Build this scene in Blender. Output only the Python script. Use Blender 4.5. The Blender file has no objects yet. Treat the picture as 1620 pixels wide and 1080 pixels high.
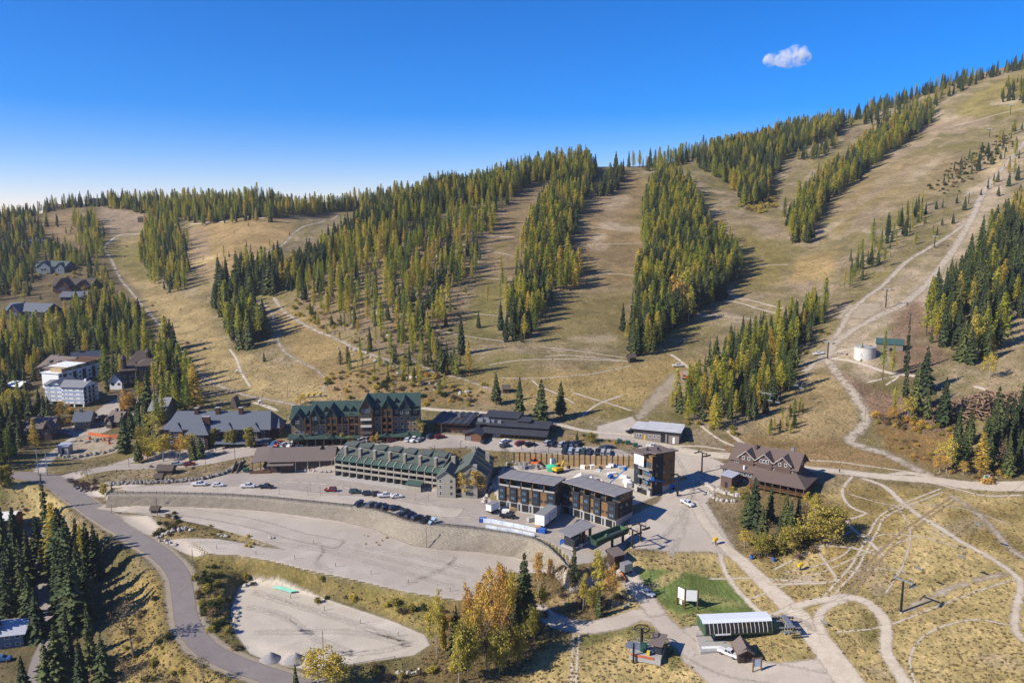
import bpy, bmesh, math, random
import numpy as np
from mathutils import Vector, Matrix
random.seed(7)
RNG = np.random.default_rng(11)
SC = bpy.context.scene
COL = SC.collection
R = math.radians
# ---------------------------------------------------------------- camera
cam_data = bpy.data.cameras.new("camera")
cam_data.lens = 28.0
cam_data.sensor_width = 36.0
cam_data.clip_start = 1.0
cam_data.clip_end = 20000.0
cam = bpy.data.objects.new("camera", cam_data)
COL.objects.link(cam)
cam.location = (0, 0, 120.0)
cam.rotation_euler = (R(90) - math.atan(210.0 / 1260.0), 0, 0)
SC.camera = cam
# ---------------------------------------------------------------- sky, sun, exposure
SUN_EL = R(34.0)
SUN_DIR = Vector((-math.cos(R(20)) * math.cos(SUN_EL), -math.sin(R(20)) * math.cos(SUN_EL), math.sin(SUN_EL)))
world = bpy.data.worlds.new("World")
SC.world = world
world.use_nodes = True
wn = world.node_tree
sky = wn.nodes.new("ShaderNodeTexSky")
sky.sky_type = 'NISHITA'
sky.sun_disc = False
sky.sun_elevation = SUN_EL
sky.sun_rotation = math.atan2(SUN_DIR.x, SUN_DIR.y)
sky.altitude = 1500.0
sky.air_density = 1.0
sky.dust_density = 0.0
sky.ozone_density = 4.0
hsv = wn.nodes.new("ShaderNodeHueSaturation")
hsv.inputs["Saturation"].default_value = 1.55
wb = wn.nodes.new("ShaderNodeMixRGB")
wb.blend_type = 'MULTIPLY'
wb.inputs[0].default_value = 1.0
wb.inputs[2].default_value = (.94, .88, 1.08, 1)
wn.links.new(sky.outputs[0], wb.inputs[1])
wn.links.new(wb.outputs[0], hsv.inputs["Color"])
bg = wn.nodes["Background"]
wn.links.new(hsv.outputs[0], bg.inputs["Color"])
bg.inputs["Strength"].default_value = 0.092
sun_data = bpy.data.lights.new("sun", 'SUN')
sun_data.energy = 4.6
sun_data.angle = R(0.53)
sun_data.color = (1.0, 0.92, 0.79)
sun = bpy.data.objects.new("sun", sun_data)
sun.rotation_euler = SUN_DIR.to_track_quat('Z', 'Y').to_euler()
sun.location = (-300, -100, 500)
COL.objects.link(sun)
vs = SC.view_settings
vs.view_transform = 'Standard'
vs.look = 'None'
vs.gamma = 1.0
vs.exposure = 0.7
vs.use_curve_mapping = False
SC.render.engine = 'CYCLES'
SC.cycles.use_denoising = True
SC.cycles.denoising_prefilter = 'ACCURATE'
SC.cycles.max_bounces = 5
SC.cycles.diffuse_bounces = 2
SC.cycles.glossy_bounces = 2
SC.cycles.transparent_max_bounces = 8
SC.cycles.volume_bounces = 2
SC.cycles.use_fast_gi = False
# ---------------------------------------------------------------- terrain survey
CAM_H, FPX, PITCH = 120.0, 1260.0, math.atan(210.0 / 1260.0)
CP, SP = math.cos(PITCH), math.sin(PITCH)
def ray(px, py):
 u = (px - 810.0) / FPX
 v = (540.0 - py) / FPX
 return u, CP + v * SP, -SP + v * CP
def at_z(px, py, z):
 x, y, dz = ray(px, py)
 t = (z - CAM_H) / dz
 return (x * t, y * t)
CTRL = []          # (x, y, z)
def ctl(px, py, z):
 x, y = at_z(px, py, z)
 CTRL.append((x, y, z))
for p in [(460,1075,-1),(300,980,2.3),(275,890,5.8),(215,850,7.4),(160,800,8.3),(80,755,9.8),(10,770,9),(-150,770,9),
          (200,960,-2),(140,1000,-5.5),(60,1060,-9),(-100,1060,-9),(20,950,-8),(40,860,-4),(100,830,2),(50,790,5),(-150,850,0),
          (450,980,0),(600,1020,0),(400,940,0),(520,1045,0),(350,930,3),(330,890,5.6),
          (300,850,7.4),(450,850,5.8),(600,890,5),(720,920,4.4),(760,890,4.6),(230,830,7.9),
          (700,1060,-1),(780,1060,-1.5),(800,960,1),(850,930,3),(880,980,1.5),(860,1060,-1),(910,1040,1),
          (960,985,3),(1040,980,4),(1000,930,5.5),(930,915,5),
          (990,880,11),(1010,905,8.5),(1060,900,8.5),(1120,930,6),(1170,1010,4),(1080,1060,2),(1250,1050,4),(1000,1060,.5),
          (1200,920,8),(1140,860,11),(1060,830,12.5),(1100,780,15),(1070,740,17),(1060,710,19),(1000,695,20.5),
          (1300,950,9),(1425,968,10),(1500,1060,8),(1620,1060,10),(1780,1060,12),(1600,900,15),(1750,900,17),(1500,830,18),
          (1400,850,15),(1300,850,13),(1250,800,15),(1300,770,17.5),(1400,790,17),(1500,760,20),(1620,770,21),(1780,770,24),
          (1210,760,17.5),(1280,745,19),(1150,725,19),(1350,735,20),
          (700,700,20),(850,705,20),(960,715,19.5),(600,702,19.2),(450,705,17.5),(350,718,14.5),(200,732,10.5),(280,722,12.5),
          (100,720,9.5),(300,660,19),(420,650,21),(560,650,23),(680,640,25),(780,650,25),(880,660,24),(950,660,24.5),
          (1050,680,22.5),(1100,690,22),(1200,690,23),(1350,690,25),(1500,700,25),(1620,700,27),
          (110,640,16),(200,640,17),(120,690,11.5),(30,650,14),(-120,650,14),
          (200,770,11),(400,765,12.3),(600,775,12.6),(500,745,14),(720,790,12.5),(860,790,13),(950,830,12.3),(880,735,14.6),(950,745,14.6),(1020,780,14.5),
          (780,740,14.5)]:
 ctl(*p)
def column(px, start, segs, drop=(140, -45), back=None):
 py0, z = start
 x, y, dz = ray(px, py0)
 Y = (z - CAM_H) / dz * y
 def put(py, Y):
  xr, yr, zr = ray(px, py)
  t = Y / yr
  CTRL.append((xr * t, Y, CAM_H + zr * t))
  return CAM_H + zr * t
 put(py0, Y)
 out = [(py0, round(Y), round(z, 1))]
 for py, s in segs:
  xr, yr, zr = ray(px, py)
  k = -zr / yr
  Y2 = (CAM_H - z + s * Y) / (s + k)
  z2 = put(py, Y2)
  Y, z = Y2, z2
  out.append((py, round(Y), round(z, 1)))
 for dY, dz_ in drop:
  xr = (px - 810.0) / FPX / ray(px, py)[1]
  CTRL.append((xr * (Y + dY), Y + dY, z + dz_))
 return out, xr
COLS = []
def C(px, *a, **k):
 r = column(px, *a, **k)
 COLS.append((px, r[0]))
D1 = [(70, -12), (260, -60)]
C(-300, (600,17), [(500,.13),(400,.17),(345,.18)], D1)
C(-120, (600,18), [(500,.14),(420,.18),(345,.2)], D1)
C(0,   (600,19), [(500,.14),(420,.18),(345,.2)], D1)
C(110, (600,21), [(500,.15),(420,.18),(360,.2),(325,.16)], D1)
C(220, (590,22), [(500,.14),(440,.18),(370,.2),(327,.18)], D1)
C(320, (620,22), [(560,.13),(480,.16),(420,.18),(370,.2),(322,.2)], D1)
C(420, (620,24), [(560,.14),(500,.16),(455,.22),(400,.22),(350,.22),(320,.2)], D1)
C(500, (620,26), [(560,.15),(500,.2),(450,.26),(420,.28)], [(60,-10)])
C(600, (620,28), [(560,.18),(500,.22),(430,.26),(370,.3),(345,.28)], [(60,-12)])
C(700, (620,29), [(560,.18),(500,.2),(430,.25),(360,.3),(308,.3)], [(80,-14)])
C(800, (610,31), [(560,.18),(500,.2),(430,.24),(360,.28),(300,.3),(276,.25)], D1)
C(900, (600,33.5), [(500,.19),(400,.24),(300,.28),(262,.3)], D1)
C(1000,(590,34), [(500,.19),(400,.24),(300,.28),(263,.3)], D1)
C(1100,(580,36), [(500,.2),(400,.25),(300,.28),(245,.28)], D1)
C(1200,(570,39), [(480,.2),(400,.22),(300,.26),(222,.28)], D1)
C(1300,(560,44), [(480,.2),(400,.22),(300,.26),(200,.29)], D1)
C(1400,(560,47), [(480,.22),(400,.24),(300,.27),(200,.3),(168,.32)], D1)
C(1500,(600,42), [(500,.22),(400,.26),(300,.29),(200,.32),(133,.34)], D1)
C(1620,(620,42), [(500,.24),(400,.28),(300,.3),(200,.33),(102,.36)], D1)
C(1800,(640,42), [(500,.26),(400,.3),(300,.32),(200,.35),(60,.4)], D1)
def far_pt(px, py, Y):
 xr, yr, zr = ray(px, py)
 t = Y / yr
 CTRL.append((xr * t, Y, CAM_H + zr * t))
for p in [(500,394,770),(500,345,930),(500,319,1040),(560,335,985),(600,317,1060),(680,306,1090),(740,300,1080)]:
 far_pt(*p)
for px, Y, z in [(500,1300,60),(600,1320,60),(700,1340,60),(300,1500,40),(0,1500,40),(900,1500,60),(1200,1700,120)]:
 CTRL.append(((px - 810) / FPX * Y, Y, z))
_c = np.array(CTRL)
def _uv(x, y):
 return np.stack([np.asarray(x) / np.asarray(y) * 1.0, np.log(np.asarray(y))], -1)
_P = _uv(_c[:, 0], _c[:, 1])
_dm = np.linalg.norm(_P[:, None] - _P[None], axis=-1)
_n = len(_P)
_A = np.zeros((_n + 3, _n + 3))
def _phi(r):
 return np.sqrt(r * r + 0.02 ** 2)
_A[:_n, :_n] = _phi(_dm) - np.eye(_n) * 0.004
_A[:_n, _n] = 1; _A[:_n, _n + 1:] = _P
_A[_n, :_n] = 1; _A[_n + 1:, :_n] = _P.T
_w = np.linalg.solve(_A, np.concatenate([_c[:, 2], np.zeros(3)]))
def rbf(x, y):
 q = _uv(x, y)
 sh = q.shape[:-1]
 q = q.reshape(-1, 2)
 out = np.empty(len(q))
 for i in range(0, len(q), 20000):
  b = q[i:i + 20000]
  r = np.sqrt((b[:, None, 0] - _P[None, :, 0]) ** 2 + (b[:, None, 1] - _P[None, :, 1]) ** 2)
  out[i:i + 20000] = _phi(r) @ _w[:_n] + _w[_n] + b @ _w[_n + 1:]
 return out.reshape(sh)
# ---------------------------------------------------------------- helpers
def lerp(a, b, t): return a + (b - a) * t
def smooth(a, b, x):
 t = np.clip((x - a) / (b - a), 0, 1)
 return t * t * (3 - 2 * t)
def vnoise(x, y, seed=0):
 """smooth value noise, period-free, numpy"""
 xi = np.floor(x).astype(np.int64); yi = np.floor(y).astype(np.int64)
 xf = x - xi; yf = y - yi
 xf = xf * xf * (3 - 2 * xf); yf = yf * yf * (3 - 2 * yf)
 def h(a, b):
  n = (a * 374761393 + b * 668265263 + seed * 1442695041) & 0xffffffff
  n = ((n ^ (n >> 13)) * 1274126177) & 0xffffffff
  n = n ^ (n >> 16)
  return (n & 0xffff) / 65535.0
 return lerp(lerp(h(xi, yi), h(xi + 1, yi), xf), lerp(h(xi, yi + 1), h(xi + 1, yi + 1), xf), yf)
def fbm(x, y, s, seed=0, octs=4):
 v = 0; a = .5; t = 0
 for o in range(octs):
  v = v + a * vnoise(x / s, y / s, seed + o * 17); t += a
  s *= .5; a *= .55
 return v / t
def poly_sd(x, y, poly):
 """signed distance to a polygon (positive inside)"""
 x = np.asarray(x, float); y = np.asarray(y, float)
 d = np.full(x.shape, 1e9); ins = np.zeros(x.shape, bool)
 n = len(poly)
 for i in range(n):
  ax, ay = poly[i]; bx, by = poly[(i + 1) % n]
  ex, ey = bx - ax, by - ay
  L = ex * ex + ey * ey + 1e-9
  t = np.clip(((x - ax) * ex + (y - ay) * ey) / L, 0, 1)
  d = np.minimum(d, np.hypot(x - ax - t * ex, y - ay - t * ey))
  c = ((ay > y) != (by > y)) & (x < (bx - ax) * (y - ay) / (by - ay + 1e-12) + ax)
  ins ^= c
 return np.where(ins, d, -d)
def line_d(x, y, pts):
 d = np.full(np.shape(x), 1e9)
 for i in range(len(pts) - 1):
  ax, ay = pts[i]; bx, by = pts[i + 1]
  ex, ey = bx - ax, by - ay
  t = np.clip(((x - ax) * ex + (y - ay) * ey) / (ex * ex + ey * ey + 1e-9), 0, 1)
  d = np.minimum(d, np.hypot(x - ax - t * ex, y - ay - t * ey))
 return d
def spline(pts, step):
 """Catmull-Rom through 2-D points, resampled at about step metres"""
 p = [np.array(q, float) for q in pts]
 p = [2 * p[0] - p[1]] + p + [2 * p[-1] - p[-2]]
 out = []
 for i in range(1, len(p) - 2):
  n = max(2, int(np.linalg.norm(p[i + 1] - p[i]) / step))
  for j in range(n):
   t = j / n
   out.append(.5 * (2 * p[i] + (p[i + 1] - p[i - 1]) * t + (2 * p[i - 1] - 5 * p[i] + 4 * p[i + 1] - p[i + 2]) * t * t
                             + (3 * p[i] - p[i - 1] - 3 * p[i + 1] + p[i + 2]) * t ** 3))
 out.append(p[-2])
 return np.array(out)
# ---------------------------------------------------------------- ground grid
NA, NY = 780, 820
AZ = np.linspace(-1.25, 1.25, NA)
LY0, LY1 = math.log(92.0), math.log(2400.0)
LY = np.linspace(LY0, LY1, NY)
GA, GL = np.meshgrid(AZ, LY)
GY = np.exp(GL); GX = GA * GY
GZ = rbf(GX, GY)
_un = (fbm(GX, GY, 26, 3) - .5) * 1.6 + (fbm(GX, GY, 9, 5) - .5) * .5
_far = smooth(380, 600, GY)
PADS = []
def plane_pad(name, poly, width, zf):
 PADS.append((poly, width, zf))
WALL_TOP_PX = [(172,783),(240,783),(300,784),(360,786),(420,790),(480,796),(540,802),(590,808),(622,818),(645,827),(675,832),(740,838),(800,846),(845,855),(868,868),(885,884),(900,902)]
def terr_z(x, y): return 11.6 + 0.0 * x + 0.022 * (y - 270) + 0.0015 * (x + 40)
def at_plane(px, py, zf):
 z = 12.0
 for _ in range(12):
  x, y = at_z(px, py, z); z = zf(x, y)
 return (x, y)
WALL_TOP = [at_plane(a, b, terr_z) for a, b in WALL_TOP_PX]
TERRACE = WALL_TOP + [at_plane(a, b, terr_z) for a, b in [(950,895),(985,875),(1000,850),(985,830),(890,800),(780,800),(765,775),(690,775),(640,760),(530,745),(420,742),(395,745),(330,757),(230,765),(165,768)]]
def mid_z(x, y): return 5.5 - 0.032 * (np.maximum(x, -92.0) + 33) + 0.008 * (y - 260)
_base_px = [(172,796),(240,798),(300,800),(360,803),(420,806),(480,812),(540,822),(590,836),(625,852),(655,863),(700,869),(760,873),(815,880),(850,890),(872,905)]
WALL_BASE = [at_plane(a, b, mid_z) for a, b in _base_px]
WALL_BASE = [(x, min(y, float(np.interp(x, [p[0] for p in WALL_TOP], [p[1] for p in WALL_TOP])) - .7)) for x, y in WALL_BASE]
MIDLOT = WALL_BASE + [at_plane(a, b, mid_z) for a, b in [(800,905),(775,935),(740,952),(650,938),(560,918),(500,906),(430,888),(380,879),(310,874),(262,858),(252,850),(345,852),(455,870),(400,852),(330,832),(262,818),(235,815),(172,803)]]
LOWLOT = [at_z(a, b, 0.0) for a, b in [(378,928),(400,919),(440,925),(500,942),(560,962),(620,982),(672,1004),(680,1020),(655,1036),(600,1044),(560,1050),(500,1052),(440,1047),(395,1030),(370,1000),(365,965)]]
def pit_z(x, y): return 14.4
PIT = [at_z(a, b, 14.4) for a, b in [(790,800),(775,760),(800,742),(815,736),(900,737),(1000,742),(1040,742),(1050,780),(1000,800),(900,782)]]
plane_pad('low', LOWLOT, 3.5, lambda x, y: 0.0 * x)
plane_pad('mid', MIDLOT, 2.5, mid_z)
GZ = GZ + _un * (0.15 + .85 * _far)
_mask_pad = np.zeros_like(GZ)
def apply_pad(poly, width, zf):
 global GZ
 xs = [p[0] for p in poly]; ys = [p[1] for p in poly]
 m = (GX > min(xs) - 12) & (GX < max(xs) + 12) & (GY > min(ys) - 12) & (GY < max(ys) + 12)
 sd = poly_sd(GX[m], GY[m], poly)
 w = smooth(-width, 0.0, sd) if width > 0 else smooth(.1, -width, sd)
 GZ[m] = lerp(GZ[m], zf(GX[m], GY[m]) + 0 * sd, w)
 _mask_pad[m] = np.maximum(_mask_pad[m], w)
for q in PADS: apply_pad(*q)
apply_pad(PIT, 2.5, pit_z)
_strip = WALL_TOP + [at_plane(900, 915, mid_z)] + WALL_BASE[::-1]
apply_pad(_strip, 1.5, mid_z)
apply_pad(TERRACE, -2.6, terr_z)
def gz(x, y):
 """height of the ground mesh"""
 x = np.asarray(x, float); y = np.maximum(np.asarray(y, float), 93.0)
 a = np.clip((x / y - AZ[0]) / (AZ[1] - AZ[0]), 0, NA - 1.001)
 l = np.clip((np.log(y) - LY0) / (LY[1] - LY[0]), 0, NY - 1.001)
 i = a.astype(int); j = l.astype(int); fa = a - i; fl = l - j
 return lerp(lerp(GZ[j, i], GZ[j, i + 1], fa), lerp(GZ[j + 1, i], GZ[j + 1, i + 1], fa), fl)
_T = np.exp(np.linspace(math.log(130.0), math.log(2300.0), 1500))
def G(px, py):
 """ground point under a surveyed picture position"""
 x, y, z = ray(px, py)
 t = _T / y
 X, Y, Z = x * t, y * t, CAM_H + z * t
 b = Z < gz(X, Y)
 if not b.any():
  i = int(np.argmin(Z - gz(X, Y)))
  return Vector((X[i], Y[i], float(gz(X[i], Y[i]))))
 i = int(np.argmax(b))
 lo, hi = (t[i - 1] if i else t[0]), t[i]
 for _ in range(24):
  m = (lo + hi) / 2
  if CAM_H + z * m < gz(x * m, y * m): hi = m
  else: lo = m
 X, Y = x * hi, y * hi
 return Vector((X, Y, float(gz(X, Y))))
def G2(px, py):
 v = G(px, py); return (v.x, v.y)
def GL2(pts): return [G2(*p) for p in pts]
def pix(x, y, z):
 """picture position of a point"""
 dz = z - CAM_H
 d = y * CP - dz * SP
 return 810 + FPX * x / d, 540 - FPX * (y * SP + dz * CP) / d
def height_at(P, py_top):
 """height above P that reaches the picture row py_top"""
 _, yr, zr = ray(810, py_top)
 return CAM_H + zr / yr * P.y - P.z
MAIN_PX = [(-60,753),(30,752),(82,760),(118,785),(160,815),(215,850),(258,880),(282,908),(290,945),(297,985),(322,1022),(368,1048),(420,1066),(500,1092)]
def road_bed(px, half, blend, keep=None):
 c = spline(GL2(px), 2.0); z = gz(c[:, 0], c[:, 1]); z = np.convolve(np.pad(z, 8, 'edge'), np.ones(17) / 17, 'valid')
 m = (GX > c[:, 0].min() - 15) & (GX < c[:, 0].max() + 15) & (GY > c[:, 1].min() - 15) & (GY < c[:, 1].max() + 15)
 x, y = GX[m], GY[m]; d = np.hypot(x[:, None] - c[None, :, 0], y[:, None] - c[None, :, 1]); w = 1 / (d ** 4 + .5); zz = (w * z[None]).sum(1) / w.sum(1)
 GZ[m] = lerp(GZ[m], zz, 1 - smooth(half, half + blend, d.min(1)))
road_bed(MAIN_PX, 6.0, 5.0)
# ---------------------------------------------------------------- materials
MATS = {}
class NT:
 def __init__(s, name):
  s.m = bpy.data.materials.new(name); s.m.use_nodes = True
  s.t = s.m.node_tree; s.b = s.t.nodes["Principled BSDF"]; s.out = s.t.nodes["Material Output"]
  s.b.inputs["Roughness"].default_value = .85
  s.b.inputs["Specular IOR Level"].default_value = .25
 def n(s, typ, **k):
  nd = s.t.nodes.new("ShaderNode" + typ)
  for a, v in k.items():
   if a.startswith("_"): nd.inputs[a[1:].replace("_", " ")].default_value = v
   else: setattr(nd, a, v)
  return nd
 def l(s, a, b): s.t.links.new(a, b)
 def noise(s, scale, detail=4, rough=.55, vec=None, dist=0.0):
  nd = s.n("TexNoise"); nd.inputs["Scale"].default_value = scale
  nd.inputs["Detail"].default_value = detail; nd.inputs["Roughness"].default_value = rough
  nd.inputs["Distortion"].default_value = dist
  if vec is not None: s.l(vec, nd.inputs["Vector"])
  return nd.outputs["Fac"]
 def ramp(s, fac, stops):
  nd = s.n("ValToRGB"); e = nd.color_ramp.elements
  while len(e) < len(stops): e.new(.5)
  for x, (p, c) in zip(e, stops):
   x.position = p; x.color = (*c, 1) if len(c) == 3 else c
  s.l(fac, nd.inputs[0]); return nd.outputs[0]
 def maprange(s, v, a, b, c, d):
  nd = s.n("MapRange"); s.l(v, nd.inputs[0])
  for i, q in enumerate((a, b, c, d)): nd.inputs[i + 1].default_value = q
  return nd.outputs[0]
 def math(s, op, a, b=None):
  nd = s.n("Math", operation=op)
  for i, v in enumerate((a, b)):
   if v is None: continue
   if hasattr(v, "is_output"): s.l(v, nd.inputs[i])
   else: nd.inputs[i].default_value = v
  return nd.outputs[0]
 def mix(s, fac, a, b, mode='MIX'):
  nd = s.n("MixRGB", blend_type=mode)
  for i, v in enumerate((fac, a, b)):
   if hasattr(v, "is_output"): s.l(v, nd.inputs[i])
   else: nd.inputs[i].default_value = v if i == 0 else (*v, 1)
  return nd.outputs[0]
 def bump(s, h, strength=.5, dist=.1):
  nd = s.n("Bump"); nd.inputs["Strength"].default_value = strength; nd.inputs["Distance"].default_value = dist
  s.l(h, nd.inputs["Height"]); s.l(nd.outputs[0], s.b.inputs["Normal"])
 def pos(s): return s.n("NewGeometry").outputs["Position"]
 def objc(s): return s.n("TexCoord").outputs["Object"]
 def rnd(s): return s.n("ObjectInfo").outputs["Random"]
 def color(s, c):
  if hasattr(c, "is_output"): s.l(c, s.b.inputs["Base Color"])
  else: s.b.inputs["Base Color"].default_value = (*c, 1)
 def attr(s, name):
  nd = s.n("Attribute"); nd.attribute_name = name; return nd
def mat_plain(name, col, rough=.8, metal=0.0, var=.18, scale=1.2, spec=.25):
 """painted / weathered surface: base colour with soft wear"""
 if name in MATS: return MATS[name]
 t = NT(name)
 a = t.noise(scale, 5, .6, t.objc())
 c = t.mix(t.maprange(a, .3, .7, 0, 1), [q * (1 - var) for q in col], [min(1, q * (1 + var)) for q in col])
 t.color(c)
 t.b.inputs["Roughness"].default_value = rough; t.b.inputs["Metallic"].default_value = metal
 t.b.inputs["Specular IOR Level"].default_value = spec
 MATS[name] = t.m; return t.m
def mat_rough(name, c1, c2, scale=1.0, bump=.4, dist=.08, rough=.95):
 if name in MATS: return MATS[name]
 t = NT(name); p = t.objc()
 a = t.noise(scale, 6, .65, p); b = t.noise(scale * 5, 4, .6, p)
 c = t.mix(t.maprange(a, .32, .68, 0, 1), c1, c2)
 c = t.mix(t.maprange(b, .3, .7, 0, .35), c, [q * .6 for q in c1])
 t.color(c); t.bump(b, bump, dist); t.b.inputs["Roughness"].default_value = rough
 MATS[name] = t.m; return t.m
def mat_glass(name="window_glass", col=(.03, .045, .06), rough=.08):
 if name in MATS: return MATS[name]
 t = NT(name); r = t.rnd()
 t.color(t.mix(r, [q * .6 for q in col], [q * 1.7 for q in col]))
 t.b.inputs["Roughness"].default_value = rough; t.b.inputs["Specular IOR Level"].default_value = .6
 MATS[name] = t.m; return t.m
def mat_boards(name, col, pitch=.25, axis='Z', var=.2, depth=.35, rough=.8):
 """horizontal or vertical boarding / standing seams: fine grooves"""
 if name in MATS: return MATS[name]
 t = NT(name); o = t.objc()
 sx = t.n("SeparateXYZ"); t.l(o, sx.inputs[0])
 q = t.math('MULTIPLY', sx.outputs[axis], 1.0 / pitch)
 f = t.math('FRACT', q); fl = t.math('FLOOR', q)
 g = t.maprange(t.math('ABSOLUTE', t.math('SUBTRACT', f, .5)), .4, .5, 0, 1)
 wn_ = t.n("TexWhiteNoise", noise_dimensions='1D'); t.l(fl, wn_.inputs["W"])
 c = t.mix(t.math('MULTIPLY', wn_.outputs["Value"], 1.0), [v * (1 - var) for v in col], [min(1, v * (1 + var)) for v in col])
 n2 = t.noise(.7, 5, .6, o)
 c = t.mix(t.maprange(n2, .35, .7, 0, .45), c, [v * .7 for v in col])
 c = t.mix(t.math('MULTIPLY', g, depth), c, [v * .4 for v in col])
 t.color(c); t.b.inputs["Roughness"].default_value = rough
 t.bump(t.math('SUBTRACT', 1.0, g), .4, .03)
 MATS[name] = t.m; return t.m
def mat_ground():
 t = NT("grassland"); p = t.pos()
 tint = t.attr("tint").outputs["Color"]; lush = t.attr("lush").outputs["Fac"]
 big = t.noise(.045, 6, .7, p, .5); mid = t.noise(.22, 6, .7, p, .6); fine = t.noise(1.5, 5, .7, p)
 mp = t.n("Mapping"); mp.inputs["Scale"].default_value = (1.0, .33, 1.0); t.l(p, mp.inputs[0])
 tuft = t.noise(1.1, 5, .75, mp.outputs[0], .3)
 c = t.mix(t.maprange(big, .38, .62, 0, 1), t.mix(1.0, tint, (.74, .74, .70), 'MULTIPLY'), t.mix(1.0, tint, (1.22, 1.2, 1.2), 'MULTIPLY'))
 pat = t.noise(.4, 6, .75, p, 1.0)
 c = t.mix(t.maprange(pat, .50, .62, 0, .75), c, t.mix(1.0, c, (1.38, 1.35, 1.36), 'MULTIPLY'))
 c = t.mix(t.maprange(t.noise(.33, 6, .75, p, .4), .50, .68, 0, .5), c, t.mix(1.0, c, (.58, .64, .52), 'MULTIPLY'))
 c = t.mix(t.math('MULTIPLY', t.maprange(mid, .42, .66, 0, .75), lush), c, t.mix(1.0, c, (.62, .74, .55), 'MULTIPLY'))
 c = t.mix(t.maprange(tuft, .40, .64, 0, .9), c, t.mix(1.0, c, (1.55, 1.48, 1.40), 'MULTIPLY'))
 c = t.mix(t.maprange(t.noise(.12, 6, .7, p, 1.5), .50, .68, 0, .6), c, t.mix(1.0, c, (1.2, 1.08, 1.15), 'MULTIPLY'))
 c = t.mix(t.maprange(fine, .46, .70, 0, .65), c, t.mix(1.0, c, (.48, .52, .45), 'MULTIPLY'))
 t.color(c); t.bump(t.math('ADD', fine, t.math('MULTIPLY', tuft, 1.5)), .7, .35)
 t.b.inputs["Roughness"].default_value = .95; t.b.inputs["Specular IOR Level"].default_value = .08
 return t.m
def mat_sheet(name, c1, c2, edge=.8, soft=.5, scale=.25, patch=0.0, c3=None, fine=1.0):
 """gravel, dirt or asphalt laid over the ground, with a frayed edge"""
 if name in MATS: return MATS[name]
 c1, c2, c3 = [q and (q[0] * 1.09, q[1] * 1.07, q[2] * 1.035) for q in (c1, c2, c3)]
 t = NT(name); p = t.pos()
 a = t.noise(scale, 6, .62, p, .8); b = t.noise(1.6 * fine, 6, .7, p); e = t.noise(.8, 5, .75, p)
 c = t.mix(t.maprange(a, .34, .66, 0, 1), c1, c2)
 if c3: c = t.mix(t.maprange(t.noise(scale * .35, 5, .6, p, 1.2), .5, .66, 0, .8), c, c3)
 c = t.mix(t.maprange(b, .4, .75, 0, .55), c, [q * .72 for q in c1])
 c = t.mix(t.maprange(t.noise(7, 3, .7, p), .55, .75, 0, .35), c, [min(1, q * 1.4) for q in c2])
 t.color(c); t.bump(b, .35, .06)
 t.b.inputs["Roughness"].default_value = .93; t.b.inputs["Specular IOR Level"].default_value = .1
 sd = t.attr("sd").outputs["Fac"]
 al = t.maprange(t.math('ADD', sd, t.math('MULTIPLY', t.math('SUBTRACT', e, .5), edge * 3)), -soft, soft, 0, 1)
 if patch: al = t.math('MULTIPLY', al, t.maprange(t.math('ADD', t.noise(.35, 5, .7, p), t.math('MULTIPLY', sd, .06)), .46 - .1 / patch * .2, .60, 1 - patch, 1))
 tr = t.n("BsdfTransparent"); mx = t.n("MixShader")
 t.l(al, mx.inputs[0]); t.l(tr.outputs[0], mx.inputs[1]); t.l(t.b.outputs[0], mx.inputs[2]); t.l(mx.outputs[0], t.out.inputs[0])
 MATS[name] = t.m; return t.m
def mat_leaf(name, stops, hvar=.12, trans=.3, bright=.35, blob=1.0):
 """foliage; hue differs from plant to plant and from clump to clump"""
 if name in MATS: return MATS[name]
 t = NT(name); r = t.rnd()
 c = t.ramp(r, stops)
 n = t.noise(.55 * blob, 3, .6, t.pos())
 c = t.mix(t.maprange(n, .35, .68, 0, 1), t.mix(1.0, c, [1 - bright] * 3, 'MULTIPLY'), t.mix(1.0, c, [1 + bright] * 3, 'MULTIPLY'))
 t.color(c); t.b.inputs["Roughness"].default_value = .75; t.b.inputs["Specular IOR Level"].default_value = .15
 if trans > 0:
  tl = t.n("BsdfTranslucent"); t.l(c, tl.inputs["Color"])
  mx = t.n("MixShader"); mx.inputs[0].default_value = trans
  t.l(t.b.outputs[0], mx.inputs[1]); t.l(tl.outputs[0], mx.inputs[2]); t.l(mx.outputs[0], t.out.inputs[0])
 MATS[name] = t.m; return t.m
# ---------------------------------------------------------------- object helpers
def raw_mesh(name, verts, faces):
 me = bpy.data.meshes.new(name)
 v = np.asarray(verts, np.float32)
 if isinstance(faces, np.ndarray):
  k = faces.shape[1]; nf = len(faces)
  me.vertices.add(len(v)); me.vertices.foreach_set("co", v.ravel())
  me.loops.add(nf * k); me.loops.foreach_set("vertex_index", faces.astype(np.int32).ravel())
  me.polygons.add(nf); me.polygons.foreach_set("loop_start", np.arange(0, nf * k, k, dtype=np.int32))
  me.update(calc_edges=True)
 else:
  me.from_pydata([tuple(q) for q in v], [], faces); me.update()
 return me
def link(name, me, mat=None, parent=None, loc=None, rz=None):
 o = bpy.data.objects.new(name, me); COL.objects.link(o)
 if mat is not None and me is not None and not me.materials: me.materials.append(mat)
 if parent is not None: o.parent = parent
 if loc is not None: o.location = loc
 if rz is not None: o.rotation_euler = (0, 0, rz)
 return o
def tag(o, label=None, cat=None, group=None, kind=None):
 if label: o["label"] = label
 if cat: o["category"] = cat
 if group: o["group"] = group
 if kind: o["kind"] = kind
 return o
def thing(name, label, cat, loc=(0, 0, 0), rz=0.0, group=None):
 o = link(name, None, None, None, loc, rz); o.empty_display_size = .5
 return tag(o, label, cat, group)
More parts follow.
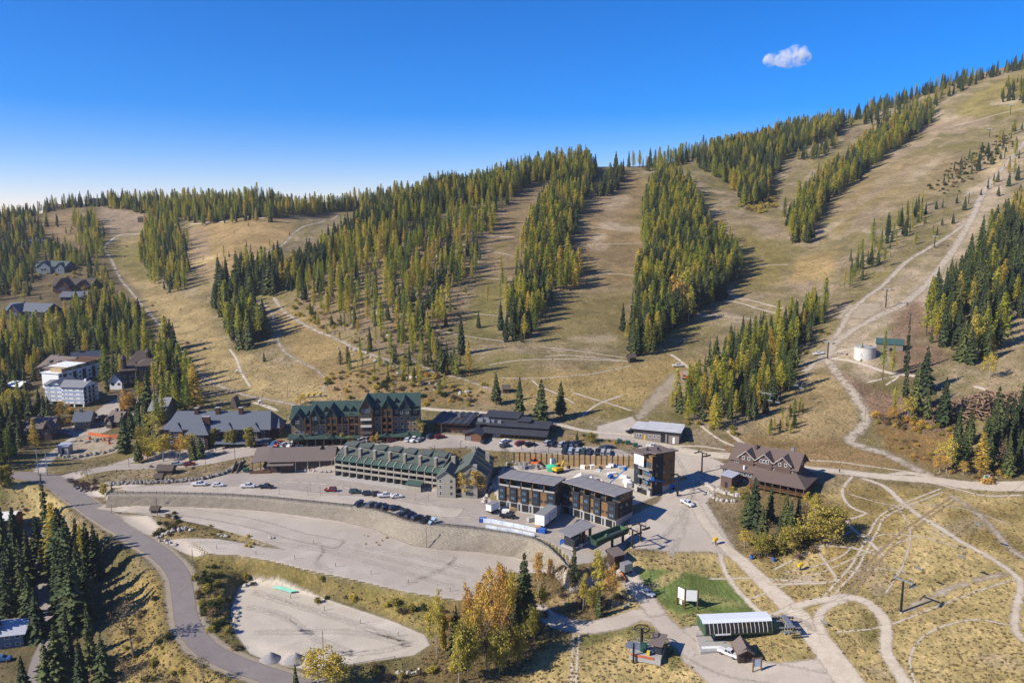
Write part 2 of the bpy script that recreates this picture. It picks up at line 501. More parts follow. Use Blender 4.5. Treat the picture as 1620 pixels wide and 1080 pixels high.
def copy_tree(o, parent=None):
 c = o.copy(); COL.objects.link(c); c.parent = parent
 for ch in list(o.children): copy_tree(ch, c)
 return c
class MB:
 """collects solids into one mesh"""
 def __init__(s): s.v = []; s.f = []
 def add(s, vs, fs):
  n = len(s.v); s.v += [tuple(q) for q in vs]; s.f += [tuple(i + n for i in f) for f in fs]; return s
 def box(s, x0, x1, y0, y1, z0, z1):
  return s.add([(x0,y0,z0),(x1,y0,z0),(x1,y1,z0),(x0,y1,z0),(x0,y0,z1),(x1,y0,z1),(x1,y1,z1),(x0,y1,z1)],
                     [(0,3,2,1),(4,5,6,7),(0,1,5,4),(1,2,6,5),(2,3,7,6),(3,0,4,7)])
 def hexa(s, b, t):
  """solid from 4 bottom and 4 top corners"""
  return s.add(list(b) + list(t), [(0,3,2,1),(4,5,6,7),(0,1,5,4),(1,2,6,5),(2,3,7,6),(3,0,4,7)])
 def prism(s, prof, y0, y1, axis='Y'):
  """extrude an x-z outline along y (or a y-z outline along x)"""
  n = len(prof)
  if axis == 'Y': vs = [(a, y0, b) for a, b in prof] + [(a, y1, b) for a, b in prof]
  elif axis == 'X': vs = [(y0, a, b) for a, b in prof] + [(y1, a, b) for a, b in prof]
  else: vs = [(a, b, y0) for a, b in prof] + [(a, b, y1) for a, b in prof]
  return s.add(vs, [tuple(range(n))[::-1], tuple(range(n, 2 * n))] + [(i, (i + 1) % n, n + (i + 1) % n, n + i) for i in range(n)])
 def tube(s, pts, r, k=6):
  """round bar through points; r is a number or a list"""
  pts = [Vector(p) for p in pts]; rs = r if isinstance(r, (list, tuple)) else [r] * len(pts)
  vs = []; fs = []
  for i, p in enumerate(pts):
   d = (pts[min(i + 1, len(pts) - 1)] - pts[max(i - 1, 0)]).normalized()
   a = d.cross(Vector((0, 0, 1)) if abs(d.z) < .9 else Vector((1, 0, 0))).normalized(); b = d.cross(a)
   for j in range(k):
    w = 2 * math.pi * j / k
    vs.append(p + a * rs[i] * math.cos(w) + b * rs[i] * math.sin(w))
  for i in range(len(pts) - 1):
   for j in range(k):
    fs.append((i * k + j, i * k + (j + 1) % k, (i + 1) * k + (j + 1) % k, (i + 1) * k + j))
  fs.append(tuple(range(k))[::-1]); fs.append(tuple((len(pts) - 1) * k + j for j in range(k)))
  return s.add(vs, fs)
 def cyl(s, x, y, z0, z1, r, k=16, r2=None): return s.tube([(x, y, z0), (x, y, z1)], [r, r if r2 is None else r2], k)
 def slab(s, q, t):
  """quad lifted by thickness t along its normal (downwards)"""
  q = [Vector(p) for p in q]
  n = (q[1] - q[0]).cross(q[-1] - q[0]).normalized()
  if n.z < 0: n = -n
  k = len(q); lo = [p - n * t for p in q]
  return s.add(q + lo, [tuple(range(k)), tuple(range(k, 2 * k))[::-1]] + [(i, k + i, k + (i + 1) % k, (i + 1) % k) for i in range(k)])
 def mesh(s, name, smooth_=False):
  me = bpy.data.meshes.new(name); me.from_pydata(s.v, [], s.f); me.update()
  bm = bmesh.new(); bm.from_mesh(me); bmesh.ops.recalc_face_normals(bm, faces=bm.faces); bm.to_mesh(me); bm.free()
  if smooth_: me.polygons.foreach_set("use_smooth", [True] * len(me.polygons))
  return me
 def build(s, name, mat, parent=None, **k): return link(name, s.mesh(name, k.pop('smooth_', False)), mat, parent, **k)
# ---------------------------------------------------------------- draped sheets
EXC = np.zeros_like(GZ, bool)
def sheet_polygon(name, poly, mat, lift, cell=1.0, margin=2.0, kind='structure'):
 poly = [tuple(p) for p in poly]
 xs = [p[0] for p in poly]; ys = [p[1] for p in poly]
 nx = int((max(xs) - min(xs) + 2 * margin) / cell) + 2; ny = int((max(ys) - min(ys) + 2 * margin) / cell) + 2
 X, Y = np.meshgrid(min(xs) - margin + np.arange(nx) * cell, min(ys) - margin + np.arange(ny) * cell)
 sd = poly_sd(X, Y, poly)
 m = (GX > min(xs)) & (GX < max(xs)) & (GY > min(ys)) & (GY < max(ys)); EXC[m] |= poly_sd(GX[m], GY[m], poly) > -.6
 idx = np.arange(nx * ny).reshape(ny, nx)
 ok = np.maximum.reduce([sd[:-1, :-1], sd[1:, :-1], sd[:-1, 1:], sd[1:, 1:]]) > -margin
 F = np.stack([idx[:-1, :-1][ok], idx[:-1, 1:][ok], idx[1:, 1:][ok], idx[1:, :-1][ok]], -1)
 used = np.unique(F); mp = np.full(nx * ny, -1); mp[used] = np.arange(len(used))
 x, y, s_ = X.ravel()[used], Y.ravel()[used], sd.ravel()[used]
 me = raw_mesh(name, np.stack([x, y, gz(x, y) + lift * .4 + .01], -1), mp[F])
 me.attributes.new("sd", 'FLOAT', 'POINT').data.foreach_set("value", s_.astype(np.float32))
 return tag(link(name, me, mat), kind=kind)
def sheet_strip(name, pts, width, mat, lift, step=1.6, margin=None, kind='structure', taper=None):
 """ribbon of a given width (number or one per point) along ground points"""
 c = spline(pts, step); n = len(c)
 if isinstance(width, (list, tuple)): w = np.interp(np.linspace(0, 1, n), np.linspace(0, 1, len(width)), width)
 else: w = np.full(n, float(width))
 if w.max() > .9:
  m = (GX > c[:, 0].min() - 6) & (GX < c[:, 0].max() + 6) & (GY > c[:, 1].min() - 6) & (GY < c[:, 1].max() + 6); EXC[m] |= line_d(GX[m], GY[m], c[::3]) < w.max() / 2 + .3
 mg = margin if margin is not None else min(1.0, .4 * float(np.mean(w)) + .15)
 tg = np.gradient(c, axis=0); tg /= np.linalg.norm(tg, axis=1)[:, None] + 1e-9
 nr = np.stack([-tg[:, 1], tg[:, 0]], -1)
 K = 7 if np.max(w) > 3 else 5
 o = np.linspace(-1, 1, K)
 half = (w / 2 + mg)[:, None] * o[None]
 X = c[:, 0:1] + nr[:, 0:1] * half; Y = c[:, 1:2] + nr[:, 1:2] * half
 sd = (w / 2)[:, None] - np.abs(half)
 endd = np.minimum(np.arange(n), np.arange(n)[::-1]) * step - .5
 sd = np.minimum(sd, endd[:, None] + .3)
 idx = np.arange(n * K).reshape(n, K)
 F = np.stack([idx[:-1, :-1], idx[:-1, 1:], idx[1:, 1:], idx[1:, :-1]], -1).reshape(-1, 4)
 x, y = X.ravel(), Y.ravel()
 me = raw_mesh(name, np.stack([x, y, gz(x, y) + lift * .4 + .01], -1), F)
 me.attributes.new("sd", 'FLOAT', 'POINT').data.foreach_set("value", sd.ravel().astype(np.float32))
 return tag(link(name, me, mat), kind=kind)
# ---------------------------------------------------------------- ground sheet and its colours
GPX, GPY = pix(GX, GY, GZ)
NB = fbm(GX, GY, 60, 21, 4); NM = fbm(GX, GY, 14, 31, 4); NF = fbm(GX, GY, 4, 41, 3)
TINT = np.empty(GZ.shape + (3,)); LUSH = np.full(GZ.shape, .5)
def mixc(m, c):
 for i in range(3): TINT[..., i] = lerp(TINT[..., i], c[i], m)
TINT[:] = (.158, .134, .068)
mixc(smooth(.46, .62, NB) * .8, (.195, .155, .098))
mixc(smooth(.5, .66, NM) * .8, (.225, .182, .130))
mixc(smooth(.55, .7, NF) * .6, (.10, .086, .045))
mixc(smooth(.52, .7, fbm(GX, GY, 35, 77)) * .7, (.125, .112, .036))
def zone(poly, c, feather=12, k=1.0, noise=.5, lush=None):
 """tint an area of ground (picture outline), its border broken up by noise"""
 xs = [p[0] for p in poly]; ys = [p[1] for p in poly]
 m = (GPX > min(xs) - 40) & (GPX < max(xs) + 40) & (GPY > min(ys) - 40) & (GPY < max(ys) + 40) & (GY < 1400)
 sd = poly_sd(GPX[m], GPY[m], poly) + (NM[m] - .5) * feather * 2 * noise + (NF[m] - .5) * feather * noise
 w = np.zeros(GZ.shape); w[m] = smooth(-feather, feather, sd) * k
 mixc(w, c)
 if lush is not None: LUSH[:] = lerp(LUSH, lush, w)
def blob(px, py, rx, ry, c, k=.8, rot=0.0):
 q = [(px + rx * math.cos(a) * math.cos(rot) - ry * math.sin(a) * math.sin(rot), py + rx * math.cos(a) * math.sin(rot) + ry * math.sin(a) * math.cos(rot)) for a in np.linspace(0, 2 * math.pi, 14)[:-1]]
 zone(q, c, max(4, min(rx, ry) * .6), k, 1.0)
GOLD = (.335, .266, .120); STRAW = (.40, .315, .150); OLIVE = (.120, .110, .034); PINK = (.225, .175, .130); PALE = (.30, .25, .195)
BROWN = (.135, .092, .060); RUSSET = (.19, .115, .042); GREEN = (.092, .138, .038)
zone([(-300,330),(150,330),(230,480),(300,620),(280,700),(-300,720)], (.115,.092,.052), 20)
zone([(450,440),(600,350),(720,300),(860,265),(800,330),(750,420),(690,560),(600,560),(480,490)], (.165,.128,.082), 14)
zone([(180,318),(600,312),(720,300),(700,335),(520,340),(440,350),(330,356),(200,345)], (.145,.11,.065), 8)
zone([(165,385),(235,372),(225,420),(262,460),(300,470),(330,485),(345,530),(370,552),(430,575),(520,590),(560,640),(470,648),(330,610),(300,575),(262,520),(215,455),(185,430)], (.235,.185,.092), 8, .95, .6, .3)
zone([(290,370),(340,350),(420,342),(470,350),(455,380),(390,425),(345,455),(310,430),(298,400)], (.235,.170,.080), 9, .95, .8, .3)
zone([(300,360),(330,360),(335,430),(300,430)], PINK, 8, .6, 1)
zone([(70,345),(115,330),(150,345),(120,380),(80,395),(60,370)], (.21,.155,.085), 8, .9)
zone([(160,325),(190,325),(235,345),(225,365),(175,372),(160,350)], PINK, 7, .9)
zone([(170,395),(225,385),(222,415),(245,445),(215,440),(185,420)], OLIVE, 8, .75, 1)
zone([(440,480),(500,500),(580,560),(640,590),(560,640),(480,600),(450,540)], (.215,.158,.072), 10, .8)
zone([(500,600),(640,590),(760,610),(790,640),(700,640),(520,625)], (.19,.135,.065), 10, .8)
zone([(870,275),(840,285),(790,335),(765,420),(740,480),(800,480),(820,430),(850,340)], (.172,.128,.074), 9, .9)
zone([(760,440),(800,440),(790,540),(720,545),(740,490)], OLIVE, 12, .8, 1)
zone([(945,300),(1000,275),(1025,290),(1018,400),(1000,450),(890,460),(905,390)], (.175,.128,.068), 10, .9)
zone([(860,470),(1000,460),(995,545),(850,545)], (.150,.124,.052), 10, .9)
zone([(1170,360),(1245,400),(1235,450),(1180,470),(1150,440)], (.155,.128,.048), 10, .9, 1)
zone([(700,600),(1000,575),(1060,560),(1120,570),(1040,640),(960,655),(800,640)], (.230,.172,.070), 14, .85, .8)
zone([(1260,410),(1330,390),(1310,450),(1250,445)], (.26,.19,.085), 8, .85, 1)
zone([(1290,300),(1380,260),(1470,240),(1540,260),(1500,300),(1400,330),(1320,370)], (.195,.150,.078), 12, .7, 1)
zone([(1460,190),(1540,150),(1620,110),(1620,180),(1560,185),(1490,205)], (.165,.140,.048), 8, .9, .6)
for a in [(1500,200,75,9,PINK,.8,-.15),(1440,235,50,8,PINK,.7,-.5),(1375,345,40,14,PINK,.7,-.5),(1330,330,26,8,PINK,.6,-.4),(1225,365,30,12,PINK,.75,.3),
          (1290,455,30,10,PINK,.7,0),(1390,300,60,6,PINK,.6,-.6),(960,330,25,30,PINK,.4,0),(780,310,20,25,PINK,.4,-.5),(1210,470,40,8,PINK,.6,0),(1130,500,40,7,PINK,.5,0),
          (940,535,40,6,PALE,.5,0),(1250,330,14,8,PINK,.6,0),(1460,270,40,7,PALE,.5,-.6),(1570,260,30,14,(.30,.235,.15),.7,-.6),(1590,250,20,30,GOLD,.5,.3)]:
 blob(*a)
zone([(1330,560),(1345,520),(1420,480),(1500,400),(1550,310),(1620,215),(1620,260),(1570,330),(1530,400),(1480,480),(1440,540),(1370,600)], (.285,.235,.178), 14, .95, .8)
zone([(1270,600),(1310,550),(1345,500),(1420,440),(1500,380),(1440,450),(1380,520),(1330,580)], (.27,.22,.165), 14, .85, .8)
zone([(1310,590),(1345,600),(1420,625),(1510,640),(1500,690),(1400,675),(1375,650),(1340,610)], (.165,.110,.078), 8, .95, .8)
zone([(1410,500),(1450,470),(1480,520),(1500,570),(1440,600),(1400,560)], (.150,.100,.070), 10, .9, .8)
zone([(1380,670),(1500,690),(1510,745),(1460,735),(1400,710)], RUSSET, 8, .8, .8)
zone([(1590,480),(1620,470),(1620,640),(1540,615),(1570,580)], (.235,.190,.120), 8, .9, .6)
zone([(1240,610),(1310,580),(1350,630),(1360,680),(1330,700),(1200,700),(1180,690)], (.220,.168,.088), 10, .9, .7)
zone([(1150,690),(1350,700),(1470,745),(1300,740),(1150,715)], (.200,.135,.062), 8, .85, .8)
zone([(980,880),(1060,868),(1140,875),(1175,880),(1210,850),(1290,790),(1340,765),(1480,775),(1640,785),(2400,800),(2400,1600),(700,1600),(800,1090),(850,1030),(895,1000),(960,1000)], GOLD, 10, 1, .5, .55)
zone([(1450,800),(1620,800),(1620,880),(1520,830)], (.215,.160,.058), 14, .8, .7)
zone([(1340,760),(1500,780),(1450,800),(1400,860),(1340,930),(1290,940),(1310,860)], (.225,.165,.062), 12, .8, .8, .9)
zone([(1170,900),(1250,895),(1300,950),(1270,990),(1220,960)], (.215,.160,.068), 10, .7, .8, .9)
for a in [(1480,1000,60,22,STRAW,.6,-.2),(1580,1010,40,40,STRAW,.6,.2),(1440,880,50,18,STRAW,.5,0),(1000,1050,60,16,STRAW,.6,0),(1550,850,60,14,(.2,.155,.05),.7,.3),(1380,990,26,30,OLIVE,.8,.2),(1100,885,70,10,STRAW,.5,0)]:
 blob(*a)
zone([(1000,906),(1030,898),(1085,903),(1125,912),(1155,916),(1188,952),(1212,974),(1195,986),(1140,992),(1092,1002),(1058,968),(1028,938),(1004,925)], GREEN, 4, .95, .5, .6)
zone([(905,1010),(940,992),(990,985),(1055,995),(1068,1030),(1085,1045),(1060,1060),(1040,1020),(980,1005),(915,1030)], (.105,.115,.035), 6, .8, .6)
zone([(310,880),(400,885),(520,915),(660,945),(740,958),(700,1010),(600,965),(500,935),(400,912),(360,935),(360,1010),(400,1040),(350,1030),(318,960)], (.185,.150,.052), 8, .95, .8, .9)
zone([(190,930),(260,890),(272,960),(300,1020),(380,1080),(190,1090),(170,1000)], (.235,.175,.068), 10, .9, .8, .8)
zone([(10,760),(70,770),(110,800),(80,850),(20,830)], GOLD, 8, .9, .5)
zone([(60,830),(110,830),(90,900),(60,900)], (.23,.17,.07), 8, .7)
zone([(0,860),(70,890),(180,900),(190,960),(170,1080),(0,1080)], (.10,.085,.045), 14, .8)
zone([(250,795),(330,825),(420,850),(300,860),(250,840)], (.20,.155,.065), 8, .8)
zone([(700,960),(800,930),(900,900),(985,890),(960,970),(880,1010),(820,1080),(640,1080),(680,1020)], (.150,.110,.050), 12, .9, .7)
zone([(690,715),(760,710),(790,715),(780,735),(720,735)], (.20,.15,.06), 5, .9)
zone([(870,690),(1000,690),(1040,705),(960,705)], (.21,.155,.07), 6, .8)
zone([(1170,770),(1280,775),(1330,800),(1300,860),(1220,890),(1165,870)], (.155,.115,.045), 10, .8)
for i in range(60):
 u, v = random.uniform(740, 1600), random.uniform(150, 560)
 if v > 330 - (u - 900) * .28: blob(u, v, random.uniform(10, 45), random.uniform(3, 9), random.choice([PINK, PALE, (.12, .105, .05), (.2, .165, .1), OLIVE]), random.uniform(.35, .75), random.uniform(-.6, .2))
for i in range(40): blob(random.uniform(900, 1620), random.uniform(790, 1080), random.uniform(12, 50), random.uniform(4, 14), random.choice([STRAW, (.36, .285, .15), OLIVE, (.19, .155, .06), PALE]), random.uniform(.3, .65), random.uniform(-.5, .5))
for i in range(26): blob(random.uniform(170, 560), random.uniform(350, 640), random.uniform(10, 30), random.uniform(3, 8), random.choice([STRAW, PINK, OLIVE, (.19, .145, .07)]), random.uniform(.35, .7), random.uniform(-.5, .5))
TINT[:] = lerp(TINT, TINT.mean(-1, keepdims=True), .05) * np.array([1.0, .965, .93]) * np.where((GY > 370) & (GPX > 150), 1.14, 1.04)[..., None]
idx = np.arange(NA * NY).reshape(NY, NA)
gf = np.stack([idx[:-1, :-1], idx[:-1, 1:], idx[1:, 1:], idx[1:, :-1]], -1).reshape(-1, 4)
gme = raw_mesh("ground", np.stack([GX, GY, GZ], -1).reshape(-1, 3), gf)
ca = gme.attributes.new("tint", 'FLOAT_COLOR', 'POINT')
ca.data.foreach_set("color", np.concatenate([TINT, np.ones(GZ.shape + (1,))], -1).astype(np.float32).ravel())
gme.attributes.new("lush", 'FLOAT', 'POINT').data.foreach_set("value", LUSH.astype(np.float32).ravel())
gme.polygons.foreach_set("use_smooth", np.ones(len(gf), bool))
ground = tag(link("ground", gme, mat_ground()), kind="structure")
# ---------------------------------------------------------------- roads, lots, tracks
M_ASPH = mat_sheet("asphalt_road", (.195, .172, .162), (.232, .207, .195), .12, .2, .15)
M_LOT = mat_sheet("worn_parking_asphalt", (.285, .250, .222), (.350, .310, .275), .5, .4, .08, c3=(.39, .35, .31))
M_GRAV = mat_sheet("grey_gravel", (.350, .305, .258), (.425, .376, .320), 1.2, .6, .10, .0, (.47, .425, .37))
M_PALE = mat_sheet("pale_crushed_stone", (.395, .348, .285), (.470, .422, .352), .5, .5, .12, c3=(.53, .485, .415))
M_SCAR = mat_sheet("scraped_earth", (.225, .182, .125), (.345, .295, .225), 3.0, 1.5, .25, .92)
M_DIRT = mat_sheet("dirt_track", (.400, .345, .275), (.500, .440, .360), .9, .4, .3, .15)
M_FOOT = mat_sheet("trodden_path", (.410, .352, .275), (.500, .440, .352), .4, .3, .4, .2)
M_BROWN = mat_sheet("brown_two_track", (.235, .172, .110), (.290, .220, .145), .5, .4, .3, .4)
M_ROCKY = mat_sheet("rocky_track", (.285, .235, .180), (.420, .370, .305), 2.0, .9, .7, .75)
M_SHOULD = mat_sheet("road_shoulder", (.270, .225, .165), (.330, .280, .215), 1.0, .6, .5)
main_px = MAIN_PX
sheet_strip("road_shoulder", GL2(main_px), 10.0, M_SHOULD, .08)
M_MID = mat_sheet("middle_lot_gravel", (.360, .315, .268), (.430, .382, .328), .2, .35, .10, .0, (.48, .435, .38))
M_LOWG = mat_sheet("lower_lot_gravel", (.405, .360, .298), (.480, .432, .362), .2, .35, .12, .0, (.54, .495, .425))
sheet_polygon("lower_gravel_lot", LOWLOT, M_LOWG, .05, margin=.9)
sheet_polygon("middle_gravel_lot", MIDLOT, M_MID, .05, margin=.9)
sheet_polygon("upper_parking_lot", TERRACE, M_LOT, .04, margin=.9)
sheet_polygon("building_site_ground", PIT, M_PALE, .07)
sheet_polygon("village_street", GL2([(395,716),(440,706),(470,702),(520,704),(600,700),(655,695),(700,686),(760,690),(850,699),(900,702),(985,712),(1005,722),(985,731),(900,722),(830,715),(780,713),(735,708),(690,709),(600,712),(500,714),(430,716)]), M_LOT, .08)
sheet_strip("road", GL2(main_px), [8, 8.5, 9, 8, 7.4, 6.8, 6.6, 6.4, 6.4, 6.4, 6.4, 6.4], M_ASPH, .2)
sheet_strip("side_street", GL2([(95,757),(140,746),(185,739),(240,737),(300,733),(345,726),(385,717),(430,711)]), 8, M_LOT, .09)
sheet_strip("lodge_street", GL2([(165,741),(215,726),(265,716),(330,712),(400,710)]), 6.5, M_LOT, .07)
sheet_polygon("lodge_car_park", GL2([(225,733),(245,722),(330,716),(345,722),(325,733)]), M_LOT, .11)
sheet_strip("terrace_drive", GL2([(120,778),(165,772),(230,772),(320,774),(420,778),(520,788),(600,795),(660,805),(730,812)]), 9, M_GRAV, .10)
sheet_strip("gravel_access_road", GL2([(160,800),(230,806),(300,811),(360,820),(420,833),(470,848),(540,862)]), 6.5, M_GRAV, .3)
sheet_polygon("roadside_turnout", GL2([(185,812),(235,815),(258,835),(250,850),(228,845),(200,828)]), M_GRAV, .3)
sheet_polygon("base_area_gravel", GL2([(985,690),(1050,700),(1105,712),(1150,735),(1142,765),(1118,795),(1145,840),(1172,885),(1120,872),(1060,872),(1005,868),(985,850),(1000,815),(1045,792),(1050,748),(1030,722)]), M_GRAV, .06)
sheet_polygon("gravel_yard", GL2([(945,674),(1000,658),(1012,672),(1004,698),(945,694)]), M_GRAV, .06)
sheet_polygon("lift_terminal_yard", GL2([(1060,1000),(1110,985),(1128,1012),(1165,1040),(1215,1050),(1300,1040),(1350,1085),(1130,1090),(1082,1046)]), M_GRAV, .06)
sheet_strip("gravel_drive", GL2([(845,958),(880,982),(925,992),(975,984),(1010,972),(1040,978),(1068,1005),(1100,1030),(1150,1052),(1230,1066),(1320,1085)]), [5, 6, 6.5, 6.5, 6, 6.5, 7, 8, 8, 8, 8], M_GRAV, .08)
sheet_strip("gravel_lane", GL2([(972,872),(985,895),(1000,920),(1022,948),(1042,975)]), 5.5, M_GRAV, .10)
for dx in (-4, 4):
 sheet_strip("wheel_track", GL2([(912 + dx, 1000), (910 + dx, 1030), (908 + dx, 1060), (906 + dx, 1092)]), .8, M_FOOT, .07)
sheet_strip("base_lane", GL2([(1095,790),(1115,825),(1145,862),(1180,893),(1228,940),(1275,988),(1310,1032),(1352,1090)]), [4,4,4,4.5,5,6,7,7], M_DIRT, .10)
sheet_strip("hotel_road", GL2([(1060,712),(1110,718),(1160,722),(1210,728),(1272,740),(1330,746),(1390,753),(1470,759),(1540,768),(1640,768)]), [5,6,6,5,4.5,5,5.5,7,9,9], M_DIRT, .12)
for w, mt, pts in [
 (1.5, M_FOOT, [(1350,752),(1336,768),(1333,783),(1344,800),(1360,808),(1371,812),(1355,818),(1341,823),(1346,834),(1375,856),(1399,880)]),
 (1.2, M_FOOT, [(1397,880),(1345,866),(1290,864),(1300,880),(1312,898),(1322,914),(1312,921),(1265,923),(1215,924)]),
 (2.4, M_DIRT, [(1362,755),(1400,770),(1430,797),(1465,822),(1510,850),(1560,878),(1598,903),(1615,925),(1607,965),(1608,1000),(1635,1022)]),
 (1.0, M_FOOT, [(1490,772),(1430,796),(1392,816),(1378,838),(1365,862),(1345,896),(1322,922),(1300,948)]),
 (1.0, M_FOOT, [(1494,777),(1436,800),(1400,818),(1388,840),(1374,865),(1355,900),(1334,924),(1312,950)]),
 (1.0, M_BROWN, [(1505,786),(1462,816),(1430,838),(1400,864),(1370,896),(1340,938)]),
 (1.0, M_BROWN, [(1512,790),(1468,820),(1437,844),(1408,870),(1378,902),(1350,940)]),
 (3.2, M_ROCKY, [(1500,782),(1540,806),(1570,836),(1592,862),(1630,892)]),
 (3.6, M_DIRT, [(1250,960),(1300,949),(1340,944),(1372,953),(1397,977),(1402,1002),(1402,1030),(1418,1058),(1440,1092)]),
 (3.0, M_DIRT, [(1302,1004),(1294,980),(1306,960),(1340,946)]),
 (1.0, M_FOOT, [(1120,915),(1170,914),(1220,916),(1292,921)]),
 (.9, M_FOOT, [(1222,902),(1262,882),(1300,866),(1328,850),(1350,838)]),
 (2.0, M_DIRT, [(1138,872),(1148,905),(1178,945),(1212,972),(1255,958)]),
 (2.6, M_ROCKY, [(1428,966),(1470,946),(1530,922),(1596,906)]),
 (2.6, M_ROCKY, [(1240,975),(1270,985),(1290,1000)]),
 (3.5, M_DIRT, [(1400,753),(1440,748),(1480,757)]),
 (1.2, M_FOOT, [(1275,728),(1330,731),(1380,738),(1440,746)]),
 (5.5, M_ROCKY, [(1480,757),(1440,737),(1402,718),(1362,706),(1345,694),(1370,664),(1352,625),(1325,592),(1306,566)]),
 (1.5, M_DIRT, [(1620,783),(1560,784),(1520,775),(1480,765)]),
 (7.0, M_ROCKY, [(1306,566),(1330,535),(1380,505),(1430,480),(1470,445),(1505,400),(1535,350),(1556,305),(1590,262),(1630,215)]),
 (5.0, M_ROCKY, [(1270,590),(1305,560),(1330,520),(1350,488),(1400,448),(1440,410),(1490,380),(1530,352)]),
 (3.0, M_DIRT, [(1310,566),(1350,572),(1400,588),(1450,595)]),
 (2.6, M_DIRT, [(1310,562),(1340,553),(1390,548),(1440,555)]),
 (2.2, M_DIRT, [(1540,610),(1590,625),(1640,640)]),
 (1.4, M_FOOT, [(1370,605),(1420,595),(1400,610)]),
 (1.6, M_FOOT, [(1105,670),(1130,690),(1160,705),(1200,713)]),
 (2.4, M_DIRT, [(1150,680),(1170,698),(1192,712)]),
 (1.4, M_FOOT, [(1060,705),(1110,706),(1150,712)]),
 (.8, M_FOOT, [(1180,950),(1230,930),(1300,905),(1380,870),(1450,850)]), (.8, M_FOOT, [(1320,1000),(1400,990),(1480,960),(1560,930),(1610,915)]), (.7, M_FOOT, [(1340,780),(1420,800),(1500,800),(1600,830)]),
 (.8, M_FOOT, [(1360,860),(1400,845),(1460,850),(1530,870)]), (.8, M_FOOT, [(1330,905),(1390,900),(1440,905)]), (.7, M_FOOT, [(1420,800),(1440,840),(1430,890),(1400,940)]), (.9, M_FOOT, [(1450,1090),(1440,1040),(1470,1000),(1540,980),(1605,990)]), (.8, M_FOOT, [(1240,905),(1290,895),(1330,880),(1352,862)]),
 (1.6, M_FOOT, [(1490,203),(1540,192),(1590,178),(1630,170)]),
 (2.0, M_FOOT, [(1160,470),(1200,478),(1240,488)]),
 (1.8, M_FOOT, [(1135,472),(1180,482),(1230,496)]),
 (1.4, M_FOOT, [(1100,498),(1150,500),(1200,506)]),
 (1.4, M_FOOT, [(945,432),(985,434),(1010,438)]),
 (1.2, M_FOOT, [(860,564),(900,562),(960,568),(1000,572)]),
 (1.2, M_FOOT, [(770,578),(820,570),(880,568),(985,571)]),
 (1.0, M_FOOT, [(852,548),(920,556),(990,566)]),
 (1.0, M_FOOT, [(790,598),(860,598),(930,592),(1000,578)]),
 (1.2, M_FOOT, [(840,600),(855,612),(880,622),(912,640)]),
 (2.0, M_FOOT, [(735,370),(770,374),(815,375)]), (1.2, M_FOOT, [(745,392),(790,400),(812,405)]), (1.2, M_FOOT, [(760,440),(812,442)]),
 (1.0, M_FOOT, [(930,358),(960,362),(1016,366)]), (1.0, M_FOOT, [(915,388),(965,386),(1016,384)]), (1.0, M_FOOT, [(740,495),(795,500)]), (1.0, M_FOOT, [(680,520),(740,532),(800,540)]),
 (1.4, M_FOOT, [(905,620),(935,630),(970,640),(1000,650)]), (1.6, M_DIRT, [(920,658),(945,640),(985,625)]),
 (1.5, M_FOOT, [(985,263),(1020,266)]), (1.6, M_FOOT, [(1195,420),(1250,418)]),
 (2.2, M_DIRT, [(1060,560),(1075,570),(1090,582)]),
 (3.5, M_DIRT, [(665,645),(720,650),(800,656),(870,668),(930,682),(1000,688)]),
 (3.0, M_ROCKY, [(640,560),(670,580),(700,592),(735,600),(800,625)]),
 (3.2, M_ROCKY, [(470,641),(430,633),(392,626),(352,612),(325,598),(300,575),(272,535),(238,498),(212,467),(190,440),(173,405),(164,391),(182,378),(228,366)]),
 (3.0, M_DIRT, [(164,391),(190,372),(240,368)]),
 (3.0, M_DIRT, [(400,636),(420,642),(440,650)]),
 (1.8, M_FOOT, [(363,552),(374,568),(382,590),(396,612)]),
 (2.4, M_ROCKY, [(400,472),(428,492),(437,525),(445,550),(470,570),(500,585),(514,602),(506,628)]),
 (3.5, M_ROCKY, [(432,470),(452,495),(490,518),(530,535),(575,556),(630,575)]),
 (3.0, M_FOOT, [(300,355),(330,352),(360,350)]), (4.0, M_ROCKY, [(395,420),(430,395),(470,365),(510,350),(535,340)]),
 (4.0, M_FOOT, [(255,332),(330,336),(420,346)]),
 (4.5, M_ASPH, [(40,828),(60,850),(52,872),(45,885),(62,920),(74,955),(78,1000),(62,1040),(48,1092)]),
]:
 sheet_strip("trail" if w < 3 else "dirt_road", GL2(pts), w * .86, mt, .09 + random.random() * .05, margin=.35 if w < 2 else .9)
sheet_polygon("excavated_slope", GL2([(1000,660),(1018,635),(1038,612),(1062,590),(1095,582),(1105,588),(1078,612),(1048,638),(1012,668)]), M_SCAR, .08)
sheet_polygon("slope_terrace_dirt", GL2([(1330,482),(1395,478),(1400,492),(1370,505),(1320,505)]), M_SCAR, .1)
sheet_polygon("village_court", GL2([(112,676),(150,652),(165,640),(200,622),(262,622),(258,642),(210,660),(165,684),(130,690)]), M_LOT, .06)
sheet_strip("village_lane", GL2([(-20,664),(50,676),(110,682),(140,690),(150,672)]), 6, M_LOT, .08)
sheet_strip("village_lane", GL2([(60,752),(72,730),(92,712),(120,692),(140,686)]), 5, M_GRAV, .07)
sheet_polygon("rubble_plot", GL2([(85,712),(120,692),(150,686),(205,690),(206,706),(180,718),(130,728),(95,726)]), M_SCAR, .1)
M_TRACK = mat_sheet("tyre_track", (.43, .385, .325), (.51, .46, .395), .5, .5, .4, .8)
M_TRACKD = mat_sheet("dark_tyre_track", (.27, .235, .20), (.32, .28, .24), .5, .5, .4, .95)
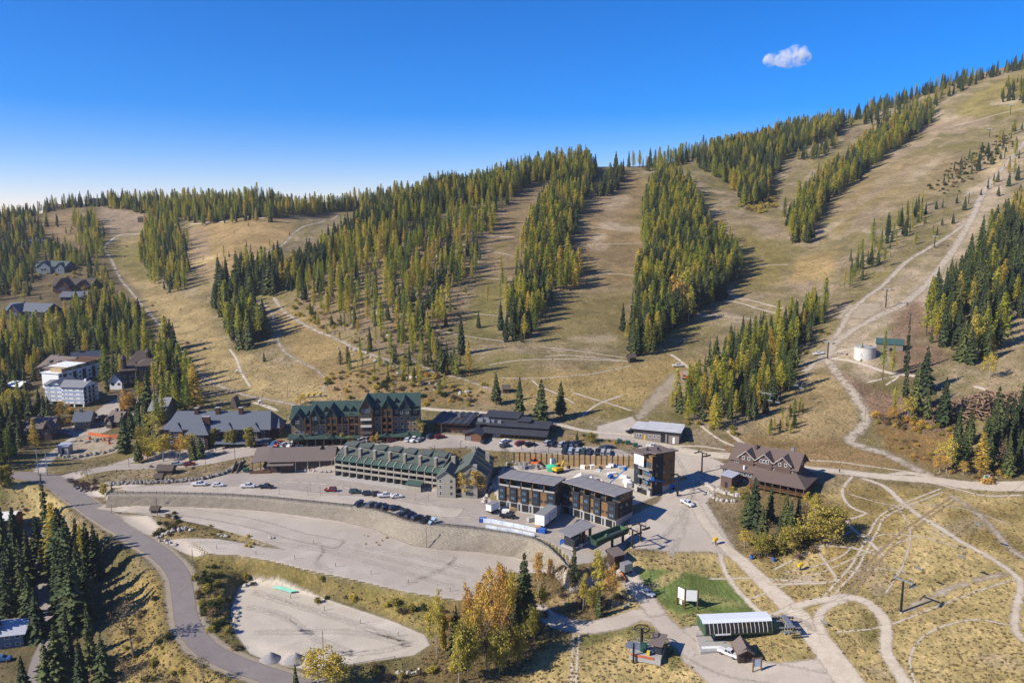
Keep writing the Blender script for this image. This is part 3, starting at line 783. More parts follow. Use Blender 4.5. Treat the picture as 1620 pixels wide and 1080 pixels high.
for i, pts in enumerate([[(180,806),(300,812),(420,836),(520,862),(640,890),(740,915)],[(300,860),(420,858),(520,872),(640,905),(720,930)],[(500,850),(512,870),(500,890),(530,905)],[(560,862),(660,880),(760,905)],[(640,925),(700,900),(720,880),(690,872)],[(400,935),(480,960),(560,985),(640,1012)],[(400,1000),(460,1000),(560,1000),(650,1020)],[(390,960),(450,975),(500,1010),(560,1035)],[(520,1035),(600,1030),(660,1015)],
 [(170,772),(280,775),(400,780),(520,792),(640,812),(760,822),(860,835)],[(420,760),(520,765),(620,785),(700,800),(760,812)],[(360,762),(440,765),(520,775)],[(1010,705),(1060,715),(1090,760),(1100,800)],[(1060,880),(1080,840),(1090,790)],[(1040,860),(1075,820),(1100,770),(1120,740)],[(1090,1025),(1160,1062),(1240,1070),(1330,1060)],[(1100,1040),(1200,1078),(1300,1075)],[(1000,975),(1050,990),(1080,1020),(1110,1045)],[(700,697),(800,705),(900,713),(990,724)],[(820,760),(870,755),(950,752)],[(830,750),(900,746),(980,760)],[(800,826),(860,850),(900,850),(940,870)],[(900,845),(950,850),(985,835)]]):
 for d in (-1, 1):
  sheet_strip("tyre_track", [(x, y + d * .9) for x, y in GL2(pts)], random.uniform(.7, 1.4), M_TRACK, .072, margin=.5)
# ---------------------------------------------------------------- tree shapes (unit height, scaled per tree)
def tri_mesh(name, V, F, mat, smooth_=False):
 me = raw_mesh(name, np.array(V, np.float32), np.array(F, np.int32))
 me.materials.append(mat)
 return me
def trunk_mesh(name, mat, r0=.016, top=.96, k=6, bend=.01, seed=0):
 rg = np.random.default_rng(seed); V = []; F = []; n = 6
 for i in range(n + 1):
  t = i / n; r = r0 * (1 - t) ** .8 + .0015; ox, oy = rg.normal(0, bend * t, 2) if i < n else (0, 0)
  for j in range(k): V.append((ox + r * math.cos(6.2832 * j / k), oy + r * math.sin(6.2832 * j / k), top * t - .02))
 for i in range(n):
  for j in range(k):
   a, b, c, d = i * k + j, i * k + (j + 1) % k, (i + 1) * k + (j + 1) % k, (i + 1) * k + j
   F += [(a, b, c), (a, c, d)]
 return tri_mesh(name, V, F, mat)
def spruce_mesh(name, mat, seed, width=.15, base=.06, levels=26, dens=8, droop=.35):
 rg = np.random.default_rng(seed); V = []; F = []
 for L in range(levels):
  t = (L + rg.uniform(-.3, .3)) / levels; t = min(max(t, 0), .985)
  z = base + (1 - base) * t
  rad = width * (1 - t) ** .85 * rg.uniform(.8, 1.12) + .006
  if t < .12: rad *= .72 + 2.2 * t
  nb = max(4, int(dens * (1 - .45 * t)))
  a0 = rg.uniform(0, 6.28)
  for b in range(nb):
   a = a0 + 6.2832 * b / nb + rg.uniform(-.35, .35); r = rad * rg.uniform(.62, 1.15)
   if rg.random() < .07: continue
   ca, sa = math.cos(a), math.sin(a); dz = -droop * r * rg.uniform(.6, 1.4) + .012 * (t > .7)
   wd = r * rg.uniform(.2, .32); n = len(V); z0 = z + rg.uniform(-.008, .008)
   mid = .58
   V += [(0, 0, z0 + .012), (ca * r * mid - sa * wd, sa * r * mid + ca * wd, z0 + dz * .55 - .006), (ca * r, sa * r, z0 + dz + .004),
                  (ca * r * mid + sa * wd, sa * r * mid - ca * wd, z0 + dz * .55 - .006), (ca * r * mid, sa * r * mid, z0 + dz * .45 + .014), (ca * r * .62, sa * r * .62, z0 + dz * .7 - .035 - .02 * (1 - t))]
   F += [(n, n + 1, n + 4), (n + 1, n + 2, n + 4), (n + 2, n + 3, n + 4), (n + 3, n, n + 4), (n + 4, n + 2, n + 5), (n, n + 4, n + 5)]
   for s in range(2):
    q = rg.uniform(.35, .95); w2 = r * rg.uniform(.12, .25) * rg.choice([-1, 1]); m = len(V)
    cx, cy, cz = ca * r * q, sa * r * q, z0 + dz * q
    V += [(cx, cy, cz + .008), (cx - sa * w2 + ca * r * .16, cy + ca * w2 + sa * r * .16, cz - .012), (cx + ca * r * .1, cy + sa * r * .1, cz - .022)]
    F += [(m, m + 1, m + 2)]
 n = len(V)
 V += [(.008, 0, .95), (-.004, .007, .95), (-.004, -.007, .95), (0, 0, 1.0)]
 F += [(n, n + 1, n + 3), (n + 1, n + 2, n + 3), (n + 2, n, n + 3)]
 return tri_mesh(name, V, F, mat)
def larch_mesh(name, mat, seed, width=.17, base=.18, nbr=105, size=.024, up=.1):
 rg = np.random.default_rng(seed); V = []; F = []
 for b in range(nbr):
  t = (b + rg.uniform(0, 1)) / nbr; z = base + (1 - base) * t
  r = width * (1 - t) ** .75 * rg.uniform(.55, 1.15) + .012
  if t < .15: r *= .65 + 2.3 * t
  a = b * 2.4 + rg.uniform(-.4, .4); ca, sa = math.cos(a), math.sin(a)
  nt = max(3, int(3 + 26 * r))
  for s in range(nt):
   q = (s + rg.uniform(.2, 1)) / nt
   cx, cy, cz = ca * r * q, sa * r * q, z + up * r * q * rg.uniform(-.6, 1.2) - .25 * r * q * (1 - t)
   for _ in range(2):
    d = rg.normal(0, 1, (3, 3)); d /= np.linalg.norm(d, axis=1)[:, None]
    d[:, 2] *= .55; n = len(V); sz = size * rg.uniform(.6, 1.35)
    V += [(cx + d[i, 0] * sz, cy + d[i, 1] * sz, min(1.01, cz + d[i, 2] * sz)) for i in range(3)]; F += [(n, n + 1, n + 2)]
 return tri_mesh(name, V, F, mat)
def limbs_mesh(name, mat, seed, spread=.22, n_l=9, r0=.02, fork=.28, sub=4):
 """trunk with limbs and twigs; returns mesh and tip points"""
 rg = np.random.default_rng(seed); mb = MB(); tips = []
 tp = [(0, 0, -.02)]; x = y = 0
 for i in range(1, 6):
  x += rg.normal(0, .012); y += rg.normal(0, .012); tp.append((x, y, .17 * i))
 mb.tube(tp, [r0 * (1 - .17 * i) for i in range(6)], 6)
 for l in range(n_l):
  t = fork + (.85 - fork) * (l + .5) / n_l
  k = min(4, int(t / .17)); f = t / .17 - k
  p0 = Vector(tp[k]).lerp(Vector(tp[k + 1]), f)
  a = l * 2.4 + rg.uniform(-.5, .5); ln = spread * (1.2 - .75 * abs(t - .38) - .35 * max(0, t - .5)) * rg.uniform(.75, 1.2)
  el = rg.uniform(.5, 1.0)
  d = Vector((math.cos(a) * math.cos(el), math.sin(a) * math.cos(el), math.sin(el)))
  p1 = p0 + d * ln * .55; p2 = p1 + (d + Vector((0, 0, .25))) * ln * .5
  mb.tube([p0, p1, p2], [r0 * .5 * (1.1 - t), r0 * .3 * (1.1 - t), .0015], 4)
  tips += [p1, p2, p1.lerp(p2, .5)]
  for s in range(sub):
   q = p0.lerp(p1, rg.uniform(.4, 1)) if s % 2 else p1.lerp(p2, rg.uniform(.1, .8))
   e = q + (d * .5 + Vector(rg.normal(0, .6, 3))).normalized() * ln * rg.uniform(.3, .5)
   mb.tube([q, e], [r0 * .14, .0012], 3); tips.append(e)
 tips.append(Vector(tp[-1]) + Vector((0, 0, .06)))
 me = mb.mesh(name); me.materials.append(mat)
 return me, tips
def leaf_mesh(name, mat, tips, seed, clump=.06, n=26, size=.016, keep=1.0):
 rg = np.random.default_rng(seed); V = []; F = []
 for p in tips:
  if rg.random() > keep: continue
  cr = clump * rg.uniform(.6, 1.3)
  for i in range(int(n * rg.uniform(.7, 1.2))):
   c = rg.normal(0, .5, 3) * cr; c[2] *= .8
   d = rg.normal(0, 1, (4, 3)); m = len(V); sz = size * rg.uniform(.6, 1.4)
   u = d[0] / np.linalg.norm(d[0]); w = np.cross(u, d[1]); w /= np.linalg.norm(w)
   b = np.array(p) + c
   for (i1, i2) in ((-1, -.6), (1, -.6), (.9, .7), (-.8, .7)): V.append(tuple(b + u * sz * i1 + w * sz * i2))
   F += [(m, m + 1, m + 2), (m, m + 2, m + 3)]
 return tri_mesh(name, V, F, mat)
def dome_tips(seed, n=46, w=.5, h=.85):
 rg = np.random.default_rng(seed); out = []
 for i in range(n):
  a = rg.uniform(0, 6.28); e = rg.uniform(.05, 1.5); r = rg.uniform(.45, 1)
  out.append((w * r * math.cos(a) * math.cos(e) * rg.uniform(.8, 1.1), w * r * math.sin(a) * math.cos(e) * rg.uniform(.8, 1.1), .1 + h * r * math.sin(e)))
 return out
M_BARK = mat_rough("conifer_bark", (.085, .062, .045), (.14, .105, .08), 3, .6, .05)
M_PALEBARK = mat_rough("pale_bark", (.27, .24, .20), (.40, .36, .31), 3, .4, .03)
M_TWIG = mat_rough("bare_twigs", (.14, .115, .095), (.21, .175, .15), 3, .3, .02)
M_SPRUCE = mat_leaf("spruce_needles", [(0, (.040, .058, .028)), (.35, (.056, .078, .032)), (.7, (.078, .098, .036)), (1, (.108, .122, .040))], trans=.15)
M_LARCH = mat_leaf("larch_needles", [(0, (.16, .21, .046)), (.2, (.27, .31, .052)), (.5, (.41, .40, .060)), (.8, (.54, .46, .074)), (1, (.60, .42, .09))], trans=.42, bright=.25)
M_PINE = mat_leaf("young_pine_needles", [(0, (.040, .062, .020)), (.6, (.070, .085, .022)), (1, (.11, .105, .024))], trans=.25)
M_ORANGE = mat_leaf("orange_leaves", [(0, (.52, .29, .070)), (.5, (.60, .37, .090)), (1, (.56, .41, .090))], trans=.3, bright=.3, blob=1.6)
M_YELLOW = mat_leaf("yellow_leaves", [(0, (.50, .38, .06)), (.5, (.56, .43, .08)), (1, (.44, .38, .07))], trans=.3, bright=.3, blob=1.6)
M_OLIVE = mat_leaf("olive_leaves", [(0, (.27, .24, .052)), (.5, (.35, .295, .064)), (1, (.42, .33, .07))], trans=.28, bright=.35, blob=1.6)
M_DULL = mat_leaf("dull_brown_leaves", [(0, (.17, .125, .065)), (.5, (.22, .155, .08)), (1, (.26, .18, .085))], trans=.15, bright=.35, blob=1.6)
M_PURPLE = mat_leaf("purple_twigs", [(0, (.085, .052, .052)), (1, (.12, .075, .062))], trans=.1, blob=1.6)
def kind_meshes():
 K = {}
 K['spruce'] = [(trunk_mesh(f"spruce_trunk", M_BARK, .015, seed=i), spruce_mesh("spruce_crown", M_SPRUCE, 100 + i, w, b, lv, dn, dr))
                   for i, (w, b, lv, dn, dr) in enumerate([(.180, .05, 30, 11, .35), (.150, .04, 32, 10, .45), (.200, .07, 28, 11, .3), (.130, .03, 34, 10, .5), (.18, .16, 26, 10, .3), (.11, .12, 22, 7, .25), (.21, .02, 26, 9, .55)])]
 K['larch'] = [(trunk_mesh(f"larch_trunk", M_BARK, .014, seed=20 + i), larch_mesh("larch_crown", M_LARCH, 200 + i, w, b, nb, sz))
                  for i, (w, b, nb, sz) in enumerate([(.195, .14, 120, .031), (.165, .22, 110, .029), (.215, .10, 130, .032), (.140, .32, 100, .027), (.180, .18, 115, .030), (.155, .4, 70, .034), (.235, .08, 120, .036)])]
 K['young'] = [(trunk_mesh("sapling_trunk", M_BARK, .02, seed=40 + i), larch_mesh("sapling_crown", M_PINE, 300 + i, w, .05, 60, .05)) for i, w in enumerate([.24, .28, .2])]
 def dec(nm, lm, seed, spread, clump, n, size, keep, bark=M_PALEBARK, fork=.25, nl=11):
  a, tips = limbs_mesh(nm + "_limbs", bark, seed, spread, nl, .018, fork)
  return a, leaf_mesh(nm + "_leaves", lm, tips, seed, clump, n, size, keep)
 K['orange'] = [dec("cottonwood", M_ORANGE, 400 + i, s, .085, 24, .0145, .85) for i, s in enumerate([.24, .2, .27])]
 K['yellow'] = [dec("aspen", M_YELLOW, 420 + i, s, .08, 24, .0145, .85) for i, s in enumerate([.22, .26, .19])]
 K['olive'] = [dec("willow", M_OLIVE, 440 + i, s, .13, 34, .019, 1, M_TWIG, .12, 12) for i, s in enumerate([.34, .4, .3])]
 K['bare'] = [dec("bare_tree", M_DULL, 460 + i, s, .08, 12, .012, .5, M_TWIG, .35, 13) for i, s in enumerate([.22, .26])]
 K['column'] = [dec("poplar", M_OLIVE, 480 + i, .09, .075, 30, .02, 1, M_TWIG, .08, 16) for i in range(2)]
 def shr(nm, lm, seed, n, w, h, ln, sz):
  rg = np.random.default_rng(seed); mb = MB(); tips = dome_tips(seed, n, w, h)
  for q in tips[::3]: mb.tube([(rg.normal(0, .04), rg.normal(0, .04), -.03), q], [.018, .006], 3)
  me = mb.mesh(nm + "_stems"); me.materials.append(M_TWIG)
  return me, leaf_mesh(nm + "_leaves", lm, tips, seed, .24, ln, sz)
 K['shrub_olive'] = [shr("shrub", M_OLIVE, 500 + i, 40, .55, .75, 22, .05) for i in range(3)]
 K['shrub_dull'] = [shr("shrub", M_DULL, 520 + i, 40, .6, .7, 20, .045) for i in range(3)]
 K['shrub_yellow'] = [shr("shrub", M_YELLOW, 540 + i, 40, .55, .8, 22, .05) for i in range(2)]
 K['shrub_orange'] = [shr("shrub", M_ORANGE, 550 + i, 40, .55, .8, 22, .05) for i in range(2)]
 K['shrub_purple'] = [shr("shrub", M_PURPLE, 560 + i, 40, .65, .6, 16, .035) for i in range(2)]
 K['shrub_green'] = [shr("shrub", M_PINE, 580 + i, 40, .55, .75, 22, .05) for i in range(2)]
 return K
KM = kind_meshes()
KINFO = {  # name, category, stem part, leaf part
 'spruce': ("spruce_tree", "spruce", "trunk", "crown"), 'larch': ("larch_tree", "larch", "trunk", "crown"), 'young': ("young_conifer", "sapling", "trunk", "crown"),
 'orange': ("cottonwood_tree", "tree", "trunk", "crown"), 'yellow': ("aspen_tree", "tree", "trunk", "crown"), 'olive': ("willow_tree", "tree", "trunk", "crown"),
 'bare': ("bare_tree", "tree", "trunk", "crown"), 'column': ("poplar_tree", "tree", "trunk", "crown")}
for _k in KM:
 if _k.startswith("shrub"): KINFO[_k] = ("shrub", "shrub", "stems", "foliage")
KINFO = {k: (a, b, "stem" if c == "stems" else c, d) for k, (a, b, c, d) in KINFO.items()}
PROTO = {}
def plant(kind, x, y, z, h, label, group=None, wid=1.0, var=None):
 nm, cat, p1, p2 = KINFO[kind]
 i = random.randrange(len(KM[kind])) if var is None else var % len(KM[kind])
 o = thing(nm, label, cat, (x, y, z), random.uniform(0, 6.28), group)
 o.scale = (h * wid, h * wid, h)
 a = link(p1, KM[kind][i][0], None, o); b = link(p2, KM[kind][i][1], None, o)
 PROTO.setdefault((kind, i), (a, b))
 return o
# ---------------------------------------------------------------- stands of trees
STAND_PTS = []   # (px size, kind, x, y, z, h, wid, label, group)
def scatter(poly_w, spacing, seed):
 xs = [p[0] for p in poly_w]; ys = [p[1] for p in poly_w]
 rg = np.random.default_rng(seed)
 nx = int((max(xs) - min(xs)) / spacing) + 1; ny = int((max(ys) - min(ys)) / spacing) + 1
 X, Y = np.meshgrid(min(xs) + np.arange(nx) * spacing, min(ys) + np.arange(ny) * spacing)
 X = X + rg.uniform(-.48, .48, X.shape) * spacing; Y = Y + rg.uniform(-.48, .48, Y.shape) * spacing
 sd = poly_sd(X, Y, poly_w) + rg.normal(0, 2.2, X.shape)
 return X[sd > 0], Y[sd > 0], rg
def stand(poly_px, spacing, larch, hr, where, seed, thin=None, world=False, kinds=('spruce', 'larch'), wid=(.85, 1.2), clumpy=.25):
 pw = poly_px if world else GL2(poly_px)
 X, Y, rg = scatter(pw, spacing, seed)
 cl = fbm(X, Y, 22, seed + 5, 3)
 if not len(X): return
 U, Vv = pix(X, Y, gz(X, Y)); (x1, x2), (y1, y2) = np.quantile(U, [.33, .67]), np.quantile(Vv, [.33, .67])
 for x, y, c in zip(X, Y, cl):
  if thin is not None and rg.random() > thin(x, y): continue
  z = float(gz(x, y))
  lar = rg.random() < np.clip(larch + (c - .5) * 1.6, 0.03, .97)
  k = kinds[1] if lar else kinds[0]
  h = rg.uniform(*hr) * (rg.uniform(.85, 1.15) if rg.random() > .28 else rg.uniform(.4, .85)) * (.85 + .34 * c)
  w = rg.uniform(*wid) * (1.05 if k == 'larch' else 1.0)
  u, v = pix(x, y, z); pt = ("upper" if v < y1 else "middle" if v < y2 else "lower") + " " + ("left" if u < x1 else "centre" if u < x2 else "right")
  nm = "yellow-green larch" if k == 'larch' else ("dark green spruce" if k == 'spruce' else "young green conifer")
  STAND_PTS.append((h / y, k, x, y, z - .1, h, w, f"{nm} {where}, {pt}", f"{'larches' if k == 'larch' else 'spruces' if k == 'spruce' else 'saplings'} {where}"))
S = stand
S([(-60,350),(0,350),(62,350),(66,395),(30,460),(0,478),(-60,480)], 8.5, .45, (13, 19), "on the ridge shoulder above the far houses", 1)
S([(118,352),(150,345),(162,385),(158,415),(138,405),(126,385)], 6.5, .75, (14, 19), "in the strip between two upper ski runs", 2)
S([(222,392),(238,348),(268,335),(288,372),(296,410),(300,440),(285,470),(262,462),(240,440),(228,420)], 6.5, .68, (14, 19), "in the long island beside the upper ski road", 3)
S([(-80,528),(0,530),(78,532),(122,500),(166,472),(188,482),(215,510),(236,545),(242,575),(205,568),(160,562),(100,566),(60,588),(0,602),(-80,610)], 5.6, .62, (14, 20), "in the thick wood above the left village", 4)
S([(247,575),(262,545),(280,570),(292,600),(306,640),(298,662),(270,652),(250,625)], 5.5, .5, (15, 23), "in the clump at the foot of the ski road", 5)
S([(338,480),(350,455),(372,470),(385,490),(402,505),(416,540),(398,552),(372,545),(350,520)], 5.0, .35, (17, 25), "in the dark island between two ski runs", 6)
S([(375,460),(382,440),(420,432),(448,432),(450,452),(430,468),(392,470)], 5.2, .06, (20, 26), "in the black clump at the spur's end", 7)
S([(-80,345),(60,345),(62,335),(-80,335)], 8, .4, (13, 18), "along the far ridge top", 81)
S([(62,332),(120,326),(180,326),(182,318),(62,320)], 10, .4, (12, 18), "along the far ridge top", 82)
S([(178,330),(250,342),(330,354),(440,346),(520,335),(600,330),(690,322),(735,304),(600,314),(400,317),(180,322)], 5.8, .62, (13, 20), "along the far ridge top", 8)
S([(180,326),(320,322),(420,320),(600,317),(700,306),(700,300),(400,314),(180,318)], 7.5, .5, (15, 21), "along the far ridge top", 83)
CREST = [(448,446),(500,420),(552,378),(600,352),(650,330),(700,310),(725,303)]
S([(a, b - 3) for a, b in CREST] + [(a + 6, b + 16) for a, b in CREST[::-1]], 5.6, .18, (17, 23), "along the spur crest", 9)
hill = [(455,452),(500,432),(560,385),(640,345),(700,320),(760,298),(838,276),(880,266),(868,280),(828,302),(792,332),(768,372),(752,415),(738,455),(725,480),(700,530),(682,585),(640,560),(600,535),(560,515),(500,492),(460,474)]
S(hill, 6.7, .74, (14, 20), "on the rocky middle hillside", 10, thin=lambda x, y: .97 if y > 640 else (.85 if y > 560 else .62), wid=(.7, 1.0))
S([(725,306),(790,284),(840,272),(900,258),(940,258),(925,272),(880,275),(830,296),(760,322),(720,330)], 5.2, .55, (16, 22), "on the hilltop above the middle run", 11)
S([(885,275),(935,266),(945,278),(926,312),(906,360),(892,410),(876,458),(850,500),(830,545),(797,545),(796,510),(815,450),(830,400),(850,340)], 4.8, .56, (15, 21), "in the long strip left of the middle run", 12)
S([(945,308),(965,285),(985,266),(987,282),(962,312)], 5.0, .35, (15, 20), "in the wedge by the upper middle run", 13)
S([(885,456),(895,430),(912,415),(918,432),(902,462)], 4.8, .8, (15, 19), "in the small clump on the middle run", 14)
ISL = [(996,548),(1006,480),(1020,420),(1022,340),(1030,300),(1048,276),(1072,286),(1094,304),(1110,340),(1132,380),(1164,412),(1168,440),(1140,468),(1100,500),(1062,528),(1034,558),(1002,564)]
S(ISL, 4.4, .56, (15, 21), "in the big island between the runs", 15)
S([(996,548),(1004,500),(1060,500),(1130,450),(1140,468),(1100,500),(1062,528),(1034,558),(1002,564)], 6.0, .12, (17, 23), "along the island's lower edge", 16)
S([(985,264),(1020,263),(1060,254),(1110,244),(1180,228),(1180,236),(1060,266),(1020,270)], 6.5, .6, (14, 20), "on the skyline above the big island", 17)
S([(1096,262),(1150,238),(1230,215),(1330,196),(1330,212),(1245,245),(1222,285),(1206,322),(1180,328),(1158,298),(1120,276)], 4.9, .4, (15, 21), "in the ridge wood above the right run", 18)
S([(1246,385),(1252,342),(1292,292),(1340,258),(1382,220),(1430,195),(1472,172),(1476,190),(1450,214),(1402,244),(1352,288),(1312,318),(1292,350),(1270,390)], 4.8, .6, (15, 21), "in the diagonal strip below the summit", 19)
S([(1264,252),(1298,238),(1324,222),(1322,234),(1288,256)], 5.5, .5, (13, 17), "in the small patch under the ridge", 20)
S([(1330,202),(1400,178),(1470,160),(1540,128),(1560,122),(1500,158),(1430,192)], 9, .4, (12, 17), "on the summit shoulder", 21)
S([(1200,221),(1300,199),(1400,168),(1500,134),(1560,120),(1625,102),(1680,92),(1680,98),(1560,126),(1500,140),(1400,175),(1300,206)], 7, .15, (12, 18), "on the summit skyline", 22)
S([(1578,168),(1596,132),(1650,118),(1650,165),(1600,160)], 9, .3, (12, 18), "in the high corner stand", 23)
LOWST = [(1116,572),(1122,600),(1064,640),(1066,656),(1128,682),(1160,660),(1204,664),(1244,622),(1258,592),(1240,572),(1308,512),(1322,492),(1292,486),(1222,522),(1182,532),(1150,562)]
S(LOWST, 5.0, .5, (12, 18), "in the stand above the grey flat-roofed building", 24)
S([(1212,690),(1238,662),(1268,642),(1274,654),(1246,684)], 3.0, .5, (3.5, 6), "in the young strip by the lift tower", 25, kinds=('young', 'larch'))
S([(1462,520),(1482,462),(1532,432),(1560,372),(1600,352),(1660,340),(1660,470),(1592,520),(1572,578),(1540,598),(1512,560),(1472,545)], 6.6, .22, (15, 23), "in the tall wood right of the lift line", 26)
S([(1336,455),(1352,412),(1402,372),(1452,332),(1472,322),(1462,346),(1422,382),(1382,422),(1352,456)], 7.5, .5, (11, 17), "in the thin strip along the lift line", 27, wid=(.65, .95))
S([(1486,298),(1500,272),(1560,238),(1602,204),(1606,226),(1562,262),(1512,292)], 10, .2, (6, 13), "scattered beside the upper lift road", 28)
S([(1502,742),(1512,704),(1552,690),(1600,655),(1670,640),(1670,752),(1562,754)], 6.5, .08, (14, 20), "in the wood beside the right-hand road", 29)
S([(690,560),(760,600),(720,640),(640,620),(540,585),(520,570),(600,575),(660,590)], 6.5, .45, (4, 9), "among the brush behind the green-roofed lodge", 30, kinds=('young', 'larch'), thin=lambda x, y: .7)
S([(490,490),(600,545),(680,600),(640,610),(560,565),(480,510)], 7, .7, (4, 9), "on the lower edge of the rocky hillside", 31, thin=lambda x, y: .5, kinds=('young', 'larch'))
S([(0,400),(45,395),(40,440),(0,455)], 8, .4, (11, 16), "beside the dark blue house", 32)
S([(72,402),(90,385),(140,410),(150,420),(100,425)], 7.5, .35, (10, 15), "below the upper ski run", 33)
S([(5,455),(60,440),(60,465),(75,480),(20,470),(-40,475),(-40,450)], 11, .45, (8, 12), "between the hillside houses", 34)
S([(140,430),(165,425),(172,450),(150,455)], 6.5, .6, (9, 14), "above the red-brown chalet", 35)
S([(-60,600),(60,590),(60,610),(20,625),(-60,640)], 7, .5, (12, 18), "behind the white metal roof", 36)
S([(-60,700),(0,690),(35,680),(40,715),(30,745),(-60,750)], 6.5, .15, (15, 21), "in the dark corner by the road junction", 37)
S([(60,340),(118,330),(182,328),(182,322),(62,322)], 7, .45, (13, 19), "around the ridge-top houses", 40)
S([(-60,395),(55,360),(70,372),(62,420),(40,470),(-60,500)], 12, .5, (10, 15), "on the far-left hillside", 41)
S([(90,390),(150,420),(160,440),(100,415),(70,420)], 8, .4, (10, 15), "below the strip between upper runs", 42)
S([(0,640),(70,655),(85,690),(40,670),(0,690),(-60,690),(-60,640)], 6.5, .35, (11, 17), "behind the brown gabled house", 43)
S([(150,610),(175,590),(262,580),(262,600),(185,612)], 7.5, .5, (14, 20), "around the dark timber lodge", 44)
S([(205,640),(262,640),(266,690),(240,700),(210,690)], 7.5, .4, (12, 18), "around the grey gabled house", 45)
S([(560,350),(640,320),(720,300),(760,290),(700,318),(620,352)], 6, .3, (15, 21), "behind the spur crest", 47)
S([(860,300),(880,290),(840,380),(800,470),(750,540),(700,560),(780,420)], 26, .6, (10, 16), "straying onto the middle run", 48)
S([(1330,470),(1420,420),(1500,360),(1560,300),(1480,330),(1380,400)], 15, .4, (6, 13), "straying along the lift line", 49)
S([(1540,260),(1620,200),(1620,330),(1580,340)], 17, .25, (8, 15), "scattered on the upper right slope", 50)
S([(480,500),(560,540),(640,585),(700,600),(760,600),(720,560),(600,530)], 10, .7, (8, 14), "at the foot of the rocky hillside", 51)
S([(190,334),(260,345),(330,356),(430,352),(430,340),(330,340),(200,328)], 8, .55, (11, 17), "on the lip of the far bowl", 52)
S([(70,350),(115,345),(120,385),(85,400),(60,385)], 17, .4, (8, 14), "scattered on the upper-left run", 53)
S([(300,380),(420,350),(470,365),(390,430),(320,440)], 34, .4, (6, 11), "straying across the far bowl", 54)
STAND_PTS.sort(key=lambda q: -q[0])
rest = {}
cnt = {}
for q in STAND_PTS:
 k = q[1]; cnt[k] = cnt.get(k, 0) + 1
 if cnt[k] <= (250 if k != 'young' else 200):
  plant(k, q[2], q[3], q[4], q[5], q[7], q[8], q[6])
 else:
  rest.setdefault(k, []).append(q)
print("stand trees", cnt)
def forest_mass(name, label, kind, rows):
 rg = np.random.default_rng(5)
 nv = len(KM[kind]); n = len(rows)
 me = bpy.data.meshes.new(name); me.vertices.add(n)
 me.vertices.foreach_set("co", np.array([(q[2], q[3], q[4]) for q in rows], np.float32).ravel())
 sc = np.array([(q[5] * q[6], q[5] * q[6], q[5]) for q in rows], np.float32)
 me.attributes.new("size", 'FLOAT_VECTOR', 'POINT').data.foreach_set("vector", sc.ravel())
 me.attributes.new("turn", 'FLOAT', 'POINT').data.foreach_set("value", rg.uniform(0, 6.28, n).astype(np.float32))
 me.attributes.new("which", 'INT', 'POINT').data.foreach_set("value", rg.integers(0, nv, n).astype(np.int32))
 o = tag(link(name, me), label, None, None, 'stuff')
 ng = bpy.data.node_groups.new(name + "_nodes", 'GeometryNodeTree')
 ng.interface.new_socket("Geometry", in_out='INPUT', socket_type='NodeSocketGeometry')
 ng.interface.new_socket("Geometry", in_out='OUTPUT', socket_type='NodeSocketGeometry')
 N = ng.nodes.new; L = ng.links.new
 gi, go, jn = N("NodeGroupInput"), N("NodeGroupOutput"), N("GeometryNodeJoinGeometry")
 def named(nm, ty):
  a = N("GeometryNodeInputNamedAttribute"); a.data_type = ty; a.inputs[0].default_value = nm
  return [s for s in a.outputs if s.enabled and s.name == "Attribute"][0]
 size, turn, which = named("size", 'FLOAT_VECTOR'), named("turn", 'FLOAT'), named("which", 'INT')
 cx = N("ShaderNodeCombineXYZ"); L(turn, cx.inputs[2])
 er = N("FunctionNodeEulerToRotation"); L(cx.outputs[0], er.inputs[0])
 for i in range(nv):
  if (kind, i) not in PROTO: plant(kind, rows[i][2] + 2, rows[i][3], rows[i][4], rows[i][5], rows[i][7], rows[i][8], var=i)
  j2 = N("GeometryNodeJoinGeometry")
  for ob in PROTO[(kind, i)]:
   oi = N("GeometryNodeObjectInfo"); oi.transform_space = 'ORIGINAL'; oi.inputs[0].default_value = ob
   L(oi.outputs["Geometry"], j2.inputs[0])
  cmp_ = N("FunctionNodeCompare"); cmp_.data_type = 'INT'; cmp_.operation = 'EQUAL'
  ins = [s for s in cmp_.inputs if s.enabled]
  L(which, ins[0]); ins[1].default_value = i
  ip = N("GeometryNodeInstanceOnPoints")
  L(gi.outputs[0], ip.inputs["Points"]); L(cmp_.outputs[0], ip.inputs["Selection"]); L(j2.outputs[0], ip.inputs["Instance"])
  L(er.outputs[0], ip.inputs["Rotation"]); L(size, ip.inputs["Scale"]); L(ip.outputs[0], jn.inputs[0])
 L(jn.outputs[0], go.inputs[0])
 md = o.modifiers.new("trees", 'NODES'); md.node_group = ng
 return o
for k, rows in rest.items():
 forest_mass({'larch': "larch_forest", 'spruce': "spruce_forest", 'young': "sapling_thicket"}[k],
    {'larch': "mass of yellow-green larches covering the far hillsides", 'spruce': "mass of dark spruces covering the far hillsides", 'young': "thicket of small young conifers on the brushy slope"}[k], k, rows)
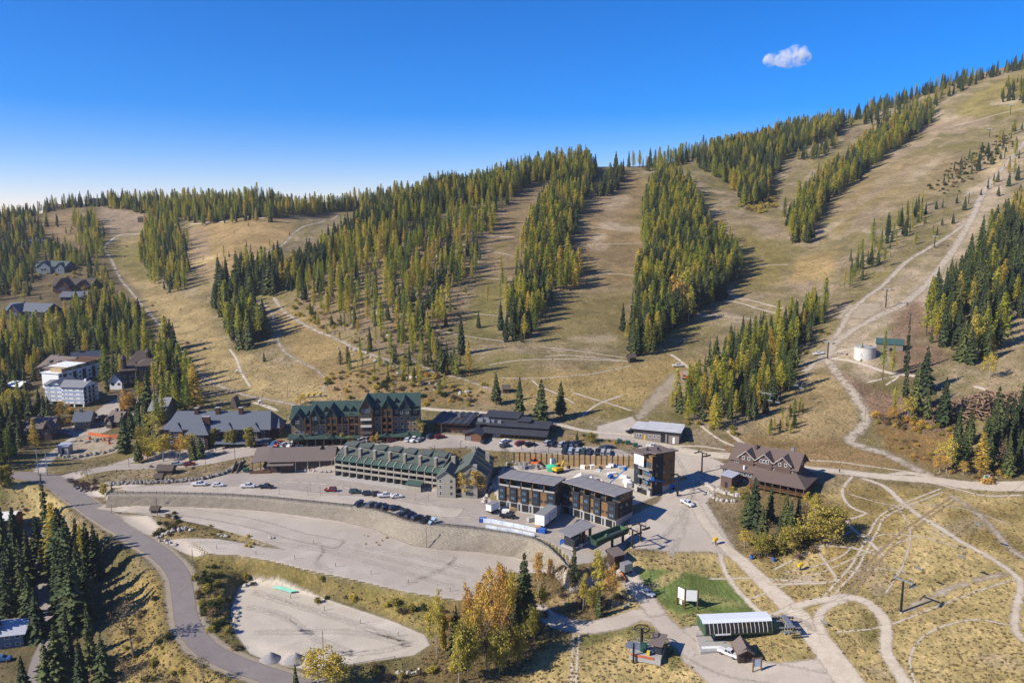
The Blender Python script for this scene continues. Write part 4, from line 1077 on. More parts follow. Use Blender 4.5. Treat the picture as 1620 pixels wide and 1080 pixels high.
# ---------------------------------------------------------------- building kit
M_WHITE = mat_plain("white_paint", (.72, .72, .70), .6, var=.06)
M_TRIMW = mat_plain("cream_trim", (.62, .58, .50), .7, var=.08)
M_GLASS = mat_glass()
M_GLASSB = mat_glass("bluish_glass", (.06, .10, .14), .06)
M_DARK = mat_plain("dark_opening", (.018, .018, .020), .8)
M_CONC = mat_rough("concrete", (.34, .325, .30), (.42, .40, .37), .6, .15, .02)
M_CHAR = mat_boards("charcoal_siding", (.028, .031, .038), .2, 'Z', .15)
M_WOOD = mat_boards("warm_wood_siding", (.205, .115, .048), .2, 'Z', .2)
M_TIMBER = mat_boards("brown_timber", (.135, .070, .034), .15, 'X', .25)
M_STEEL = mat_plain("galvanised_steel", (.34, .355, .37), .45, .6, .12)
M_BLACKST = mat_plain("black_steel", (.025, .026, .028), .5, .4, .2)
M_RUSTST = mat_plain("dark_brown_steel", (.045, .032, .026), .6, .3, .2)
_wc = {}
def win_mesh(w, h, fr, gl, bars=0, t=.1):
 key = (round(w, 2), round(h, 2), fr.name, gl.name, bars)
 if key not in _wc:
  f = MB(); a, b = w / 2, h / 2
  f.box(-a, a, -.07, .01, -b, -b + t).box(-a, a, -.07, .01, b - t, b).box(-a, -a + t, -.07, .01, -b + t, b - t).box(a - t, a, -.07, .01, -b + t, b - t)
  for i in range(bars):
   x = -a + w * (i + 1) / (bars + 1); f.box(x - .05, x + .05, -.065, .01, -b + t, b - t)
  fm = f.mesh("window_frame"); fm.materials.append(fr)
  p = MB(); p.box(-a + t * .9, a - t * .9, -.035, .0, -b + t * .9, b - t * .9)
  pm = p.mesh("window_pane"); pm.materials.append(gl)
  _wc[key] = (fm, pm)
 return _wc[key]
class House:
 """local frame: x along the front, y into the depth, z up from the base"""
 def __init__(s, name, label, cat, A, B=None, z=None, rz=None, group=None):
  if z is None: a = G(*A)
  else: x, y = at_z(A[0], A[1], z); a = Vector((x, y, z))
  if B is not None:
   if z is None: b = G(*B)
   else: x, y = at_z(B[0], B[1], z); b = Vector((x, y, z))
   s.W = math.hypot(b.x - a.x, b.y - a.y); rz_ = math.atan2(b.y - a.y, b.x - a.x)
   if z is None: a.z = min(a.z, b.z)
   rz = rz_ if rz is None else rz
  s.r = thing(name, label, cat, a, rz, group); s.a = a; s.rz = rz
 def part(s, name, mb, mat, parent=None, **k): return mb.build(name, mat, parent or s.r, **k)
 def win(s, x, y, z, w, h, face='F', fr=None, gl=None, bars=0, name="window"):
  fm, pm = win_mesh(w, h, fr or M_TRIMW, gl or M_GLASS, bars)
  o = link(name, fm, None, s.r, (x, y, z), {'F': 0, 'R': R(90), 'L': R(-90), 'B': R(180)}[face])
  link("pane", pm, None, o); return o
 def wins(s, xs, y, zs, w, h, face='F', **k):
  for z in zs:
   for x in xs:
    if face in 'FB': s.win(x, y, z, w, h, face, **k)
    else: s.win(y, x, z, w, h, face, **k)
def gable_x(mb_w, mb_r, x0, x1, y0, y1, z0, ze, zr, ov=.6, t=.25, walls=True):
 """block with its ridge along x"""
 ym = (y0 + y1) / 2
 if walls: mb_w.prism([(y0, z0), (y1, z0), (y1, ze), (ym, zr - .02), (y0, ze)], x0, x1, 'X')
 s = (zr - ze) / (ym - y0)
 for ya, sg in ((y0, -1), (y1, 1)):
  e = (ya + sg * ov, ze - s * ov)
  mb_r.slab([(x0 - ov, e[0], e[1] + t), (x1 + ov, e[0], e[1] + t), (x1 + ov, ym, zr + t), (x0 - ov, ym, zr + t)], t)
def gable_y(mb_w, mb_r, x0, x1, y0, y1, z0, ze, zr, ov=.5, t=.25, walls=True, ovb=0.0):
 """block with its ridge along y, gable to the front"""
 xm = (x0 + x1) / 2
 if walls: mb_w.prism([(x0, z0), (x1, z0), (x1, ze), (xm, zr - .02), (x0, ze)], y0, y1, 'Y')
 s = (zr - ze) / (xm - x0)
 for xa, sg in ((x0, -1), (x1, 1)):
  e = (xa + sg * ov, ze - s * ov)
  mb_r.slab([(e[0], y0 - ov, e[1] + t), (xm, y0 - ov, zr + t), (xm, y1 + ovb, zr + t), (e[0], y1 + ovb, e[1] + t)], t)
def hip(mb, x0, x1, y0, y1, ze, zr, ov=.6, inset=None):
 ym = (y0 + y1) / 2; i = inset if inset is not None else (y1 - y0) / 2
 x0 -= ov; x1 += ov; y0 -= ov; y1 += ov
 mb.add([(x0, y0, ze), (x1, y0, ze), (x1, y1, ze), (x0, y1, ze), (x0 + i, ym, zr), (x1 - i, ym, zr), (x0, y0, ze - .25), (x1, y0, ze - .25), (x1, y1, ze - .25), (x0, y1, ze - .25)],
           [(0, 1, 5, 4), (1, 2, 5), (2, 3, 4, 5), (3, 0, 4), (6, 7, 1, 0), (7, 8, 2, 1), (8, 9, 3, 2), (9, 6, 0, 3), (9, 8, 7, 6)])
def box(x0, x1, y0, y1, z0, z1): return MB().box(x0, x1, y0, y1, z0, z1)
def rail(h, pts, z, hgt, mat, name="railing", every=2.0):
 mb = MB()
 for (xa, ya), (xb, yb) in zip(pts[:-1], pts[1:]):
  for q in (hgt, hgt * .5): mb.tube([(xa, ya, z + q), (xb, yb, z + q)], .05, 4)
  n = max(1, int(math.hypot(xb - xa, yb - ya) / every))
  for i in range(n + 1):
   t = i / n; mb.tube([(lerp(xa, xb, t), lerp(ya, yb, t), z), (lerp(xa, xb, t), lerp(ya, yb, t), z + hgt)], .05, 4)
 o = mb.build(name, mat, h.r); return o
# ---------------------------------------------------------------- green-roofed lodge
M_GRNROOF = mat_boards("green_metal_roof", (.040, .072, .062), .6, 'X', .1, .25, .6)
M_GRNWALL = mat_boards("dark_green_siding", (.035, .048, .046), .3, 'Z', .15)
M_TAN = mat_boards("tan_siding", (.230, .150, .082), .3, 'Z', .15)
M_STONE = mat_rough("dark_stone", (.10, .09, .085), (.17, .155, .145), 1.5, .8, .1)
def green_lodge():
 h = House("green_roofed_lodge", "large five-storey lodge with green gabled roofs and tan walls", "lodge", (462, 701), (664, 697), z=18.6)
 W = h.W; k = W / 57.0; X = lambda q: q * k
 D = 15.0
 low, up, rf = MB(), MB(), MB()
 low.box(0, X(31), 0, D, -2, 8.6); low.box(X(36.2), W, 0, D, -2, 11.4)
 h.part("lower_wall", low, M_TAN)
 gable_x(up, rf, 0, X(9), .02, D - .02, 8.6, 10.9, 15.0)
 gable_x(up, rf, X(9), X(31), .02, D - .02, 8.6, 12.4, 16.8)
 gable_x(up, rf, X(35), W, .02, D - .02, 11.4, 16.0, 20.0)
 h.part("upper_wall", up, M_GRNWALL)
 for x0, x1, ze, zr, yf in [(.2, 6, 10.2, 14.2, -1.2), (8, 13, 11.8, 15.8, -1.0), (15.5, 20.5, 12.0, 16.4, -1.6), (40, 45, 15.2, 19.4, -1.6), (47.8, 53.2, 15.0, 19.6, -1.0)]:
  gw = MB(); gable_y(gw, rf, X(x0), X(x1), yf, D * .5 - .5, 8.55 if x0 < 30 else 11.35, ze, zr, .5); h.part("gable_wall", gw, M_GRNWALL)
 for x, z in [(7.3, 12.6), (15, 14.4), (23.5, 14.6), (27, 14.4), (37.8, 17.8), (46.4, 17.9)]:
  m = MB(); d = MB(); gable_y(d, m, X(x) - .7, X(x) + .7, 1.5, 5.0, z - 1.2, z - .4, z + .9, .25, .12)
  p = h.part("roof_vent", d, M_DARK); m.build("vent_roof", M_GRNROOF, p)
 tw = MB(); gable_y(tw, rf, X(30.6), X(36.4), -2.4, D * .6, 3.6, 15.4, 20.2, .7)
 h.part("entry_tower", tw, M_TIMBER)
 h.part("stone_porch", MB().box(X(30.4), X(36.6), -2.6, .5, -2, 3.58), M_STONE)
 h.part("entry_door", box(X(31.8), X(35.2), -2.75, -2.5, -1.5, 2.9), M_DARK)
 for z in (4.4, 7.4, 10.4): h.part("tower_balcony", box(X(31.1), X(35.9), -3.0, -2.45, z, z + .9), M_TRIMW if z > 5 else M_STONE)
 for z in (6.3, 9.4, 12.3): h.win(X(33.5), -2.45, z, X(4.0), 1.7, 'F', M_TIMBER, M_GLASS, 3)
 h.win(X(33.5), -2.46, 14.7, X(4.2), 2.2, 'F', M_TIMBER, M_GLASSB, 4)
 h.part("roof", rf, M_GRNROOF)
 a = MB()
 a.slab([(-1.2, -4.0, 2.9), (X(30.2), -4.0, 2.9), (X(30.2), .2, 4.2), (-1.2, .2, 4.2)], .2)
 for x in (4, 18): a.add([(X(x) - 2.5, -4.6, 2.9), (X(x) + 2.5, -4.6, 2.9), (X(x), -4.6, 4.3), (X(x), -.5, 4.3)], [(0, 1, 2), (0, 2, 3), (1, 3, 2)])
 h.part("arcade_roof", a, M_GRNROOF)
 a = MB(); a.slab([(X(37), -4.0, 3.1), (W + .8, -4.0, 3.1), (W + .8, .2, 4.4), (X(37), .2, 4.4)], .2)
 for x in (42, 52): a.add([(X(x) - 2.5, -4.6, 3.1), (X(x) + 2.5, -4.6, 3.1), (X(x), -4.6, 4.5), (X(x), -.5, 4.5)], [(0, 1, 2), (0, 2, 3), (1, 3, 2)])
 h.part("arcade_roof", a, M_GRNROOF)
 for x in list(np.arange(0, 30, 3.7)) + list(np.arange(37.5, 57, 3.7)):
  h.part("arcade_post", box(X(x) - .2, X(x) + .2, -3.8, -3.4, -2, 2.95), M_TIMBER)
 h.part("shopfront", box(.5, X(30), -.12, -.04, -1.5, 2.6), M_DARK); h.part("shopfront", box(X(37), W - .5, -.12, -.04, -1.5, 2.8), M_DARK)
 h.part("eave_band", MB().slab([(-.2, -1.3, 8.4), (X(15), -1.3, 8.4), (X(15), .1, 8.9), (-.2, .1, 8.9)], .12), M_GRNROOF)
 h.part("eave_band", MB().slab([(X(20.8), -.9, 12.0), (X(30.4), -.9, 12.0), (X(30.4), .1, 12.4), (X(20.8), .1, 12.4)], .12), M_GRNROOF)
 h.part("eave_band", MB().slab([(X(45.3), -1.3, 14.4), (W + .3, -1.3, 14.4), (W + .3, .1, 14.9), (X(45.3), .1, 14.9)], .12), M_GRNROOF)
 for x in (6.4, 8.8, 15.6, 17.9, 20.4, 22.8, 25.5, 28.2, 30.2, 40.1, 42.5, 44.9):
  h.part("timber_post", box(X(x) - .22, X(x) + .22, -1.9, -1.45, 3.4, 11.9 if x < 32 else 15.0), M_TIMBER)
 for x0, x1, zs in [(6.5, 8.7, (5.2, 8.2)), (15.7, 17.8, (5.2, 8.2, 11.0)), (18, 20.3, (5.2, 8.2, 11.0)), (25.6, 28.1, (5.2, 8.2, 11.0)), (40.2, 42.4, (5.4, 8.4, 11.4, 14.2)), (42.6, 44.8, (5.4, 8.4, 11.4, 14.2))]:
  for z in zs:
   b = h.part("balcony", box(X(x0), X(x1), -1.7, .1, z - .2, z), M_TIMBER)
   MB().box(X(x0), X(x1), -1.75, -1.6, z + .01, z + .85).build("balustrade", M_TIMBER, b)
   h.part("balcony_door", box(X(x0) + .3, X(x1) - .3, -.14 if z < 8 else -.1, -.05, z + .05, z + 2.1), M_DARK)
 h.wins([X(2.2), X(4.4), X(10.2), X(12.2), X(14.2), X(21.6), X(24.2), X(29.2)], 0, [4.9, 7.4], 1.4, 1.5)
 h.wins([X(3)], -1.2, [9.8], 1.6, 1.2); h.wins([X(10.5)], -1.0, [11.2], 1.6, 1.2)
 h.wins([X(10.2), X(12.2), X(14.2)], 0, [10.0], 1.3, 1.0); h.wins([X(24.2), X(29.2)], 0, [10.4], 1.3, 1.2)
 h.wins([X(38), X(46.6), X(49.2), X(52), X(54.8)], 0, [5.4, 7.9, 10.3], 1.4, 1.5)
 h.wins([X(38.2), X(47), X(55.2)], 0, [13.4], 1.3, 1.3); h.wins([X(49.2), X(51.8)], -1.0, [13.4], 1.2, 1.3)
 h.wins([3, 7, 11], W, [5, 8, 11, 14], 1.3, 1.5, 'R')
green_lodge()
# ---------------------------------------------------------------- slate-roofed lodge
M_SLATE = mat_rough("slate_blue_shingle", (.105, .118, .142), (.130, .145, .172), 2.5, .25, .03, .8)
M_MAROON = mat_boards("dark_maroon_siding", (.050, .026, .022), .3, 'Z', .2)
def slate_lodge():
 h = House("slate_roofed_lodge", "long maroon lodge under a slate-grey hipped roof with brick chimneys", "lodge", (266, 704), (427, 704), z=15.4)
 h.r.scale.z = .9
 W = h.W; D = 17.0
 h.part("wall", MB().box(0, W, 0, D, -2, 8.4), M_MAROON)
 h.part("end_bay", MB().box(W, W + 3.5, 3, D - 3, -2, 8.2), M_MAROON)
 h.part("end_bay", MB().box(-3, 0, 3, D - 3, -2, 7.6), M_MAROON)
 rf = MB(); hip(rf, 0, W, 0, D, 8.4, 15.2, 1.0, 2.4)
 hip(rf, W - 2, W + 3.5, 3, D - 3, 8.2, 11.8, .6, 2); hip(rf, -3, 2, 3, D - 3, 7.6, 10.8, .6, 2)
 main = h.part("roof", rf, M_SLATE)
 h.part("front_wing", MB().box(W * .23, W * .43, -4.5, .1, -2, 7.0), M_MAROON)
 r2 = MB(); xm = W * .33
 r2.add([(W * .21, -5.4, 6.9), (W * .45, -5.4, 6.9), (W * .45, 4, 6.9), (W * .21, 4, 6.9), (xm, 1.5, 13.6), (xm, 7, 13.6), (W * .47, 4.2, 10.5), (W * .19, 4.2, 10.5)],
           [(0, 1, 4), (1, 2, 6, 5, 4), (0, 4, 5, 7, 3), (0, 3, 2, 1)])
 h.part("wing_roof", r2, M_SLATE)
 for x, y, z, w in [(.19, 4.2, 10.3, 3.2), (.54, 4.2, 10.6, 3.2), (.78, 4.2, 10.6, 3.2), (.33, -2.6, 8.6, 4.0)]:
  d, r = MB(), MB(); cx = W * x
  d.box(cx - w * .42, cx + w * .42, y, y + 4, z - 1.0, z + .35)
  r.add([(cx - w * .7, y - .5, z + .3), (cx + w * .7, y - .5, z + .3), (cx, y + 1.2, z + 2.3), (cx, y + 5.2, z + 2.3), (cx - w * .7, y + 3.4, z + .3), (cx + w * .7, y + 3.4, z + .3)],
              [(0, 1, 2), (1, 5, 3, 2), (0, 2, 3, 4), (0, 4, 5, 1)])
  p = h.part("dormer", d, M_MAROON); r.build("dormer_roof", M_SLATE, p)
  h.win(cx, y, z - .2, w * .7, .7, 'F', M_WHITE, M_GLASS, 2)
 for x in (.1, .6, .86):
  d, r = MB(), MB(); cx = W * x
  d.box(cx - 2.0, cx + 2.0, -1.2, 1, 3, 7.7)
  r.add([(cx - 3.2, -2.0, 7.6), (cx + 3.2, -2.0, 7.6), (cx, .6, 11.0), (cx, 5, 11.0), (cx + 3.2, 2.2, 7.9), (cx - 3.2, 2.2, 7.9)], [(0, 1, 2), (1, 4, 3, 2), (0, 2, 3, 5), (0, 5, 4, 1)])
  p = h.part("bay", d, M_MAROON); r.build("bay_roof", M_SLATE, p)
  h.wins([cx], -1.2, [4.2, 6.6], 2.2, 1.4, fr=M_WHITE, bars=1)
 M_BRICK = mat_rough("dark_brick", (.060, .030, .026), (.095, .048, .038), 6, .4, .03)
 for x, y, z0, z1, w in [(.24, 7.2, 13, 17.0, .9), (.45, 7.2, 13, 17.2, .9), (.68, 7.2, 13, 17.2, .9), (.38, 1.5, 9, 14.2, 1.6)]:
  p = h.part("chimney", box(W * x - w, W * x + w, y - .7, y + .7, z0, z1), M_BRICK)
  MB().box(W * x - w - .15, W * x + w + .15, y - .85, y + .85, z1 + .01, z1 + .25).build("chimney_cap", M_CONC, p)
 pr = MB(); pr.slab([(W * .5, -6, 2.6), (W + 1, -6, 2.6), (W + 1, .2, 4.0), (W * .5, .2, 4.0)], .2)
 h.part("porch_roof", pr, M_SLATE)
 for i in range(8): h.part("porch_post", box(W * (.51 + .07 * i), W * (.51 + .07 * i) + .3, -5.7, -5.4, -2, 2.6), M_MAROON)
 h.part("porch_front", box(W * .5, W, -.2, -.05, -1, 2.5), M_DARK)
 h.wins([W * q for q in (.04, .16, .2, .46, .5, .69, .73, .78, .94)], 0, [1.4, 4.2, 6.8], 1.3, 1.4, fr=M_WHITE)
 h.wins([W * q for q in (.28, .33, .38)], -4.5, [1.2, 3.6, 5.6], 1.5, 1.3, fr=M_WHITE)
 h.wins([5, 8, 11], W + 3.5, [1.2, 4.0, 6.8], 1.9, 1.5, 'R', fr=M_WHITE, bars=1)
 h.wins([5, 8, 11], -3, [1.2, 3.8, 6.2], 1.9, 1.5, 'L', fr=M_WHITE, bars=1)
slate_lodge()
# ---------------------------------------------------------------- long dark day lodge
M_DKROOF = mat_boards("dark_grey_metal_roof", (.050, .052, .060), .5, 'X', .12, .3, .5)
M_REDWOOD = mat_boards("red_brown_siding", (.19, .090, .048), .25, 'Z', .2)
def day_lodge():
 h = House("dark_day_lodge", "long low day lodge with stepped dark metal roofs and red-brown walls", "lodge", (678, 690), (864, 703), z=20.0)
 h.r.scale.z = .86
 W = h.W
 w = MB(); w.box(W * .03, W * .42, 4, 20, -2, 4.6); w.box(W * .36, W * .97, 3.5, 18, -2, 3.9)
 h.part("wall", w, M_REDWOOD)
 h.part("wall", MB().box(W * .02, W * .42, 5, 19.5, 4.6, 6.2), M_CHAR)
 r = MB(); n = 6
 for i in range(n):
  a, b = W * (.0 + .058 * i), W * (.0 + .058 * (i + 1)); m = (a + b) / 2
  z1 = 6.9 + .12 * i
  r.slab([(a, 1.0, z1), (m, 1.0, z1 + .55), (m, 18, z1 + 1.6), (a, 18, z1 + 1.1)], .18)
  r.slab([(m, 1.0, z1 + .55), (b, 1.0, z1), (b, 18, z1 + 1.1), (m, 18, z1 + 1.6)], .18)
 h.part("folded_roof", r, M_DKROOF)
 h.part("flat_roof", MB().slab([(W * .34, 6, 6.6), (W * .62, 6, 6.6), (W * .62, 21, 7.4), (W * .34, 21, 7.4)], .3), M_DKROOF)
 h.part("upper_roof", MB().slab([(W * .42, 12, 8.8), (W * .72, 12, 8.8), (W * .72, 21, 9.6), (W * .42, 21, 9.6)], .3), M_DKROOF)
 h.part("upper_wall", MB().box(W * .43, W * .71, 12.5, 20.5, 6.8, 8.45), M_CHAR)
 h.part("stair_head", MB().box(W * .72, W * .82, 10, 16, 5, 8.2), M_CHAR)
 h.part("stair_roof", MB().slab([(W * .71, 9.6, 8.2), (W * .83, 9.6, 8.2), (W * .83, 16.4, 8.6), (W * .71, 16.4, 8.6)], .25), M_DKROOF)
 h.part("clerestory", MB().box(W * .5, W * .97, 6.5, 12, 3.5, 6.2), M_CHAR)
 h.part("clerestory_roof", MB().slab([(W * .48, 5.6, 6.3), (W * 1.0, 5.6, 6.3), (W * 1.0, 14, 7.6), (W * .48, 14, 7.6)], .25), M_DKROOF)
 h.part("lower_roof", MB().slab([(W * .38, 1.2, 3.6), (W * 1.0, 1.2, 3.6), (W * 1.0, 6.6, 5.0), (W * .38, 6.6, 5.0)], .25), M_DKROOF)
 h.part("rear_roof", MB().slab([(W * .6, 13, 6.2), (W * 1.02, 13, 6.2), (W * 1.02, 20, 4.4), (W * .6, 20, 4.4)], .25), M_DKROOF)
 for i in range(14): h.win(W * (.53 + .031 * i), 6.5, 5.6, 1.0, .7, 'F', M_CHAR, M_GLASS)
 e, er = MB(), MB(); gable_y(e, er, W * .33, W * .47, -2.5, 6, -2, 3.6, 5.2, .8)
 h.part("entrance_porch", e, M_REDWOOD); h.part("porch_roof", er, M_DKROOF)
 h.part("entrance_doors", box(W * .34, W * .385, -2.62, -2.52, -.8, 2.4), M_STEEL)
 h.part("garage_door", box(W * .54, W * .6, 3.36, 3.48, -.8, 2.6), M_STEEL)
 for i in range(9): h.win(W * (.63 + .036 * i), 3.5, 1.4, .8, 1.7, 'F', M_REDWOOD, M_DARK)
 h.wins([W * q for q in (.09, .125, .16, .22, .26, .3)], 4, [2.2], 1.6, 1.3, fr=M_CHAR)
 h.part("terrace_wall", MB().box(W * .0, W * .33, -.5, .1, -2, 1.0), M_CONC)
 h.part("snow_roof_rail", MB().tube([(W * .02, 1.0, 6.4), (W * .35, 1.0, 7.0)], .08, 4), M_TIMBER)
 for x, y, z, s in [(.40, 10, 7.2, 1.2), (.47, 9, 7.0, .9), (.51, 9.5, 7.0, .7), (.57, 9, 7.0, .8), (.44, 13, 7.4, 1.0)]:
  h.part("roof_unit", box(W * x - s, W * x + s, y - s * .8, y + s * .8, z - .5, z + 1.0), M_STEEL)
 h.part("chimney", box(W * .215 - .7, W * .215 + .7, 9, 10.4, 7, 10.4), M_STONE)
 for x in (.03, .1): h.part("porch_post", box(W * x, W * x + .3, 1.6, 1.9, -2, 6.6), M_TIMBER)
day_lodge()
# ---------------------------------------------------------------- brown maintenance hall
M_BRNROOF = mat_rough("brown_asphalt_shingle", (.150, .118, .102), (.185, .148, .130), 2.0, .2, .02)
M_BRNWALL = mat_boards("brown_board_wall", (.080, .052, .042), .3, 'X', .2)
def brown_hall():
 h = House("brown_hall", "single-storey brown hall with a wide brown shingle roof and plank front", "hall", (428, 746), (527, 743), z=13.0)
 W = h.W; w, r = MB(), MB()
 gable_x(w, r, 0, W, 0, 14, -1.5, 4.6, 8.0, 1.0)
 h.part("wall", w, M_BRNWALL); h.part("roof", r, M_BRNROOF)
 for i in range(8): h.part("post", box(W * (.3 + .097 * i), W * (.3 + .097 * i) + .22, -.25, -.02, -1.5, 4.3), M_TRIMW if i % 2 else M_TIMBER)
 h.part("awning", MB().slab([(-1, -2.4, 3.2), (W * .38, -2.4, 3.2), (W * .38, 0, 3.7), (-1, 0, 3.7)], .15), M_BRNROOF)
 h.part("loading_bay", box(W * .1, W * .15, -.1, -.02, -1, 3), M_DARK)
 for i in range(3): h.part("barn_door", box(W * (.17 + .06 * i), W * (.22 + .06 * i), -.12, -.03, -.8, 2.6), M_BRNWALL)
 h.part("red_door", box(W * .86, W * .9, -.13, -.03, -.8, 1.6), mat_plain("red_paint", (.45, .03, .025), .5))
 h.part("lean_to_roof", MB().slab([(-8, 1, 3.8), (-1.0, 1, 4.4), (-1.0, 13, 7.4), (-8, 13, 6.4)], .25), M_BRNROOF)
 for x, y in ((-7.6, 1.4), (-4.4, 1.4), (-7.6, 9), (-1.6, 1.4)): h.part("post", box(x, x + .3, y, y + .3, -1.5, 4.0), M_TIMBER)
 h.part("deck", MB().box(-8.4, -.05, -.5, 13, -.4, .1), M_TIMBER)
 rail(h, [(-8.3, 0), (-.5, 0)], .1, 1.1, M_TIMBER)
 h.part("gable_vent", MB().prism([(W * .8 - .8, 7.6), (W * .8 + .8, 7.6), (W * .8, 8.6)], 5, 8), M_DARK)
brown_hall()
# ---------------------------------------------------------------- green-roofed condominium row
M_CONDROOF = mat_rough("weathered_green_shingle", (.080, .096, .082), (.105, .122, .104), 1.6, .2, .02)
M_CONDSKIRT = mat_boards("green_metal_skirt", (.056, .098, .080), .5, 'X', .1, .2, .55)
M_BEIGE = mat_boards("grey_beige_siding", (.235, .205, .165), .25, 'Z', .1)
M_BEIGEL = mat_boards("pale_beige_siding", (.330, .300, .245), .25, 'X', .1)
def condo_row():
 h = House("condo_row", "long row of condos with green roof, tall chimneys and stacked balconies", "condominium", (531, 750), (697, 773), z=13.0)
 h.r.scale.z = .80
 W = h.W; nb = 14; bw = W / nb; D = 15
 h.part("wall", MB().box(0, W, 2.4, D, -1.5, 10.2), M_BEIGE)
 r = MB()
 r.slab([(-.4, 2.0, 10.3), (W + .3, 2.0, 10.3), (W + .3, 10, 14.0), (-.4, 10, 14.0)], .25)
 r.slab([(-.4, 10, 14.0), (W + .3, 10, 14.0), (W + .3, D + .6, 11.0), (-.4, D + .6, 11.0)], .25)
 h.part("roof", r, M_CONDROOF)
 for i in range(nb):
  x = bw * i
  s = h.part("skirt_roof", MB().slab([(x + .05, -.7, 7.9), (x + bw - .05, -.7, 7.9), (x + bw - .05, 2.4, 9.5), (x + .05, 2.4, 9.5)], .15), M_CONDSKIRT)
  for z in (2.2, 5.0):
   b = h.part("balcony", MB().box(x + .2, x + bw - .2, -.35, 2.4, z - .15, z), M_BEIGE)
   MB().box(x + .2, x + bw - .2, -.4, -.25, z + .01, z + 1.05).build("parapet", M_BEIGEL, b)
  for z in (.9, 3.6, 6.4): h.part("balcony_door", box(x + .5, x + bw - .5, 2.26, 2.37, z - .9, z + 1.2), M_DARK)
  h.win(x + bw / 2, 2.4, 9.85, bw * .8, .5, 'F', M_BEIGEL, M_GLASS, 1)
 for i in range(nb + 1):
  x = bw * i
  h.part("fin_wall", MB().prism([(-.55, -1.5), (2.5, -1.5), (2.5, 10.0), (-.2, 8.6)], x - .16, x + .16, 'X'), M_BEIGEL)
 for i in range(1, nb, 2):
  x = bw * i + .2
  p = h.part("chimney", MB().box(x - .55, x + .55, 2.0, 3.6, 8.5, 14.0), M_BEIGE)
  MB().box(x - .65, x + .65, 1.9, 3.7, 14.01, 14.25).build("chimney_cap", M_CONC, p)
 for i in range(0, nb, 2):
  x = bw * i + bw * .4
  d = MB().prism([(6.5, 11.8), (10, 13.6), (10, 14.0), (6.5, 13.4)], x, x + bw * 1.25, 'X')
  p = h.part("dormer", d, M_BEIGE); MB().slab([(x - .2, 6.0, 13.5), (x + bw * 1.3, 6.0, 13.5), (x + bw * 1.3, 10.6, 14.5), (x - .2, 10.6, 14.5)], .15).build("dormer_roof", M_CONDROOF, p)
 h.part("ridge_seam", MB().slab([(W * .5 - .12, 2.0, 10.36), (W * .5 + .12, 2.0, 10.36), (W * .5 + .12, 10, 14.06), (W * .5 - .12, 10, 14.06)], .1), M_DARK)
 h.part("entry_canopy", MB().slab([(bw * 10.2, -5.0, 2.6), (bw * 12.2, -5.0, 2.6), (bw * 12.2, -1.6, 3.6), (bw * 10.2, -1.6, 3.6)], .2), M_CONDSKIRT)
 h.part("entry_wall", box(bw * 10.3, bw * 12.1, -4.2, -3.9, -1, 2.4), M_BEIGEL)
 h.part("patio", MB().box(-.3, W - 6, -3.2, -.6, -1.2, -.25), M_CONC)
 pv = MB(); hip(pv, W * .66, W * .66 + 9, D + 2, D + 10, 7.6, 10.4, .6, 3.5); h.part("rear_pavilion_roof", pv, M_CONDROOF)
 h.part("rear_pavilion", MB().box(W * .66, W * .66 + 9, D + 2, D + 10, 2, 7.3), M_BEIGE)
condo_row()
def condo_wing():
 h = House("condo_wing", "beige condo wing with steep green roof behind the orange tree", "condominium", (691, 783), (768, 779), z=12.9, rz=R(-6))
 h.r.scale.z = .86
 W = 19.0; w, r = MB(), MB()
 gable_y(w, r, 0, 7.2, 0, 18, -1.5, 8.2, 11.2, .5)
 h.part("wall", w, M_BEIGEL)
 w2 = MB(); gable_y(w2, r, 6, 18.5, 3.2, 25, -1.5, 8.6, 13.6, .6)
 h.part("main_wall", w2, M_BEIGE)
 w3 = MB(); gable_y(w3, r, 9.5, 15.5, .4, 8, -1.5, 7.6, 10.8, .5)
 h.part("bay_wall", w3, M_BEIGEL); h.part("roof", r, M_CONDROOF)
 for z in (1.0, 3.9, 6.6):
  h.win(1.4, 0, z, .9, 1.9, 'F', M_WHITE, M_GLASS); h.win(5.6, 0, z, 1.0, 1.4, 'F', M_BEIGEL, M_GLASS)
  h.part("balcony_recess", box(7.3, 9.4, 3.0, 3.15, z - 1, z + 1.4), M_DARK); h.win(12.5, .4, z, 3.0, 1.5, 'F', M_BEIGEL, M_GLASS, 2)
  h.win(17, 3.2, z, 1.6, 1.5, 'F', M_BEIGEL, M_GLASS)
  b = h.part("balcony", box(7.25, 9.45, 1.2, 3.2, z - 1.2, z - 1.0), M_BEIGE)
  MB().box(7.25, 9.45, 1.1, 1.25, z - .99, z - .1).build("parapet", M_BEIGEL, b)
  h.wins([6, 12, 18], 18.5, [z], 1.6, 1.4, 'R')
 for x, y, z in [(4.4, 12, 13.6), (14.2, 3.6, 13.2), (17.2, 17, 14.2), (11, 21, 15.4)]: h.part("chimney", box(x - .8, x + .8, y - .7, y + .7, z - 5, z), M_BEIGEL)
 for y in (12, 17, 22): h.part("roof_step", MB().slab([(12.4, y - 2.2, 13.9), (19.1, y - 2.2, 8.7), (19.1, y, 8.7), (12.4, y, 13.9)], .5), M_CONDROOF)
condo_wing()
